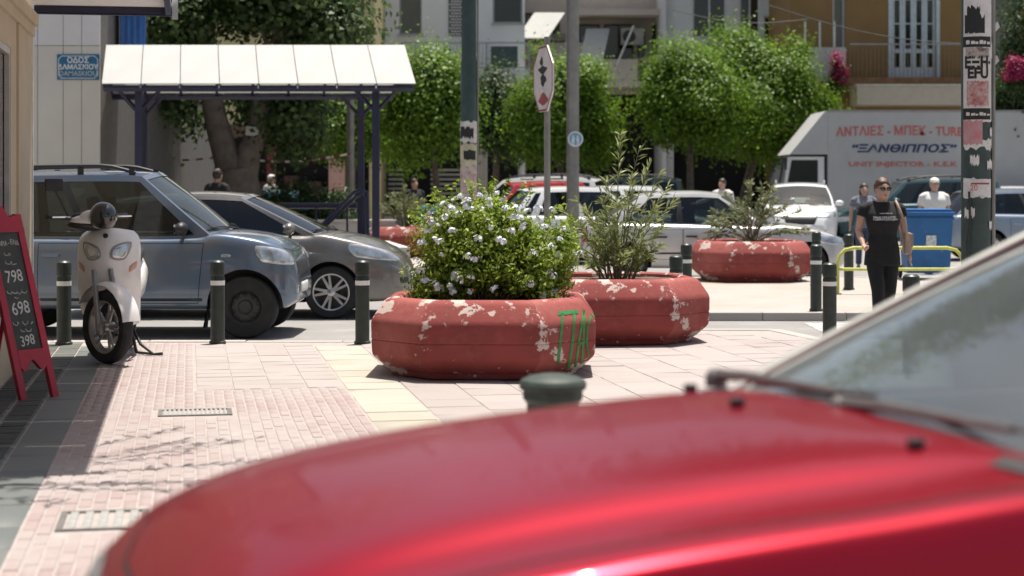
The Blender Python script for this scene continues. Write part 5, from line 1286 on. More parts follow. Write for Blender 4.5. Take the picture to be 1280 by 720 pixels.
person('person with white cap and grey shirt by the dark cafe front', (gx(339, 50.5), 50.5, ROAD_Z), R(60), 1.85, dict(), dict(top=mat('grey cotton', (.30, .29, .28), .9), sleeve=.6, legs=dark_c, hair_m=greyh, cap=MATS['white cap']))
# ================================================================== NEAR BUILDINGS AND CANOPY
cream_w = mat('beige painted wall', (0.50, 0.42, 0.31), 0.8, var=0.06, scale=2, bump=0.1, bscale=30)
dark_glass = mat('dark shop glass', (0.012, 0.013, 0.014), 0.12, coat=1.0, var=0.2)
alu = mat('pale aluminium frame', (0.48, 0.46, 0.45), 0.4, 0.3)
navy_st = mat('dark navy steel', (0.012, 0.014, 0.045), 0.45, var=0.2, scale=8)
# ---- shop along the pavement, with its flat awning
o0 = uv(-1.40, 0, 0)
sh = thing('shop_building', 'beige shop wall beside the chalkboard, left edge', 'building', o0, PA)
holes = [(11.3, 14.55, .5, 2.62)]
mb = MB(); wall_open(mb, 9.9, 16.45, -.1, 3.35, 0, .30, holes)
me = mb.mesh('wall')
for v in me.vertices: v.co = Vector((-v.co.y, v.co.x, v.co.z))
obj('wall', me, cream_w, sh)
for h in holes:
    m = MB(); m.bb(-.07, -.05, h[0], h[1], h[2], h[3]); pane = obj('window', m, dark_glass, sh)
    nb = 4
    for i in range(nb + 1):
        y = h[0] + .03 + (h[1] - h[0] - .06) * i / nb; m = MB(); m.bb(-.045, -.005, y - .035, y + .035, h[2] + .002, h[3] - .06); obj('frame', m, alu, pane)
    m = MB(); m.bb(-.045, -.005, h[0] + .002, h[1] - .002, h[3] - .058, h[3] - .002); obj('frame', m, alu, pane)
m = MB(); m.bb(0, .03, 9.9, 16.452, 2.86, 2.95); m.bb(0, .06, 9.9, 16.455, 2.952, 3.06); obj('cornice', m, cream_w, sh)
m = MB(); m.bb(0.0, .02, 15.02, 15.10, 0, 2.855); obj('pilaster', m, cream_w, sh)
m = MB(); m.bb(-.30, .012, 16.4505, 16.49, 0, 3.05); obj('corner_trim', m, mat('white corner trim', (.72, .70, .66), .6), sh)  # wall end coloured white, standing in for sunlight on it
m = MB(); m.bb(-7, -.31, 9.92, 16.3, -.1, 3.6); obj('core', m, cream_w, sh)
aw = thing('flat_awning', 'flat white awning with dark edge beam projecting from the beige shop', 'awning', uv(-1.40, 0, 0), PA)
fabric_w = mat('white awning sheet', (0.72, 0.72, 0.71), 0.7, var=0.04)
for i in range(6):
    a, b = 10.04 + i * 1.087, 10.04 + (i + 1) * 1.087; m = MB(); m.bb(.02, 1.24, a + .006, b - .006, 3.15, 3.172); obj('panel', m, fabric_w, aw)
m = MB(); m.bb(.02, 1.245, 16.50, 16.56, 3.075, 3.145); obj('edge_beam', m, navy_st, aw)
m = MB(); m.bb(1.19, 1.24, 10.04, 16.50, 3.08, 3.146); obj('front_beam', m, navy_st, aw)
m = MB(); m.bb(1.246, 1.30, 16.46, 16.57, 3.05, 3.26); obj('gutter_end', m, alu, aw)
for i in range(5):
    y = 10.06 + i * 1.6; m = MB(); m.bb(.02, 1.188, y, y + .04, 3.09, 3.146); obj('rafter', m, navy_st, aw)
# sprays of a climbing plant trail off the awning end and throw the small shadows on the paving
# ---- panel clad building with the street sign
clad1 = mat('pale cladding', (0.52, 0.505, 0.46), 0.6, var=0.04, scale=1.5); clad2 = mat('grey cladding', (0.55, 0.545, 0.55), 0.6, var=0.04, scale=1.5); clad3 = mat('beige side cladding', (0.66, 0.56, 0.45), 0.65, var=0.06, scale=1.5)
YB = 30.9; cx = gx(125, YB)
kb = thing('clad_building', 'pale panel clad building carrying the blue street sign', 'building', (cx, YB, 0))
m = MB(); m.bb(-6, -.02, .02, 12, 0, 7.3); obj('core', m, mat('dark panel joint', (.12, .115, .11), .9), kb)
zsp = gz(57, YB); xs = [-6, -5.1, -4.2, -3.3, -2.4, -1.5, gx(79, YB) - cx - .45, gx(79, YB) - cx, gx(102, YB) - cx, 0]
for a, b in zip(xs, xs[1:]):
    for z0, z1, mm in ((0, 1.1, clad1), (1.1, zsp, clad1), (zsp, 7.3, clad2)):
        m = MB(); m.bb(a + .005, b - .005, 0, .05, z0 + .005, z1 - .005); obj('panel', m, mm, kb)
# side wall runs back along the pavement's direction
L = 15.5; n = 12; dv = Vector((-SA, CA, 0))
dm = MB()
def sidebox(m, a, b, z0, z1, off0, off1):
    nrm = Vector((CA, SA, 0)); P = []
    for t_ in (a, b):
        for o_ in (off0, off1): P.append(dv * t_ + nrm * o_)
    vs_ = [Vector((p.x, p.y, z0)) for p in (P[0], P[1], P[3], P[2])] + [Vector((p.x, p.y, z1)) for p in (P[0], P[1], P[3], P[2])]
    m.add(vs_, [(3, 2, 1, 0), (4, 5, 6, 7), (0, 1, 5, 4), (1, 2, 6, 5), (2, 3, 7, 6), (3, 0, 4, 7)])
for i in range(n):
    a, b = i * L / n + .05, (i + 1) * L / n - .006
    if i in (5, 7, 9, 10):
        m = MB(); sidebox(m, a, b, 3.0, 7.3, -.05, 0); obj('panel', m, clad3, kb)
        m = MB(); sidebox(m, a, b, 0, 2.995, -.12, -.10); dd = obj('door', m, dark_glass, kb)
        m = MB(); sidebox(m, a, a + .07, 0, 2.99, -.099, -.03); sidebox(m, b - .07, b, 0, 2.99, -.099, -.03); obj('frame', m, mat('white frame', (.6, .6, .58), .5), dd)
    else:
        m = MB(); sidebox(m, a, b, 0, zsp, -.05, 0); obj('panel', m, clad3, kb); m = MB(); sidebox(m, a, b, zsp + .005, 7.3, -.05, 0); obj('panel', m, clad2, kb)
m = MB(); sidebox(m, .5, L, 0, 7.28, -2.0, -.13); obj('core', m, MATS['dark panel joint'], kb)
m = MB(); sidebox(m, 1.2, 1.6, 3.6, 7.3, .30, .75)
for i in range(4): sidebox(m, 1.15, 1.2, 3.6, 7.3, .32 + i * .11, .37 + i * .11)
obj('blue_duct', m, mat('blue ribbed metal', (.02, .10, .32), .45), kb)
# the street sign
sg = thing('street_sign', 'blue street name plate with white Greek lettering', 'sign', (gx(98, YB), YB - .012, gz(84, YB)))
w, h = 53 * YB / FPX / 2, 32 * YB / FPX / 2
m = MB(); m.rbox((0, 0, 0), (2 * w, .018, 2 * h), .006); obj('plate', m.mesh('plate', 40), mat('blue enamel', (.018, .115, .23), .35, var=.1), sg)
wen = mat('white enamel', (.68, .70, .70), .5); m = MB(); c = .055
pts = [(-w + .03 + c, h - .03), (w - .03 - c, h - .03), (w - .03, h - .03 - c), (w - .03, -h + .03 + c), (w - .03 - c, -h + .03), (-w + .03 + c, -h + .03), (-w + .03, -h + .03 + c), (-w + .03, h - .03 - c)]
for (xa, za), (xb, zb_) in zip(pts, pts[1:] + pts[:1]):
    l_ = math.hypot(xb - xa, zb_ - za); m.box(((xa + xb) / 2, -.0105, (za + zb_) / 2), (l_ + .004, .003, .010), ry=-math.atan2(zb_ - za, xb - xa))
obj('border', m, wen, sg)
for body, z, sz, bd in (('ΟΔΟΣ', .118, .135, .02), ('ΔΑΜΑΣΚΙΟΥ', -.0, .118, .02), ('DAMASKIOU', -.115, .118, .008)):
    me = upright(text_mesh(body, sz, bd, .0015)); o = obj('lettering', me, wen if bd > .01 else mat('grey white enamel', (.36, .42, .45), .5), sg); o.location = (0, -.0115, z)

# ---- canopy over the underpass stairs
YC = 29.0
cn = thing('stair_canopy', 'white gabled canopy on navy posts over the underpass stairs', 'canopy', (gx(127, YC), YC, 0))
sheet = bpy.data.materials.new('white translucent sheet'); sheet.use_nodes = True; nt = sheet.node_tree
b_ = nt.nodes['Principled BSDF']; b_.inputs['Base Color'].default_value = (.80, .80, .79, 1); b_.inputs['Roughness'].default_value = .6
tl_ = nt.nodes.new('ShaderNodeBsdfTranslucent'); tl_.inputs['Color'].default_value = (.8, .8, .78, 1); mx_ = nt.nodes.new('ShaderNodeMixShader'); mx_.inputs[0].default_value = .35
nz_ = nt.nodes.new('ShaderNodeTexNoise'); nz_.inputs['Scale'].default_value = 1.3; nz_.inputs['Detail'].default_value = 8; rp_ = nt.nodes.new('ShaderNodeValToRGB'); rp_.color_ramp.elements[0].color = (.42, .42, .41, 1); rp_.color_ramp.elements[1].color = (.62, .62, .61, 1)
nt.links.new(nz_.outputs[0], rp_.inputs[0]); nt.links.new(rp_.outputs[0], b_.inputs['Base Color'])
nt.links.new(b_.outputs[0], mx_.inputs[1]); nt.links.new(tl_.outputs[0], mx_.inputs[2]); nt.links.new(mx_.outputs[0], nt.nodes['Material Output'].inputs['Surface'])
Lc = gx(520, YC) - gx(127, YC); ez, rz_ = gz(105, YC), gz(57, 30.5); npan = 8
def cp(x, t_, z): return Vector((x - SA / CA * t_, t_, z))
for i in range(npan):
    a, b = i * Lc / npan + .006, (i + 1) * Lc / npan - .006
    for t0, z0, t1, z1 in ((0, ez, 1.5, rz_), (1.51, rz_, 3.0, ez)):
        m = MB(); q = [cp(a, t0, z0), cp(b, t0, z0), cp(b, t1, z1), cp(a, t1, z1)]; up_ = Vector((0, 0, .012))
        m.add(q + [p + up_ for p in q], [(3, 2, 1, 0), (4, 5, 6, 7), (0, 1, 5, 4), (1, 2, 6, 5), (2, 3, 7, 6), (3, 0, 4, 7)]); obj('roof_panel', m, sheet, cn)
def beam(nm, p, q, w=.08, mm=navy_st): m = MB(); m.tube([p, q], w * .7, 4); return obj(nm, m, mm, cn)
for t_, z_ in ((.05, ez - .07), (2.95, ez - .07), (1.5, rz_ - .08)): beam('roof_beam', cp(.03, t_, z_), cp(Lc - .03, t_, z_), .075)
for i in range(npan + 1):
    x = min(max(i * Lc / npan, .04), Lc - .04)
    beam('rafter', cp(x, .06, ez - .035), cp(x, 1.49, rz_ - .03), .035); beam('rafter', cp(x, 2.94, ez - .035), cp(x, 1.52, rz_ - .03), .035)
xa, xb = gx(178, 29.3) - gx(127, YC), gx(474, 29.3) - gx(127, YC)
for x in (xa, xb):
    for t_ in (.3, 3.0 - .15):
        p = cp(x, t_, 0); m = MB(); m.bb(p.x - .06, p.x + .06, p.y - .06, p.y + .06, .46, ez - .02); obj('post', m, navy_st, cn)
        for s in (-1, 1): beam('brace', cp(x + s * .35, t_, ez - .08), cp(x, t_, ez - .45), .045)
m = MB(); m.bb(-.15, 0, .1, 3.2, 0, .45)
par = mat('white washed parapet', (.55, .53, .50), .8, var=.08, scale=3)
st = thing('stair_parapet', 'low white parapet wall around the underpass stairs', 'wall', (gx(127, YC), YC, 0))
for x0, x1, y0, y1 in ((xa - .35, xb + .55, .15, .45), (xb + .05, xb + .55, .452, 3.4), (xa - .35, xb + .04, 3.1, 3.4)):
    m = MB(); q = [cp(x0, y0, 0), cp(x1, y0, 0), cp(x1, y1, 0), cp(x0, y1, 0)]; m.add([Vector((p.x, p.y, -.05)) for p in q] + [Vector((p.x, p.y, .46)) for p in q], [(3, 2, 1, 0), (4, 5, 6, 7), (0, 1, 5, 4), (1, 2, 6, 5), (2, 3, 7, 6), (3, 0, 4, 7)]); obj('wall_block', m, par, st)
rl = thing('stair_handrail', 'navy tube handrail sloping beside the underpass stairs', 'railing', (0, 0, 0))
def rail(*pts, r=.03): m = MB(); m.tube([at(*p) for p in pts], r, 8); return obj('rail', m.mesh('rail', 50), navy_st, rl)
rail((335, 257, 31.4), (446, 257, 31.4), r=.055)
rail((397, 287, 30.2), (443, 240, 30.2), (450, 237, 30.2), (459, 240, 30.2), (460, 296, 30.2)); rail((402, 287, 30.8), (446, 245, 30.8), (452, 243, 30.8), (455, 247, 30.8), (456, 294, 30.8))
for px in (355, 395, 434): rail((px, 258, 31.4), (px, 292, 31.4), r=.02)
# raised bed wall with a clipped hedge behind the canopy
bw = thing('bed_wall', 'low white wall edging the hedge behind the handrail', 'wall', (gx(390, 36.2), 36.2, 0))
m = MB(); m.rbox((0, 0, .36), (3.4, .25, .72), .02); obj('wall_block', m.mesh('wall_block', 40), par, bw)
m = MB(); m.rbox((0, -.02, .745), (3.46, .34, .05), .012); obj('coping', m.mesh('coping', 40), par, bw)

# ================================================================== POLES
def pole(name, label, px, Y, r, ztop, m, z0=0.0, steps=()):
    t = thing(name, label, 'pole', (gx(px, Y), Y, z0)); prof = [(r * 1.0, 0)]
    for z, f in steps: prof += [(prof[-1][0], z), (r * f, z + .05)]
    prof.append((prof[-1][0] * .97, ztop)); mb = MB(); mb.lathe(prof, 24); obj('shaft', mb.mesh('shaft', 35), m, t); return t
pgreen = mat('dark green pole paint', (0.03, 0.055, 0.05), 0.5, var=0.2, scale=6); pgrey = mat('galvanised steel', (0.24, 0.235, 0.22), 0.45, 0.4, var=0.15, scale=5)
paper = mat('pasted paper', (0.55, 0.53, 0.50), 0.9, var=0.18, scale=9); layer(paper, (.16, .15, .14), 6, .60, .68, seed=2)
paper_r = mat('pinkish torn bills', (0.42, 0.28, 0.26), 0.9, col2=(.50, .46, .44), scale=14); layer(paper_r, (.10, .08, .08), 18, .56, .62, seed=4)
paper_k = mat('black poster ink', (.02, .02, .02), .8); paper_w = mat('white poster paper', (.58, .56, .53), .85, var=.08, scale=12)
def bill(t, r, a0, a1, z0, z1, m, ragged=0.0, seed=0, name='poster', lift=.003):
    """paper pasted round a pole, angles from the camera side, positive to the right"""
    rr = random.Random(seed); mb = MB(); n = 14
    tops = [z1 + rr.uniform(-ragged, ragged) for _ in range(n + 1)]; bots = [z0 + rr.uniform(-ragged, ragged) for _ in range(n + 1)]
    P = []
    for i in range(n + 1):
        a = a0 + (a1 - a0) * i / n
        for z in (bots[i], tops[i]): P.append(Vector((math.sin(a) * (r + lift), -math.cos(a) * (r + lift), z)))
    mb.add(P, [(2 * i, 2 * i + 2, 2 * i + 3, 2 * i + 1) for i in range(n)]); return obj(name, mb.mesh(name, 60), m, t)
def bill_text(t, r, body, a_mid, z, size, m, bold=.03, xs=1.0, lift=.006):
    me = text_mesh(body, size, bold, .0005, xs=xs)
    for v in me.vertices:
        a = a_mid + v.co.x / r; v.co = Vector((math.sin(a) * (r + lift + v.co.z), -math.cos(a) * (r + lift + v.co.z), v.co.y + z))
    return obj('poster_lettering', me, m, t)
# green pole left of centre
Y = 27.5; g = pole('utility_pole', 'dark green utility pole with pasted bills between canopy and flowers', 586, Y, .128, 7.5, pgreen, 0, [(gz(78, Y), .90)])
bill(g, .130, -1.5, 1.5, gz(178, Y), gz(152, Y), paper, .02, 1); bill(g, .130, -1.5, 1.5, gz(208, Y), gz(180, Y), mat('yellowed paper', (.45, .42, .30), .9, var=.2, scale=10), .03, 2)
bill(g, .131, -1.5, 1.5, gz(250, Y), gz(208, Y), paper_r, .01, 3); bill(g, .132, -.6, .9, gz(200, Y), gz(188, Y), paper_k, .012, 4, lift=.006); bill(g, .132, -1.2, .6, gz(172, Y), gz(160, Y), paper_k, .03, 5, lift=.006)
m = MB(); m.tube([(.14, -.02, 0), (.14, -.02, 6.5)], .018, 6); obj('conduit', m, pgrey, g)
# grey pole with a round blue sign
Y = 34.5; g = pole('utility_pole', 'grey steel pole with small round blue sign behind the traffic sign', 716, Y, .125, 8.2, pgrey, ROAD_Z)
bs = thing('round_sign', 'small round blue and white sign on the grey pole', 'sign', (gx(719, Y), Y - .135, gz(174, Y)))
m = MB(); m.lathe([(.001, 0), (.152, 0), (.152, .012), (.001, .012)], 28, axis='y'); obj('disc', m.mesh('disc', 40), mat('white sign face', (.66, .68, .70), .5), bs)
m = MB(); m.lathe([(.001, -.003), (.122, -.003), (.122, -.0005), (.001, -.0005)], 28, axis='y'); obj('field', m.mesh('field', 40), mat('pale blue sign field', (.16, .34, .48), .5), bs)
m = MB()
for x, zz, s in ((-.045, 0, 1), (.045, 0, .9)): m.ell((x, -.006, .055 * s), (.02, .003, .02), 10, 6); m.box((x, -.006, -.015), (.05, .004, .10 * s), ry=R(12 if x < 0 else -12)); m.box((x - .012, -.006, -.085), (.016, .004, .06)); m.box((x + .014, -.006, -.085), (.016, .004, .06))
obj('figure_symbol', m, MATS['white sign face'], bs)
# traffic sign turned away, on a thin post
Y = 24.2; sp = pole('sign_post', 'thin grey post carrying the turned octagonal traffic sign', 684, Y, .045, gz(46, Y), pgrey)
tsn = thing('traffic_sign', 'octagonal traffic sign seen nearly edge-on, covered in stickers', 'sign', (gx(677.5, Y) + .02, Y - .09, gz(99, Y)), R(-74))
oc = [(.45 * math.cos(R(22.5 + 45 * i)) / math.cos(R(22.5)), .45 * math.sin(R(22.5 + 45 * i)) / math.cos(R(22.5))) for i in range(8)]
m = MB(); m.prism(oc, 'y', -.012, .012); obj('plate', m, mat('faded sign face', (.58, .52, .51), .55, var=.12, scale=4), tsn)
for s_ in (-1, 1):
    m = MB()
    for i in range(8):
        (xa_, za_), (xb_, zb2) = oc[i], oc[(i + 1) % 8]
        q = [(xa_ * .99, za_ * .99), (xb_ * .99, zb2 * .99), (xb_ * .93, zb2 * .93), (xa_ * .93, za_ * .93)]; m.add([(x, s_ * .0135, z) for x, z in q], [(0, 1, 2, 3)])
    obj('border', m, mat('dark red border', (.22, .05, .05), .6), tsn)
    for i, (x, z, w_, h_, mm) in enumerate(((0, .12, .40, .10, paper_k), (.02, -.02, .26, .16, paper_k), (-.04, -.17, .34, .10, paper), (.03, -.28, .42, .16, mat('red sticker', (.30, .05, .05), .6)), (-.05, .24, .14, .12, paper_k))):
        m = MB(); m.add([(x + w_ / 2 * math.cos(a) * (1 + .25 * math.sin(3 * a + i)), s_ * (.0142 + .0004 * i), z + h_ / 2 * math.sin(a) * (1 + .2 * math.cos(4 * a))) for a in lin(0, 6.0, 12)], [tuple(range(13))]); obj('sticker', m, mm, tsn)
m = MB(); m.box((.0, .05, .1), (.05, .08, .05)); obj('clamp', m, pgrey, tsn)
# lamp post above the canopy
Y = 39.0; g = pole('lamp_post', 'slim grey lamp post rising above the white canopy', 438, Y, .085, 9.0, pgrey, 0)
# thick poster pole at the right
Y = 18.0; rP = .150; g = pole('utility_pole', 'thick dark green pole plastered with concert posters, right edge', 1220, Y, rP, 7.5, pgreen, ROAD_Z)
zz = lambda py: gz(py, Y) - ROAD_Z
an = lambda px: math.asin(max(-.99, min(.99, (px - 1220) * Y / FPX / rP)))
torn_w = mat('torn white paper', (.60, .59, .57), .9, var=.12, scale=10); layer(torn_w, (.03, .03, .03), 7, .60, .64, seed=9)
bill(g, rP, an(1203), an(1239), zz(46), zz(-30), torn_w, .03, 11)
for i, (a, b, y0, y1) in enumerate(((1204, 1226, 44, 22), (1206, 1220, 36, 10))): bill(g, rP, an(a), an(b), zz(y0), zz(y1), paper_k, .03, 20 + i, lift=.005)
bill(g, rP, an(1203), an(1236), zz(153), zz(43), paper_w, .004, 12, lift=.006)
bill(g, rP, an(1203), an(1234), zz(60), zz(47), paper_k, 0, 13, lift=.008); bill(g, rP, an(1203), an(1234), zz(150), zz(136), paper_k, 0, 14, lift=.008)
ink_r = mat('red brown poster print', (.34, .09, .08), .8, col2=(.50, .40, .38), scale=22); ink_b = mat('brown poster photo', (.12, .09, .08), .8, col2=(.48, .42, .38), scale=16)
bill(g, rP, an(1205), an(1232), zz(73), zz(61), ink_b, .01, 15, lift=.008); bill(g, rP, an(1206), an(1231), zz(133), zz(102), ink_r, .015, 16, lift=.008)
bill_text(g, rP, 'ΕΞΗ·', an(1218), zz(80), .155, paper_k, .05, .80, lift=.010); bill_text(g, rP, 'EFU', an(1218), zz(93), .15, paper_k, .04, .85, lift=.010)
for py, hh in ((54, 5), (143, 4)):              # small print, too small to read
    for j in range(6): bill(g, rP, an(1205.5 + j * 4.6), an(1208.7 + j * 4.6 + (j % 2)), zz(py + hh / 2), zz(py - hh / 2 + j % 3), paper_w, .004, 60 + j + py, name='poster_print', lift=.010)
pinkp = mat('pink handbill', (.50, .17, .19), .85, col2=(.42, .30, .30), scale=14)
bill(g, rP, an(1203), an(1223), zz(181), zz(151), pinkp, .015, 17, lift=.007); bill(g, rP, an(1203), an(1240), zz(186), zz(174), torn_w, .03, 18, lift=.004)
n20 = bill(g, rP, an(1203), an(1235), zz(247), zz(223), torn_w, .012, 19, lift=.006); bill_text(g, rP, '20', an(1213), zz(235), .085, MATS['faded red lettering'], .0, .9, lift=.009)
bill(g, rP, an(1210), an(1232), zz(230.5), zz(228.5), MATS['red sticker'], 0, 21, lift=.008)
for i, (px, py) in enumerate(((1236, 60), (1237, 68), (1234, 205), (1238, 165), (1209, 265), (1237, 280), (1214, 200))):
    bill(g, rP, an(px - 5), an(min(px + 5, 1239)), zz(py + 6), zz(py - 5), torn_w, .02, 40 + i, lift=.007, name='paper_scrap')
for i, (px, py) in enumerate(((1240, 33), (1239, 75))):
    m = MB(); p = Vector(((px - 1220) * Y / FPX, -.02, zz(py))); m.add([p, p + Vector((.05, -.01, .05)), p + Vector((.07, -.02, -.01)), p + Vector((.02, -.01, -.07))], [(0, 1, 2, 3)]); obj('paper_scrap', m, torn_w, g)
m = MB(); m.tube([(.168, -.03, 0), (.168, -.03, 7.0)], .022, 8); obj('conduit', m, pgrey, g)
m = MB(); m.tube([(-.12, -.15, .75), (-.135, -.15, 1.0), (-.10, -.15, 1.25), (-.11, -.15, 1.55)], .012, 6); obj('cable', m, blackp, g)
# ================================================================== PLANTS
def leaves(centers, normals, length, width, rng, fold=.18, jitter=.45):
    """one small folded leaf per centre"""
    N = len(centers); nr = normals + rng.normal(0, jitter, (N, 3)); nr /= np.linalg.norm(nr, axis=1, keepdims=True) + 1e-9
    t = rng.normal(0, 1, (N, 3)); t -= nr * (t * nr).sum(1, keepdims=True); t /= np.linalg.norm(t, axis=1, keepdims=True) + 1e-9
    b = np.cross(nr, t); L = (length * rng.uniform(.7, 1.25, (N, 1))); Wd = (width * rng.uniform(.75, 1.2, (N, 1)))
    p0 = centers - t * L / 2; p2 = centers + t * L / 2 - nr * L * .12
    p1 = centers + b * Wd / 2 + nr * Wd * fold; p3 = centers - b * Wd / 2 + nr * Wd * fold
    return np.stack([p0, p1, p2, p3], 1).reshape(-1, 3), np.arange(N * 4).reshape(-1, 4)
def cloud(c, r, nclump, per, sig, rng, shell=.5, flatbot=True, seedmask=None):
    """leaf positions gathered in clumps through an uneven crown"""
    C = []; 
    while len(C) < nclump:
        d = rng.normal(0, 1, 3); d /= np.linalg.norm(d); rad = shell + (1 - shell) * rng.uniform() ** .6
        lump = .84 + .18 * math.sin(3.1 * d[0] + 2.2 * d[2] + c[0] * 3) + .14 * math.sin(5.3 * d[0] - 4.1 * d[2] + c[2] * 2) + .08 * math.sin(9 * d[0] + 7 * d[2])
        p = d * rad * lump
        if flatbot and p[2] < -.8: continue
        C.append(p)
    C = np.array(C); sz = rng.uniform(.6, 1.35, nclump); idx = np.repeat(np.arange(nclump), per)
    off = rng.normal(0, 1, (len(idx), 3)); off *= (sig * sz[idx])[:, None] / np.array(r).mean()
    off[:, 2] *= .75
    P = C[idx] + off; N = P / (np.linalg.norm(P, axis=1, keepdims=True) + 1e-9) * .7 + off / (np.linalg.norm(off, axis=1, keepdims=True) + 1e-9) * .5 + np.array([0, 0, .55])
    return P * np.array(r) + np.array(c), N, C * np.array(r) + np.array(c)
bark = mat('grey brown bark', (0.11, 0.085, 0.065), 0.9, var=0.35, scale=9, bump=0.7, bscale=18)
bark_pale = mat('pale mottled bark', (0.17, 0.14, 0.11), 0.9, col2=(.10, .085, .07), scale=5, bump=0.5, bscale=14)
lf_orange = leaf_mat('orange tree leaf', (0.05, 0.115, 0.010), (0.20, 0.33, 0.025), .42)
lf_dark = leaf_mat('dark tree leaf', (0.022, 0.048, 0.014), (0.075, 0.13, 0.035), .30)
lf_big = leaf_mat('plane tree leaf', (0.035, 0.065, 0.022), (0.11, 0.17, 0.05), .34)
lf_shrub = leaf_mat('shrub leaf', (0.10, 0.18, 0.015), (0.38, 0.47, 0.065), .42)
lf_ole = leaf_mat('oleander leaf', (0.16, 0.20, 0.07), (0.38, 0.42, 0.18), .34)
lf_ole2 = leaf_mat('dusty oleander leaf', (0.13, 0.155, 0.075), (0.30, 0.32, 0.17), .30)
stem_m = mat('woody stem', (0.16, 0.13, 0.08), 0.85, var=0.25, scale=20)
def tree(label, px, Y, y_top, y_bot, x0, x1, m, nclump=90, per=110, leaf=(.12, .075), sig=.24, trunk_r=.11, depth=None, seed=1, z0=0.0, group='bitter orange trees along the far street', name='orange_tree', lean=0):
    rg = np.random.default_rng(seed); s = Y / FPX; nclump, per, sig, leaf = int(nclump * .8), int(per * 2.3), sig * 1.35, (leaf[0] * .95, leaf[1] * 1.05)
    cz, rz = gz((y_top + y_bot) / 2, Y), (y_bot - y_top) / 2 * s; cxw, rx = gx((x0 + x1) / 2, Y), (x1 - x0) / 2 * s; ry = depth or rx * .9
    base = Vector((gx(px, Y), Y, z0)); t = thing(name, label, 'tree', base, 0, group); c = np.array([cxw - base.x, 0, cz - z0]); k = 1.04
    P, N, C = cloud(c, (rx * k, ry * k, rz * k), nclump, per, sig, rg, shell=.55)
    V, F = leaves(P, N, leaf[0], leaf[1], rg); o = obj('crown', raw_mesh('crown', V, F, m), None, t); o['kind'] = 'stuff'
    mb = MB(); fork = Vector((c[0] * .5, 0, max(.5, (c[2] - rz * .75)))); mb.tube([(0, 0, -.1), (c[0] * .15 + .02, 0, fork.z * .5), fork], [trunk_r * 1.25, trunk_r, trunk_r * .85], 9)
    tk = obj('trunk', mb.mesh('trunk', 50), bark, t); mb = MB()
    for i in range(9):
        q = Vector(C[(i * 7) % len(C)]); mb.tube([fork - Vector((0, 0, .1)), fork.lerp(q, .5) + Vector((0, 0, .12)), q], [trunk_r * .55, trunk_r * .32, .012], 6)
    obj('limb', mb.mesh('limb', 50), bark, t); return t
tree('rounded orange tree between the canopy posts and the green pole', 548, 44.5, 70, 206, 486, 584, lf_orange, 95, 130, seed=11, trunk_r=.09)
tree('orange tree behind the canopy posts', 437, 48.5, 100, 206, 385, 506, lf_orange, 90, 110, seed=12)
tree('shaded orange tree behind the green utility pole', 618, 56.0, 96, 200, 586, 660, lf_dark, 60, 110, seed=13)
tree('orange tree behind the traffic sign and grey pole', 700, 53.0, 66, 214, 634, 768, lf_orange, 120, 120, seed=14)
tree('left of two large orange trees before the grey building', 862, 52.0, 62, 196, 800, 926, lf_orange, 110, 130, seed=15)
tree('right and taller of two large orange trees, beside the lorry', 925, 54.5, 38, 216, 880, 1040, lf_orange, 165, 130, seed=16, trunk_r=.14)
tree('dark leafy tree behind the poster pole, right edge', 1292, 50.0, -60, 232, 1232, 1370, lf_dark, 130, 130, seed=17, group='dark trees', name='street_tree', trunk_r=.15)
tree('dark leafy tree behind the shops, far left', 190, 60.0, -40, 150, 100, 300, lf_dark, 110, 110, seed=18, group='dark trees', name='street_tree', trunk_r=.18)
# the big forked tree behind the canopy
Yt = 36.5; s = Yt / FPX; rg = np.random.default_rng(31)
bt = thing('plane_tree', 'large forked tree with pale trunk behind the white canopy', 'tree', (gx(300, Yt), Yt, 0))
lp = lambda px, py, dy=0: Vector((gx(px, Yt) - gx(300, Yt), dy, gz(py, Yt)))
mb = MB(); mb.tube([lp(305, 322), lp(303, 285), lp(300, 240), lp(296, 212)], [.62, .48, .44, .40], 16)
mb.tube([lp(295, 225), lp(281, 190), lp(270, 150), lp(262, 110), lp(256, 60), lp(262, 0)], [.36, .27, .24, .22, .20, .15], 14)
mb.tube([lp(302, 225), lp(310, 195), lp(322, 160), lp(330, 110), lp(346, 60), lp(356, 0)], [.34, .26, .22, .19, .17, .13], 14)
me = mb.mesh('trunk', 60); obj('trunk', me, bark_pale, bt)
mb = MB(); CL = []; PP = []; NN = []
for (px, py, rx, rz, ncl, per, dy) in ((320, -30, 175, 95, 120, 150, 0), (230, 40, 60, 60, 26, 130, -.6), (405, 45, 62, 62, 34, 150, -.3), (370, 150, 46, 52, 34, 100, .6), (335, 85, 60, 40, 26, 120, 1.2), (215, 140, 34, 34, 12, 70, .8), (300, 135, 40, 30, 12, 80, 1.6)):
    c = np.array(lp(px, py, dy)); P, N, C = cloud(c, (rx * s * .9, max(1.0, rx * s * .6), rz * s * .9), ncl, per, .30, rg, shell=.35, flatbot=False); PP.append(P); NN.append(N); CL += [Vector(q) for q in C[:7]]
V, F = leaves(np.concatenate(PP), np.concatenate(NN), .15, .10, rg); o = obj('crown', raw_mesh('crown', V, F, lf_big), None, bt); o['kind'] = 'stuff'
for i, q in enumerate(CL): b0 = lp(258, 70) if q.x < -.3 else lp(340, 70); mb.tube([b0, b0.lerp(q, .5) + Vector((0, 0, .15)), q], [.07, .045, .012], 6)
obj('limb', mb.mesh('limb', 50), bark_pale, bt)
nb = thing('notice_board', 'small white notice fixed to the forked tree trunk', 'sign', at(315, 164, Yt - .28)); m = MB(); m.rbox((0, 0, 0), (.26, .02, .19), .006, ry=R(6)); obj('plate', m, mat('dull white board', (.42, .41, .37), .8), nb)
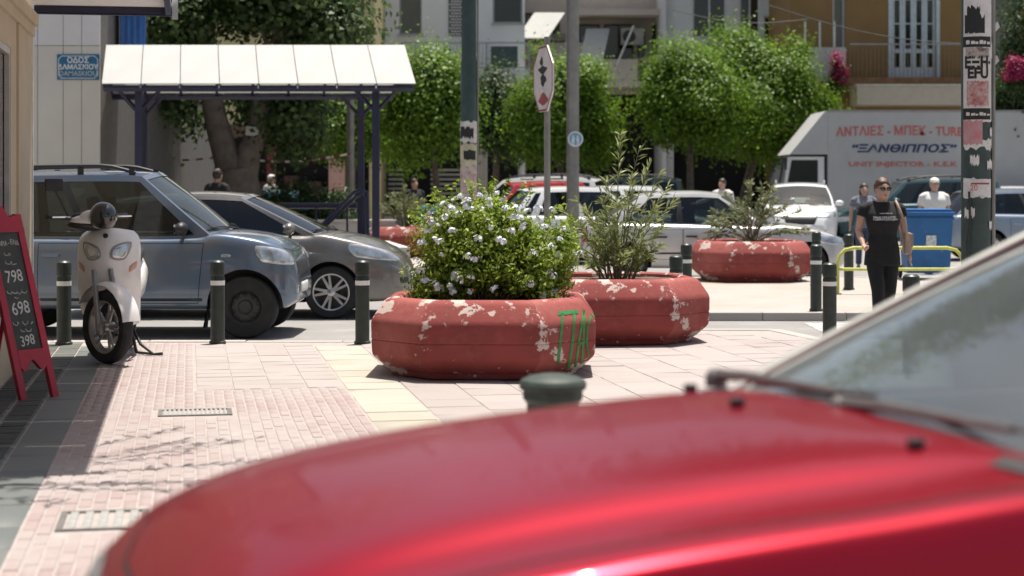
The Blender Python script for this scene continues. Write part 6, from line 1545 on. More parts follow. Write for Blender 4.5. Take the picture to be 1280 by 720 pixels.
# hedge behind the handrail
rg = np.random.default_rng(5)
hd = thing('hedge', 'dark green hedge growing behind the navy handrail', 'hedge', (gx(385, 37.2), 37.2, 0)); PP = []; NN = []
for px, w_, h_ in ((340, 26, 1.0), (370, 30, 1.15), (405, 30, 1.05), (432, 22, .95)):
    P, N, C = cloud(np.array([gx(px, 37.2) - gx(385, 37.2), 0, .75 + .1 * h_]), (w_ * 37.2 / FPX * 1.1, .6, .62 * h_), 34, 90, .14, rg); PP.append(P); NN.append(N)
V, F = leaves(np.concatenate(PP), np.concatenate(NN), .085, .05, rg); o = obj('foliage', raw_mesh('foliage', V, F, lf_dark), None, hd); o['kind'] = 'stuff'
mb = MB()
for i in range(14): x = gx(335 + i * 7.5, 37.2) - gx(385, 37.2); mb.tube([(x, 0, 0), (x + random.uniform(-.1, .1), random.uniform(-.2, .2), .9)], .015, 5)
obj('stem', mb, stem_m, hd)

# ---- shrub with white flower heads
rg = np.random.default_rng(21)
sh1 = thing('flowering_shrub', 'bushy green shrub with white flower heads in the graffitied planter', 'shrub', (P1.x, P1.y, .58))
sx = lambda px: gx(px, 14.45) - P1.x; sz = lambda py: gz(py, 14.45) - .58
PP = []; NN = []; CC = []
for px, py, rx, rz, ry, ncl, per in ((600, 330, 74, 50, .52, 105, 75), (570, 300, 45, 42, .42, 55, 75), (630, 295, 52, 40, .42, 60, 75), (675, 325, 42, 44, .38, 50, 75), (548, 350, 34, 30, .40, 42, 70), (662, 355, 42, 26, .45, 44, 70), (600, 272, 36, 26, .30, 34, 65), (705, 310, 22, 26, .22, 18, 60)):
    c = np.array([sx(px), 0, sz(py)]); ss = 14.45 / FPX
    P, N, C = cloud(c, (rx * ss, ry, rz * ss), ncl, per, .062, rg, shell=.45, flatbot=False); PP.append(P); NN.append(N); CC.append(C)
sprig = random.Random(8)
for i in range(34):                                  # loose shoots that break the outline
    a_ = sprig.uniform(-1.15, 1.15); px = 612 + math.sin(a_) * 104; py = 318 - math.cos(a_) * 74 + sprig.uniform(-4, 10); dx, dz = math.sin(a_) * .10, math.cos(a_) * .10
    c = np.array([sx(px), sprig.uniform(-.3, .3), sz(py)]); q = np.linspace(-1, 1, 26)[:, None] * np.array([dx, 0, dz + .03]) + c + rg.normal(0, .016, (26, 3)); PP.append(q); NN.append(rg.normal(0, .6, (26, 3)) + np.array([0, 0, .5])); CC.append(c[None, :])
P = np.concatenate(PP); N = np.concatenate(NN); keep = P[:, 2] > -.0; V, F = leaves(P[keep], N[keep], .048, .021, rg, jitter=.6)
o = obj('foliage', raw_mesh('foliage', V, F, lf_shrub), None, sh1); o['kind'] = 'stuff'
CC = np.concatenate(CC); mb = MB()
for i in range(0, len(CC), 5):
    q = Vector(CC[i]); 
    if q.z > .05: b0 = Vector((q.x * .35, q.y * .35, 0)); mb.tube([b0, b0.lerp(q, .55) + Vector((0, 0, .04)), q], [.009, .006, .003], 5)
obj('stem', mb, stem_m, sh1)
petal = mat('pale blue white petal', (0.66, 0.70, 0.78), 0.7, col2=(0.80, 0.81, 0.84), island=True, cmix=(0, 1))
flower_meshes = []
for f_ in range(4):
    Vf = []; Ff = []; r2 = np.random.default_rng(60 + f_)
    for j in range(15):
        d = r2.normal(0, 1, 3); d[2] = abs(d[2]) * .8 + .1; d /= np.linalg.norm(d); c = d * r2.uniform(.018, .036); up = Vector(d); a = up.orthogonal().normalized(); b = up.cross(a)
        for k_ in range(5):
            t0 = 6.283 * k_ / 5 + j; e0 = a * math.cos(t0) + b * math.sin(t0); e1 = a * math.cos(t0 + .55) + b * math.sin(t0 + .55); e2 = a * math.cos(t0 - .55) + b * math.sin(t0 - .55); cc = Vector(c); n0 = len(Vf)
            Vf += [cc, cc + e1 * .010 + up * .001, cc + e0 * .017 + up * .002, cc + e2 * .010 + up * .001]; Ff.append((n0, n0 + 1, n0 + 2, n0 + 3))
    me = bpy.data.meshes.new('flower_head'); me.from_pydata(Vf, [], Ff); me.materials.append(petal); flower_meshes.append(me)
fl = [(565, 262), (585, 252), (600, 245), (612, 250), (622, 243), (540, 268), (555, 256), (577, 246), (633, 262), (643, 272), (660, 265), (672, 275), (681, 285), (690, 262), (535, 290), (528, 305), (545, 300), (552, 303), (566, 290), (553, 320), (585, 322), (593, 326), (570, 345), (576, 350), (590, 348), (545, 357), (563, 360), (568, 366), (550, 362), (587, 365), (620, 362), (680, 370), (688, 340), (693, 345), (700, 320), (716, 320), (724, 318), (625, 300), (630, 303), (668, 318), (690, 310), (705, 288), (655, 283), (610, 275), (640, 290), (598, 300), (525, 340), (532, 352), (603, 262), (575, 268), (548, 282), (665, 356), (693, 366), (615, 285), (645, 262), (630, 250), (590, 262), (558, 272), (582, 258), (650, 274), (674, 262), (612, 258), (700, 300), (520, 325), (538, 280)]
for i, (px, py) in enumerate(fl):
    yy = -.44 * math.sqrt(max(.05, 1 - ((px - 615) / 105) ** 2)) * (1 - max(0, (310 - py)) / 130) - rg.uniform(0, .06)
    o = obj('flower_head', flower_meshes[i % 4], None, sh1); o.location = (sx(px) * (14.45 + yy) / 14.45, yy, sz(py) + (14.45 - (14.45 + yy)) * (py - HORIZON) / FPX)
    o.rotation_euler = (rg.uniform(-.3, .9), rg.uniform(-.5, .5), rg.uniform(0, 6)); k_ = rg.uniform(.75, 1.25); o.scale = (k_, k_, k_)
# ---- oleanders: long stems with narrow leaves
def oleander(name, label, loc, stems, m, leaf, rg, spread_leaf=1.0, group=None, nper=60, low=.12):
    t = thing(name, label, 'shrub', loc, 0, group); mb = MB(); PP = []; TT = []
    for pts, n_ in stems:
        pts = [Vector(p) for p in pts]; fine = []
        for a, b in zip(pts, pts[1:]): fine += [a.lerp(b, i / 8) for i in range(8)]
        fine.append(pts[-1]); mb.tube(fine, [max(.003, .011 * (1 - i / len(fine))) for i in range(len(fine))], 5)
        for _ in range(n_):
            u = low + (1 - low) * rg.uniform() ** .75; i = min(int(u * (len(fine) - 1)), len(fine) - 2); p = fine[i].lerp(fine[i + 1], rg.uniform()); ax = (fine[i + 1] - fine[i]).normalized()
            d = np.array(ax) * rg.uniform(.5, 1.3) + rg.normal(0, .65, 3) * np.array([1, 1, .45]); d /= np.linalg.norm(d); PP.append(np.array(p)); TT.append(d)
    PP = np.array(PP); TT = np.array(TT); L = leaf[0] * rg.uniform(.6, 1.25, (len(PP), 1)); wv = np.cross(TT, rg.normal(0, 1, TT.shape)); wv /= np.linalg.norm(wv, axis=1, keepdims=True); Wd = leaf[1]
    dn = np.array([0, 0, -1.0]); mid = PP + TT * L * .5
    V = np.stack([PP, mid + wv * Wd / 2, PP + TT * L + dn * L * .12, mid - wv * Wd / 2], 1).reshape(-1, 3); F = np.arange(len(PP) * 4).reshape(-1, 4)
    o = obj('foliage', raw_mesh('foliage', V, F, m), None, t); o['kind'] = 'stuff'; obj('stem', mb.mesh('stem', 60), stem_m, t); return t
rg = np.random.default_rng(41); s = 17.35 / FPX; ox = lambda px: (px - 763) * s; oz = lambda py: gz(py, 17.35) - .58
st_ = []
for (bx, tx_, ty_, n_, dy) in ((770, 775, 168, 46, 0), (772, 800, 185, 40, .1), (768, 752, 245, 60, -.15), (775, 790, 232, 60, -.1), (765, 735, 262, 60, .05), (780, 828, 215, 34, .1), (778, 818, 260, 60, -.2), (772, 770, 255, 60, -.25), (760, 720, 280, 60, 0), (782, 830, 285, 50, .1), (758, 742, 300, 50, -.25), (775, 765, 285, 60, -.3), (785, 800, 300, 50, -.3), (756, 712, 300, 40, -.15), (790, 808, 322, 40, -.3), (750, 738, 328, 44, -.35), (772, 776, 318, 44, -.38), (760, 756, 272, 50, -.1), (755, 705, 262, 44, .15), (752, 698, 300, 44, .2), (785, 842, 252, 40, .0), (782, 838, 232, 30, .2), (774, 812, 205, 34, -.1), (770, 760, 225, 40, .1), (765, 722, 250, 40, -.2), (788, 822, 305, 44, -.25), (770, 744, 278, 44, -.3)):
    p0, p2 = Vector((ox(bx), dy * .5, 0)), Vector((ox(tx_), dy, oz(ty_))); p1 = p0.lerp(p2, .5) + Vector(((ox(bx) - ox(tx_)) * .15, 0, .05)); st_.append(([p0, p1, p2], int(n_ * 1.25)))
oleander('oleander_bush', 'tall sparse oleander rising from the second red planter', (P2.x, P2.y, .58), st_, lf_ole, (.13, .021), rg)
s = 27.8 / FPX; st_ = []
for i in range(30):
    a = rg.uniform(-1, 1); tx_, ty_ = 938 + a * 66 + (10 if a > 0 else 0), 225 + abs(a) ** 1.4 * 48 + rg.uniform(0, 34); dy = rg.uniform(-.5, .5)
    p0 = Vector((rg.uniform(-.08, .08), dy * .2, 0)); p2 = Vector(((tx_ - 938) * s, dy, gz(ty_, 27.8) - .58)); st_.append(([p0, p0.lerp(p2, .55) + Vector((0, 0, .10)), p2], 46))
oleander('oleander_bush', 'spreading dusty bush in the planter beside the silver car', (P3.x, P3.y, .58), st_, lf_ole2, (.12, .03), rg, low=.25)
s = 36.5 / FPX; st_ = []
for i in range(22):
    a = rg.uniform(-1, 1); p2 = Vector((a * 34 * s, rg.uniform(-.35, .35), gz(232 + abs(a) * 22 + rg.uniform(0, 20), 36.5) - .58)); st_.append(([Vector((a * .08, 0, 0)), p2 * .55 + Vector((0, 0, .08)), p2], 40))
b4 = oleander('oleander_bush', 'small dry bush in the distant planter behind the grey hatchback', (P4.x, P4.y, .58), st_, lf_ole2, (.13, .035), rg, low=.2)
# ---- overhanging sprays above the awning end: a climbing plant on the shop roof, out of the picture but for its shadows
rg = np.random.default_rng(77); st_ = []; org_ = uv(-1.0, 9.9, 3.2)
for i in range(10):
    a = uv(rg.uniform(.2, 1.9), rg.uniform(-.6, 2.2), rg.uniform(.25, .9)); st_.append(([Vector((0, 0, 0)), a * .5 + Vector((0, 0, .3)), a], 34))
for v_ in (0, .55, 1.3, 1.9):
    for j in range(2): a = uv(1.0 + rg.uniform(.3, .9), v_ + rg.uniform(-.1, .1), .3 + .1 * j); st_.append(([Vector((0, 0, 0)), a * .55 + Vector((0, 0, .25)), a], 30))
oleander('climbing_plant', 'leafy climber trailing over the shop awning above the pavement', org_, st_, lf_ole, (.14, .035), rg)
# ---- unseen tree added past the right edge so its crown reflects in the windscreen
rg = np.random.default_rng(55); rt = thing('street_tree', 'leafy street tree by the kerb beyond the right edge', 'tree', (4.6, 10.6, 0))
P, N, C = cloud(np.array([-2.2, -.2, 4.1]), (2.3, 1.3, 1.05), 70, 150, .30, rg, shell=.4, flatbot=False)
V, F = leaves(P, N, .13, .085, rg); o = obj('crown', raw_mesh('crown', V, F, lf_big), None, rt); o['kind'] = 'stuff'
m = MB(); m.tube([(0, 0, -.1), (-.1, 0, 1.6), (-.5, -.05, 2.9)], [.17, .13, .11], 12); obj('trunk', m.mesh('trunk', 50), bark, rt)
m = MB()
for i in range(9): q = Vector(C[i * 6]); b0 = Vector((-.45, -.05, 2.8)); m.tube([b0, b0.lerp(q, .5) + Vector((0, 0, .2)), q], [.07, .04, .012], 6)
obj('limb', m.mesh('limb', 50), bark, rt)
# ================================================================== FAR BUILDINGS
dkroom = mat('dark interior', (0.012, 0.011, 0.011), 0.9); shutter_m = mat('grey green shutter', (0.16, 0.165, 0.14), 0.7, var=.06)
wpaint = mat('white window paint', (.55, .57, .58), .5); conc = mat('pale concrete', (.45, .44, .42), .85, var=.08, scale=2); railm = mat('grey rail paint', (.30, .33, .35), .5)
def building(label, px0, px1, Y, wallm, ztop, zg, holes_px, base_m=None, depth=10, name='apartment_building'):
    """facade at depth Y between two picture columns; holes (px0, px1, py0, py1)"""
    x0, x1 = gx(px0, Y), gx(px1, Y); t = thing(name, label, 'building', ((x0 + x1) / 2, Y, 0)); ox_ = (x0 + x1) / 2
    X = lambda px: gx(px, Y) - ox_; Z = lambda py: gz(py, Y)
    H = [(X(a), X(b), min(Z(c), Z(d)), max(Z(c), Z(d))) for a, b, c, d in holes_px]
    mb = MB(); wall_open(mb, X(px0), X(px1), zg, ztop, 0, .3, H); obj('wall', mb, wallm, t)
    m = MB(); m.bb(X(px0) + .02, X(px1) - .02, .9, depth, zg, ztop - .05); m.bb(X(px0) + .02, X(px1) - .02, .31, .9, ztop - .3, ztop - .06); m.bb(X(px0), X(px1), .302, .9, zg - .22, zg - .02)
    for s_ in (px0, px1): e = X(s_); e2 = e + (.2 if s_ == px0 else -.2); m.bb(min(e, e2), max(e, e2), .301, .895, zg, ztop - .31)
    obj('core', m, wallm, t)
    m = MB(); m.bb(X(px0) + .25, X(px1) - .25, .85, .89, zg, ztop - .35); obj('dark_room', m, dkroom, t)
    return t, X, Z, H
def window(t, h, kind='shutter', bars=0, fm=wpaint):
    x0, x1, z0, z1 = h; m = MB(); w_ = .06
    for a, b, c, d in ((x0, x0 + w_, z0, z1), (x1 - w_, x1, z0, z1), (x0 + w_, x1 - w_, z0, z0 + w_), (x0 + w_, x1 - w_, z1 - w_, z1)): m.bb(a + .001, b - .001, .10, .17, c + .001, d - .001)
    for i in range(bars): x = x0 + (x1 - x0) * (i + 1) / (bars + 1); m.bb(x - .03, x + .03, .11, .16, z0 + w_, z1 - w_)
    fr = obj('window', m, fm, t)
    if kind == 'shutter':
        n = max(4, int((z1 - z0 - .12) / .09)); me = None
        for i in range(n):
            hgt = (z1 - z0 - 2 * w_) / n; m = MB(); m.bb(x0 + w_ + .002, x1 - w_ - .002, .115, .14, z0 + w_ + i * hgt + .004, z0 + w_ + (i + 1) * hgt - .004); obj('slat', m, shutter_m, fr)
    else:
        m = MB(); m.bb(x0 + w_, x1 - w_, .135, .14, z0 + w_, z1 - w_); obj('pane', m, dark_glass, fr)
    m = MB(); m.bb(x0 - .06, x1 + .06, -.07, -.002, z0 - .07, z0 - .01); obj('sill', m, conc, fr)
    return fr
def ac_unit(label, p):
    t = thing('air_conditioner', label, 'air conditioner', p); m = MB(); m.rbox((0, 0, 0), (.85, .32, .62), .02); obj('case', m.mesh('case', 40), mat('old white casing', (.45, .44, .41), .6), t)
    m = MB(); m.lathe([(.001, -.17), (.22, -.17), (.24, -.165)], 20, (-.12, 0, 0), 'y'); obj('fan_guard', m.mesh('fan_guard', 40), mat('dark grille', (.06, .06, .06), .6), t)
    m = MB(); m.box((-.3, .12, -.34), (.04, .3, .06)); m.box((.3, .12, -.34), (.04, .3, .06)); obj('bracket', m, railm, t); return t
def bars(t, x0, x1, y, z0, z1, step, r, m, name='baluster'):
    me = None; n = max(1, int(abs(x1 - x0) / step))
    for i in range(n + 1):
        if me is None: b = MB(); b.bb(-r, r, -r, r, z0, z1); me = b.mesh(name); me.materials.append(m)
        o = obj(name, me, None, t); o.location = (x0 + (x1 - x0) * i / n, y, 0)

# ---- cafe front at the left, behind the tree
yellow_w = mat('yellow cream wall', (.46, .40, .22), .8, var=.08, scale=1.5)
t, X, Z, H = building('low cafe building with dark shop fronts behind the forked tree', 60, 468, 57.0, yellow_w, 9.5, 0, [(100, 192, 177, 284), (207, 254, 177, 284), (263, 334, 172, 284), (343, 411, 172, 284), (431, 462, 172, 284), (215, 250, 95, 125), (290, 325, 95, 125), (365, 400, 95, 125)], name='cafe_building')
for h in H[5:]: window(t, h)
for px0, px1, c in ((253.5, 263.5, (.36, .13, .03)), (333.5, 343.5, (.12, .02, .02)), (411, 431, (.50, .30, .25)), (191, 207.5, (.48, .44, .34))):
    m = MB(); m.bb(X(px0), X(px1), -.06, -.003, 0, Z(178)); obj('column_face', m, mat('column paint %d' % px0, c, .7, var=.1), t)
m = MB(); m.bb(X(265), X(409), -.10, -.004, Z(172), Z(156)); obj('fascia_board', m, mat('brown fascia', (.10, .05, .035), .7, var=.2, scale=4), t)
m = MB(); m.bb(X(330), X(440), -.55, -.12, Z(159), Z(155)); obj('fluorescent_hood', m, mat('white strip', (.6, .6, .57), .6), t)
for i in range(5): m = MB(); m.rbox((X(275) + i * .75, .55, .95 + (i % 2) * .2), (.5, .3, 1.2), .03); obj('shelf_unit', m, mat('dim brown shelf', (.07, .035, .025), .8, var=.4, scale=3), t)
# a seated cafe table set in front
rsd = thing('hanging_disc_sign', 'small round red and white disc sign by the pink column', 'sign', at(402, 178, 55.5)); m = MB(); m.lathe([(.001, 0), (.16, 0), (.17, .03), (.16, .06), (.001, .06)], 24, axis='y'); obj('disc', m.mesh('disc', 40), mat('red sign', (.42, .03, .03), .5), rsd); m = MB(); m.box((0, -.005, .02), (.05, .004, .16)); m.box((-.06, -.005, -.03), (.06, .004, .04)); obj('mark', m, wen, rsd); m = MB(); m.tube([(0, .03, .16), (0, .03, .9)], .015, 5); obj('hanger', m, railm, rsd)
# barrier tape strung between the tree and the column
tp = MB(); pts = [(185, 200), (230, 200), (268, 197), (290, 194), (330, 201), (370, 202), (402, 198), (438, 192)]; pf = pchip(pts); xs_ = np.linspace(185, 438, 60)
for i in range(59):
    a, b = at(xs_[i], pf(xs_[i]) - 1.2, 38.5 + .0 * i), at(xs_[i + 1], pf(xs_[i + 1]) - 1.2, 38.5); a2, b2 = at(xs_[i], pf(xs_[i]) + 1.4, 38.53), at(xs_[i + 1], pf(xs_[i + 1]) + 1.4, 38.53)
    tp.cur = (i // 2) % 2; tp.add([a, b, b2, a2], [(0, 1, 2, 3)])
tpo = obj('barrier_tape', tp.mesh('barrier_tape'), [mat('white tape', (.6, .6, .58), .6), mat('dark red tape', (.12, .02, .02), .6)]); tag(tpo, 'red and white barrier tape strung past the forked tree', 'tape')
# wooden slatted rack
rk = thing('slatted_rack', 'slatted wooden rack beside the hedge under the tree', 'rack', (gx(413, 40.0), 40.0, ROAD_Z)); wd = mat('weathered wood', (.22, .15, .10), .8, var=.2, scale=12)
for i in range(6): m = MB(); m.rbox((-.30 + i * .115, .05 * math.sin(i), .85), (.045, .03, 1.1), .006, rx=R(8)); obj('slat', m, wd, rk)
for z in (.55, 1.2): m = MB(); m.rbox((0, .03, z), (.72, .035, .06), .006); obj('cross_bar', m, wd, rk)
for s_ in (-1, 1): m = MB(); m.rbox((s_ * .33, .1, .35), (.05, .05, .7), .006); obj('leg', m, wd, rk)

# ---- white building with long balcony
whitew = mat('white plaster', (.78, .78, .78), .8, var=.04, scale=1.0)
t, X, Z, H = building('white apartment building with long railed balcony above the orange tree', 468, 656, 62.0, whitew, 12.5, 0, [(499, 527, -30, 43), (616, 653, -40, 29), (472, 594, 112, 270), (609, 653, 108, 270)])
for h in H[:2]: window(t, h, 'shutter' if h is H[0] else 'pane', fm=railm)
for xa_, xb_ in ((X(485), X(504)), (X(538), X(576))):
    for i in range(6):
        z = Z(243) + i * .165; m = MB(); m.bb(xa_, xb_, .16, .19, z, z + .075); obj('shutter_slat', m, mat('pale roller shutter', (.40, .39, .36), .6), t)
m = MB(); m.bb(X(596), X(608), -.12, -.002, 0, Z(103)); obj('pier', m, mat('grey beige pier', (.40, .38, .34), .8), t)
br = obj('breeze_block_screen', MB().bb(X(561), X(580), -.05, -.002, Z(45), Z(-12)), mat('dark breeze gap', (.08, .08, .08), .9), t)
for i in range(5):
    for j in range(16):
        x = X(561) + .03 + i * .105 + (.05 if j % 2 else 0); z = Z(45) + .03 + j * .105; m = MB(); m.bb(x, x + .075, -.075, -.052, z, z + .055); obj('block', m, whitew, br)
bl = obj('balcony_slab', MB().bb(X(505), X(661), -1.35, -.003, Z(103), Z(91)), conc, t)
m = MB(); m.bb(X(505), X(661), -1.37, -1.352, Z(104), Z(90)); obj('slab_edge', m, mat('white slab edge', (.55, .57, .58), .7), bl)
zt_, zb_ = Z(57), Z(91)
for z in (zt_, zb_ + .1): m = MB(); m.bb(X(505), X(661), -1.33, -1.27, z - .03, z + .02); obj('rail', m, railm, bl)
bars(bl, X(505), X(612), -1.30, zb_ + .1, zt_, .11, .011, railm)
bars(bl, X(505), X(661), -1.30, zb_, zt_, 1.32, .03, railm, 'rail_post')
m = MB(); m.bb(X(614), X(647), -1.28, -1.25, zb_ + .12, zt_ - .12); obj('canvas_screen', m, mat('dark green canvas', (.06, .09, .09), .8), bl)
m = MB(); m.bb(X(661) - .06, X(661), -1.26, -.05, zt_ - .03, zt_ + .02); obj('side_rail', m, railm, bl)
ac_unit('white air conditioner unit under the white balcony', at(611, 138, 61.6))

# ---- beige building with slanted awnings
beige = mat('grey beige plaster', (.50, .45, .40), .85, var=.06, scale=1.0)
t, X, Z, H = building('beige apartment building with slanted white awnings and deep balconies', 650, 832, 66.0, beige, 13.5, 0, [(656, 700, 16, 62), (723, 750, 30, 92), (755, 792, 30, 92), (797, 806, 45, 92), (815, 824, 30, 92), (656, 828, 118, 270)])
for h in H[:5]: window(t, h, 'pane', 1 if h[1] - h[0] > 1 else 0, fm=mat('brown window frame', (.10, .07, .05), .6))
for nm, a, b, c, d, dp in (('balcony', 748, 826, 112, 104, 1.7), ('balcony', 650, 742, 76, 70, 1.4)):
    sl = obj('balcony_slab', MB().bb(X(a), X(b), -dp, -.003, Z(c), Z(d)), beige, t)
    if dp > 1.5:
        obj('parapet', MB().bb(X(a), X(793), -dp, -dp + .12, Z(103.8), Z(78)), beige, sl); obj('parapet', MB().bb(X(a), X(a) + .12, -dp + .121, -.01, Z(103.8), Z(78)), beige, sl); bars(sl, X(795), X(825), -dp + .06, Z(103.8), Z(79), .12, .018, mat('brown grey rail', (.25, .22, .19), .6)); obj('rail', MB().bb(X(793.5), X(826), -dp + .03, -dp + .09, Z(79), Z(76.5)), MATS['brown grey rail'], sl)
    else: obj('parapet', MB().bb(X(a), X(b), -dp, -dp + .1, Z(69.8), Z(57)), mat('off white parapet', (.46, .44, .42), .8), sl); bars(sl, X(a), X(b), -dp + .05, Z(57), Z(48), .15, .015, railm)
obj('roof_slab', MB().bb(X(628), X(705), -1.8, -.003, Z(54), Z(47)), mat('brown concrete', (.20, .17, .145), .9), t)
obj('ceiling_slab', MB().bb(X(720), X(828), -1.8, -.003, Z(24), Z(17)), beige, t)
def drop_awning(label, px0, px1, pyt, pyb, Y, out, sk=0):
    a = thing('drop_awning', label, 'awning', at((px0 + px1) / 2, pyt, Y)); w_ = gx(px1, Y) - gx(px0, Y); h_ = (pyb - pyt) * Y / FPX; m = MB(); k_ = sk * Y / FPX
    m.add([(-w_ / 2, 0, 0), (w_ / 2, 0, 0), (w_ / 2 + k_, -out, -h_), (-w_ / 2 + k_, -out, -h_), (-w_ / 2, .012, .012), (w_ / 2, .012, .012), (w_ / 2 + k_, -out + .012, -h_ + .012), (-w_ / 2 + k_, -out + .012, -h_ + .012)], [(0, 1, 2, 3), (7, 6, 5, 4), (0, 4, 5, 1), (1, 5, 6, 2), (2, 6, 7, 3), (3, 7, 4, 0)])
    obj('cloth', m, mat('grey white awning cloth', (.50, .50, .48), .8, var=.06), a)
    for s_ in (-1, 1): m = MB(); m.tube([(s_ * w_ / 2 + k_, -out, -h_ + .02), (s_ * w_ / 2, .4, -h_ * 1.05)], .025, 6); obj('arm', m, railm, a)
    m = MB(); m.tube([(-w_ / 2 + k_, -out, -h_), (w_ / 2 + k_, -out, -h_)], .035, 6); obj('front_bar', m, mat('white bar', (.6, .6, .58), .5), a)
drop_awning('slanted white balcony awning behind the traffic sign', 668, 706, 16, 50, 64.6, .9, -22)
drop_awning('slanted white balcony awning right of the grey pole', 733, 762, 36, 88, 64.6, .8, -12)
m = MB(); m.tube([at(768, 88, 64.0), at(792, 32, 64.0)], .04, 6); o = obj('awning_arm', m, mat('white bar', (.6, .6, .58), .5)); tag(o, 'white diagonal awning arm on the beige balcony', 'awning arm')
ac_unit('old air conditioner hanging on the beige balcony wall', at(790, 46, 65.4))

# ---- blue grey building
bluegrey = mat('pale blue grey plaster', (.60, .62, .63), .85, var=.05, scale=1.0)
t, X, Z, H = building('pale blue grey building behind the two large orange trees', 828, 992, 63.0, bluegrey, 13.5, 0, [(866, 908, -25, 47), (925, 950, -25, 47), (955, 985, 20, 90), (842, 985, 150, 262)])
for h in H[:3]: window(t, h, 'pane', 1)
m = MB(); m.bb(X(828), X(832), -.25, -.003, 0, 13.4); obj('pier', m, bluegrey, t)
# ---- ochre building
ochre = mat('brown ochre plaster', (.235, .145, .055), .85, var=.08, scale=1.0)
t, X, Z, H = building('ochre building with white balcony door above the lorry', 988, 1420, 58.0, ochre, 13.0, 0, [(1115, 1170, -4, 98), (1041, 1056, -20, 62), (1230, 1275, -10, 98), (1010, 1090, 150, 262), (1110, 1230, 150, 262), (1250, 1400, 150, 262)])
h = H[0]; dz = (h[1] - h[0]) / 4
door = obj('balcony_door', MB().bb(h[0] + .002, h[1] - .002, .13, .15, h[2], h[3]), dark_glass, t); lb = mat('pale blue white paint', (.50, .57, .60), .5)
for i in range(4):
    a, b = h[0] + i * dz + .004, h[0] + (i + 1) * dz - .004; z1, z2 = Z(90), Z(62)
    lf = obj('door_leaf', MB().bb(a, a + .09, .07, .125, h[2], h[3]), lb, t)
    for (x0_, x1_, za, zb2) in ((b - .09, b, h[2], h[3]), (a + .09, b - .09, h[2], Z(84)), (a + .09, b - .09, Z(66), Z(61)), (a + .09, b - .09, h[3] - .1, h[3])): obj('stile', MB().bb(x0_, x1_, .07, .125, za, zb2), lb, lf)
    obj('muntin', MB().bb(a + .09, b - .09, .09, .12, Z(30), Z(28.5)), lb, lf)
fm_ = MB(); fm_.bb(h[0] - .12, h[0], -.03, -.003, h[2], h[3] + .12); fm_.bb(h[1], h[1] + .12, -.03, -.003, h[2], h[3] + .12); obj('door_surround', fm_, lb, t)
window(t, H[1], 'shutter'); window(t, H[2], 'shutter')
sl = obj('balcony_slab', MB().bb(X(1052), X(1215), -1.1, -.003, Z(108), Z(99)), mat('rusty brown slab', (.22, .12, .06), .9, var=.2), t)
m = MB(); m.bb(X(1055), X(1212), -1.06, -1.02, Z(59), Z(57.5)); obj('rail', m, railm, sl); bars(sl, X(1055), X(1212), -1.04, Z(99), Z(58), .13, .009, mat('thin ochre rail', (.22, .16, .09), .6))
obj('awning_box', MB().bb(X(1062), X(1215), -1.25, -.004, Z(133), Z(110)), mat('cream fascia', (.52, .47, .38), .7, var=.06), t); obj('fascia_cap', MB().bb(X(1060), X(1217), -1.30, -.004, Z(109.8), Z(107.8)), mat('white fascia cap', (.6, .58, .53), .7), t)
b2 = obj('small_balcony', MB().bb(X(986), X(1050), -1.0, -.004, Z(103), Z(62)), mat('white grey balcony', (.48, .47, .46), .8, var=.06), t)
for px in (1000, 1018, 1036): obj('pillar', MB().bb(X(px) - .03, X(px) + .03, -1.03, -1.002, Z(62), Z(30)), wpaint, b2)
# bougainvillea on the small balcony and by the right hand tree
mag = leaf_mat('magenta bract', (.26, .01, .07), (.42, .03, .12), .25)
for i, (px, py, r_, Y, n_, lb_) in enumerate(((1047, 88, 12, 56.4, 26, 'red magenta bougainvillea on the small white balcony'), (1270, 88, 17, 48.6, 40, 'bright magenta bougainvillea clump in the dark tree, right edge'))):
    rg = np.random.default_rng(90 + i); t2 = thing('bougainvillea', lb_, 'shrub', at(px, py, Y)); s = Y / FPX
    P, N, C = cloud(np.zeros(3), (r_ * s, r_ * s, (r_ * 1.6 if i == 0 else r_) * s), n_, 90, .09, rg, shell=.3, flatbot=False); V, F = leaves(P, N, .06, .05, rg); o = obj('bract', raw_mesh('bract', V, F, mag), None, t2); o['kind'] = 'stuff'
    P, N, C = cloud(np.array([0, .2, -.3]), (r_ * s * 1.4, .4, r_ * s * 1.5), 14, 80, .15, rg, shell=.3); V, F = leaves(P, N, .08, .05, rg); o = obj('foliage', raw_mesh('foliage', V, F, lf_dark), None, t2); o['kind'] = 'stuff'
    m = MB(); m.tube([(0, .2, 0), (.15, .5, -.5), (.2, 1.2 if i else .4, -1.4)], [.02, .03, .04], 6); obj('stem', m, stem_m, t2)
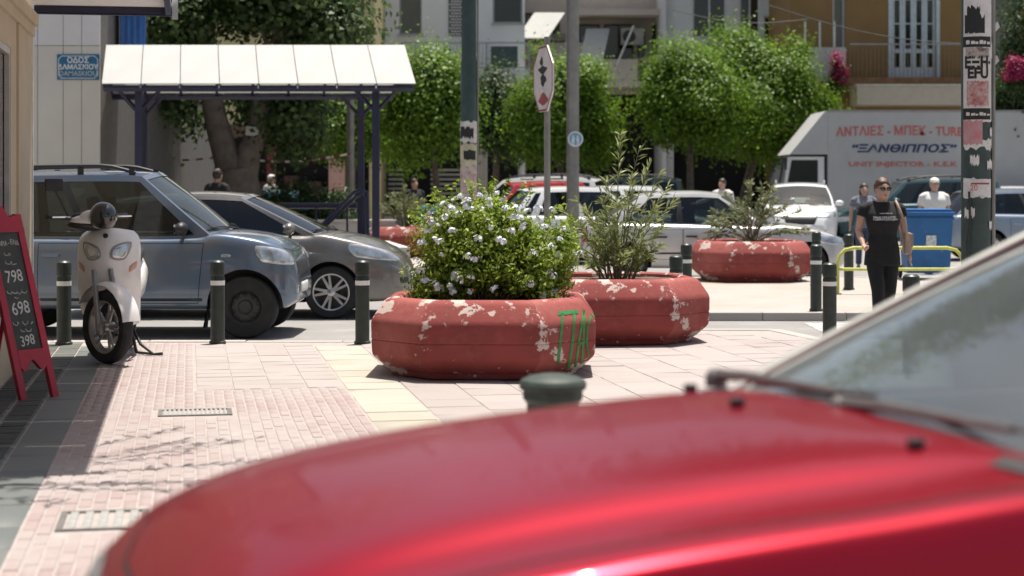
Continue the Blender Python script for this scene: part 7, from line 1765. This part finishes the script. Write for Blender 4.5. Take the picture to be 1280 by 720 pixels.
# overhead cables
for i, (a, b, lb_) in enumerate(((at(960, 6, 45), at(1230, 56, 45), 'thin overhead cable crossing in front of the ochre building'), (at(840, 12, 55), at(1010, 24, 55), 'thin overhead cable before the blue grey building'))):
    m = MB(); m.tube([a.lerp(b, k_ / 10) + Vector((0, 0, -.25 * math.sin(math.pi * k_ / 10))) for k_ in range(11)], .014, 5); o = obj('overhead_cable', m, blackp); tag(o, lb_, 'cable')
# more town beyond, so that nothing ends at the roofs or at the sides
town = [(-70, -24, 62, 11, (.42, .36, .27), 'cream apartment block beyond the left edge of the street'), (22.5, 60, 63, 12, (.36, .33, .29), 'grey apartment block beyond the right edge of the street')]
for x0, x1, Y, hh, c, lb_ in town:
    px0, px1 = 640 + x0 * FPX / Y, 640 + x1 * FPX / Y; hs = []
    n = int((x1 - x0) / 3.2)
    for i in range(n):
        for f_ in range(3): xa_ = x0 + 1 + i * 3.2; hs.append((640 + xa_ * FPX / Y, 640 + (xa_ + 1.3) * FPX / Y, HORIZON - (2.2 + f_ * 3 - CAM_H + 1.3) * FPX / Y, HORIZON - (2.2 + f_ * 3 - CAM_H) * FPX / Y))
    t, X, Z, H = building(lb_, px0, px1, Y, mat('block plaster %d' % int(x0), c, .85), hh, 0, hs)
    for hq in H: window(t, hq, 'pane', 1)

# ---- small things in front of the far shops
tb = thing('litter_bin', 'small teal litter bin beyond the far planter', 'bin', (gx(537, 41.0), 41.0, ROAD_Z)); tm = mat('teal plastic', (.03, .16, .20), .5)
m = MB(); m.lathe([(.24, .06), (.30, .95)], 20); obj('body', m.mesh('body', 40), tm, tb); m = MB(); m.lathe([(.315, .95), (.315, 1.0), (.25, 1.08), (.001, 1.10)], 20); obj('lid', m.mesh('lid', 40), tm, tb)
for px, Y, rz, lb_ in ((628, 51.0, 20, 'white scooter parked before the shaded orange tree'), (652, 51.6, -10, 'white scooter parked left of the traffic sign post, far away'), (556, 40.6, 70, 'white scooter behind the flowering shrub')):
    c_ = copy_tree(sc); c_.location = (gx(px, Y), Y, ROAD_Z); c_.rotation_euler.z = R(rz); c_['label'] = lb_; c_['group'] = 'white scooters'
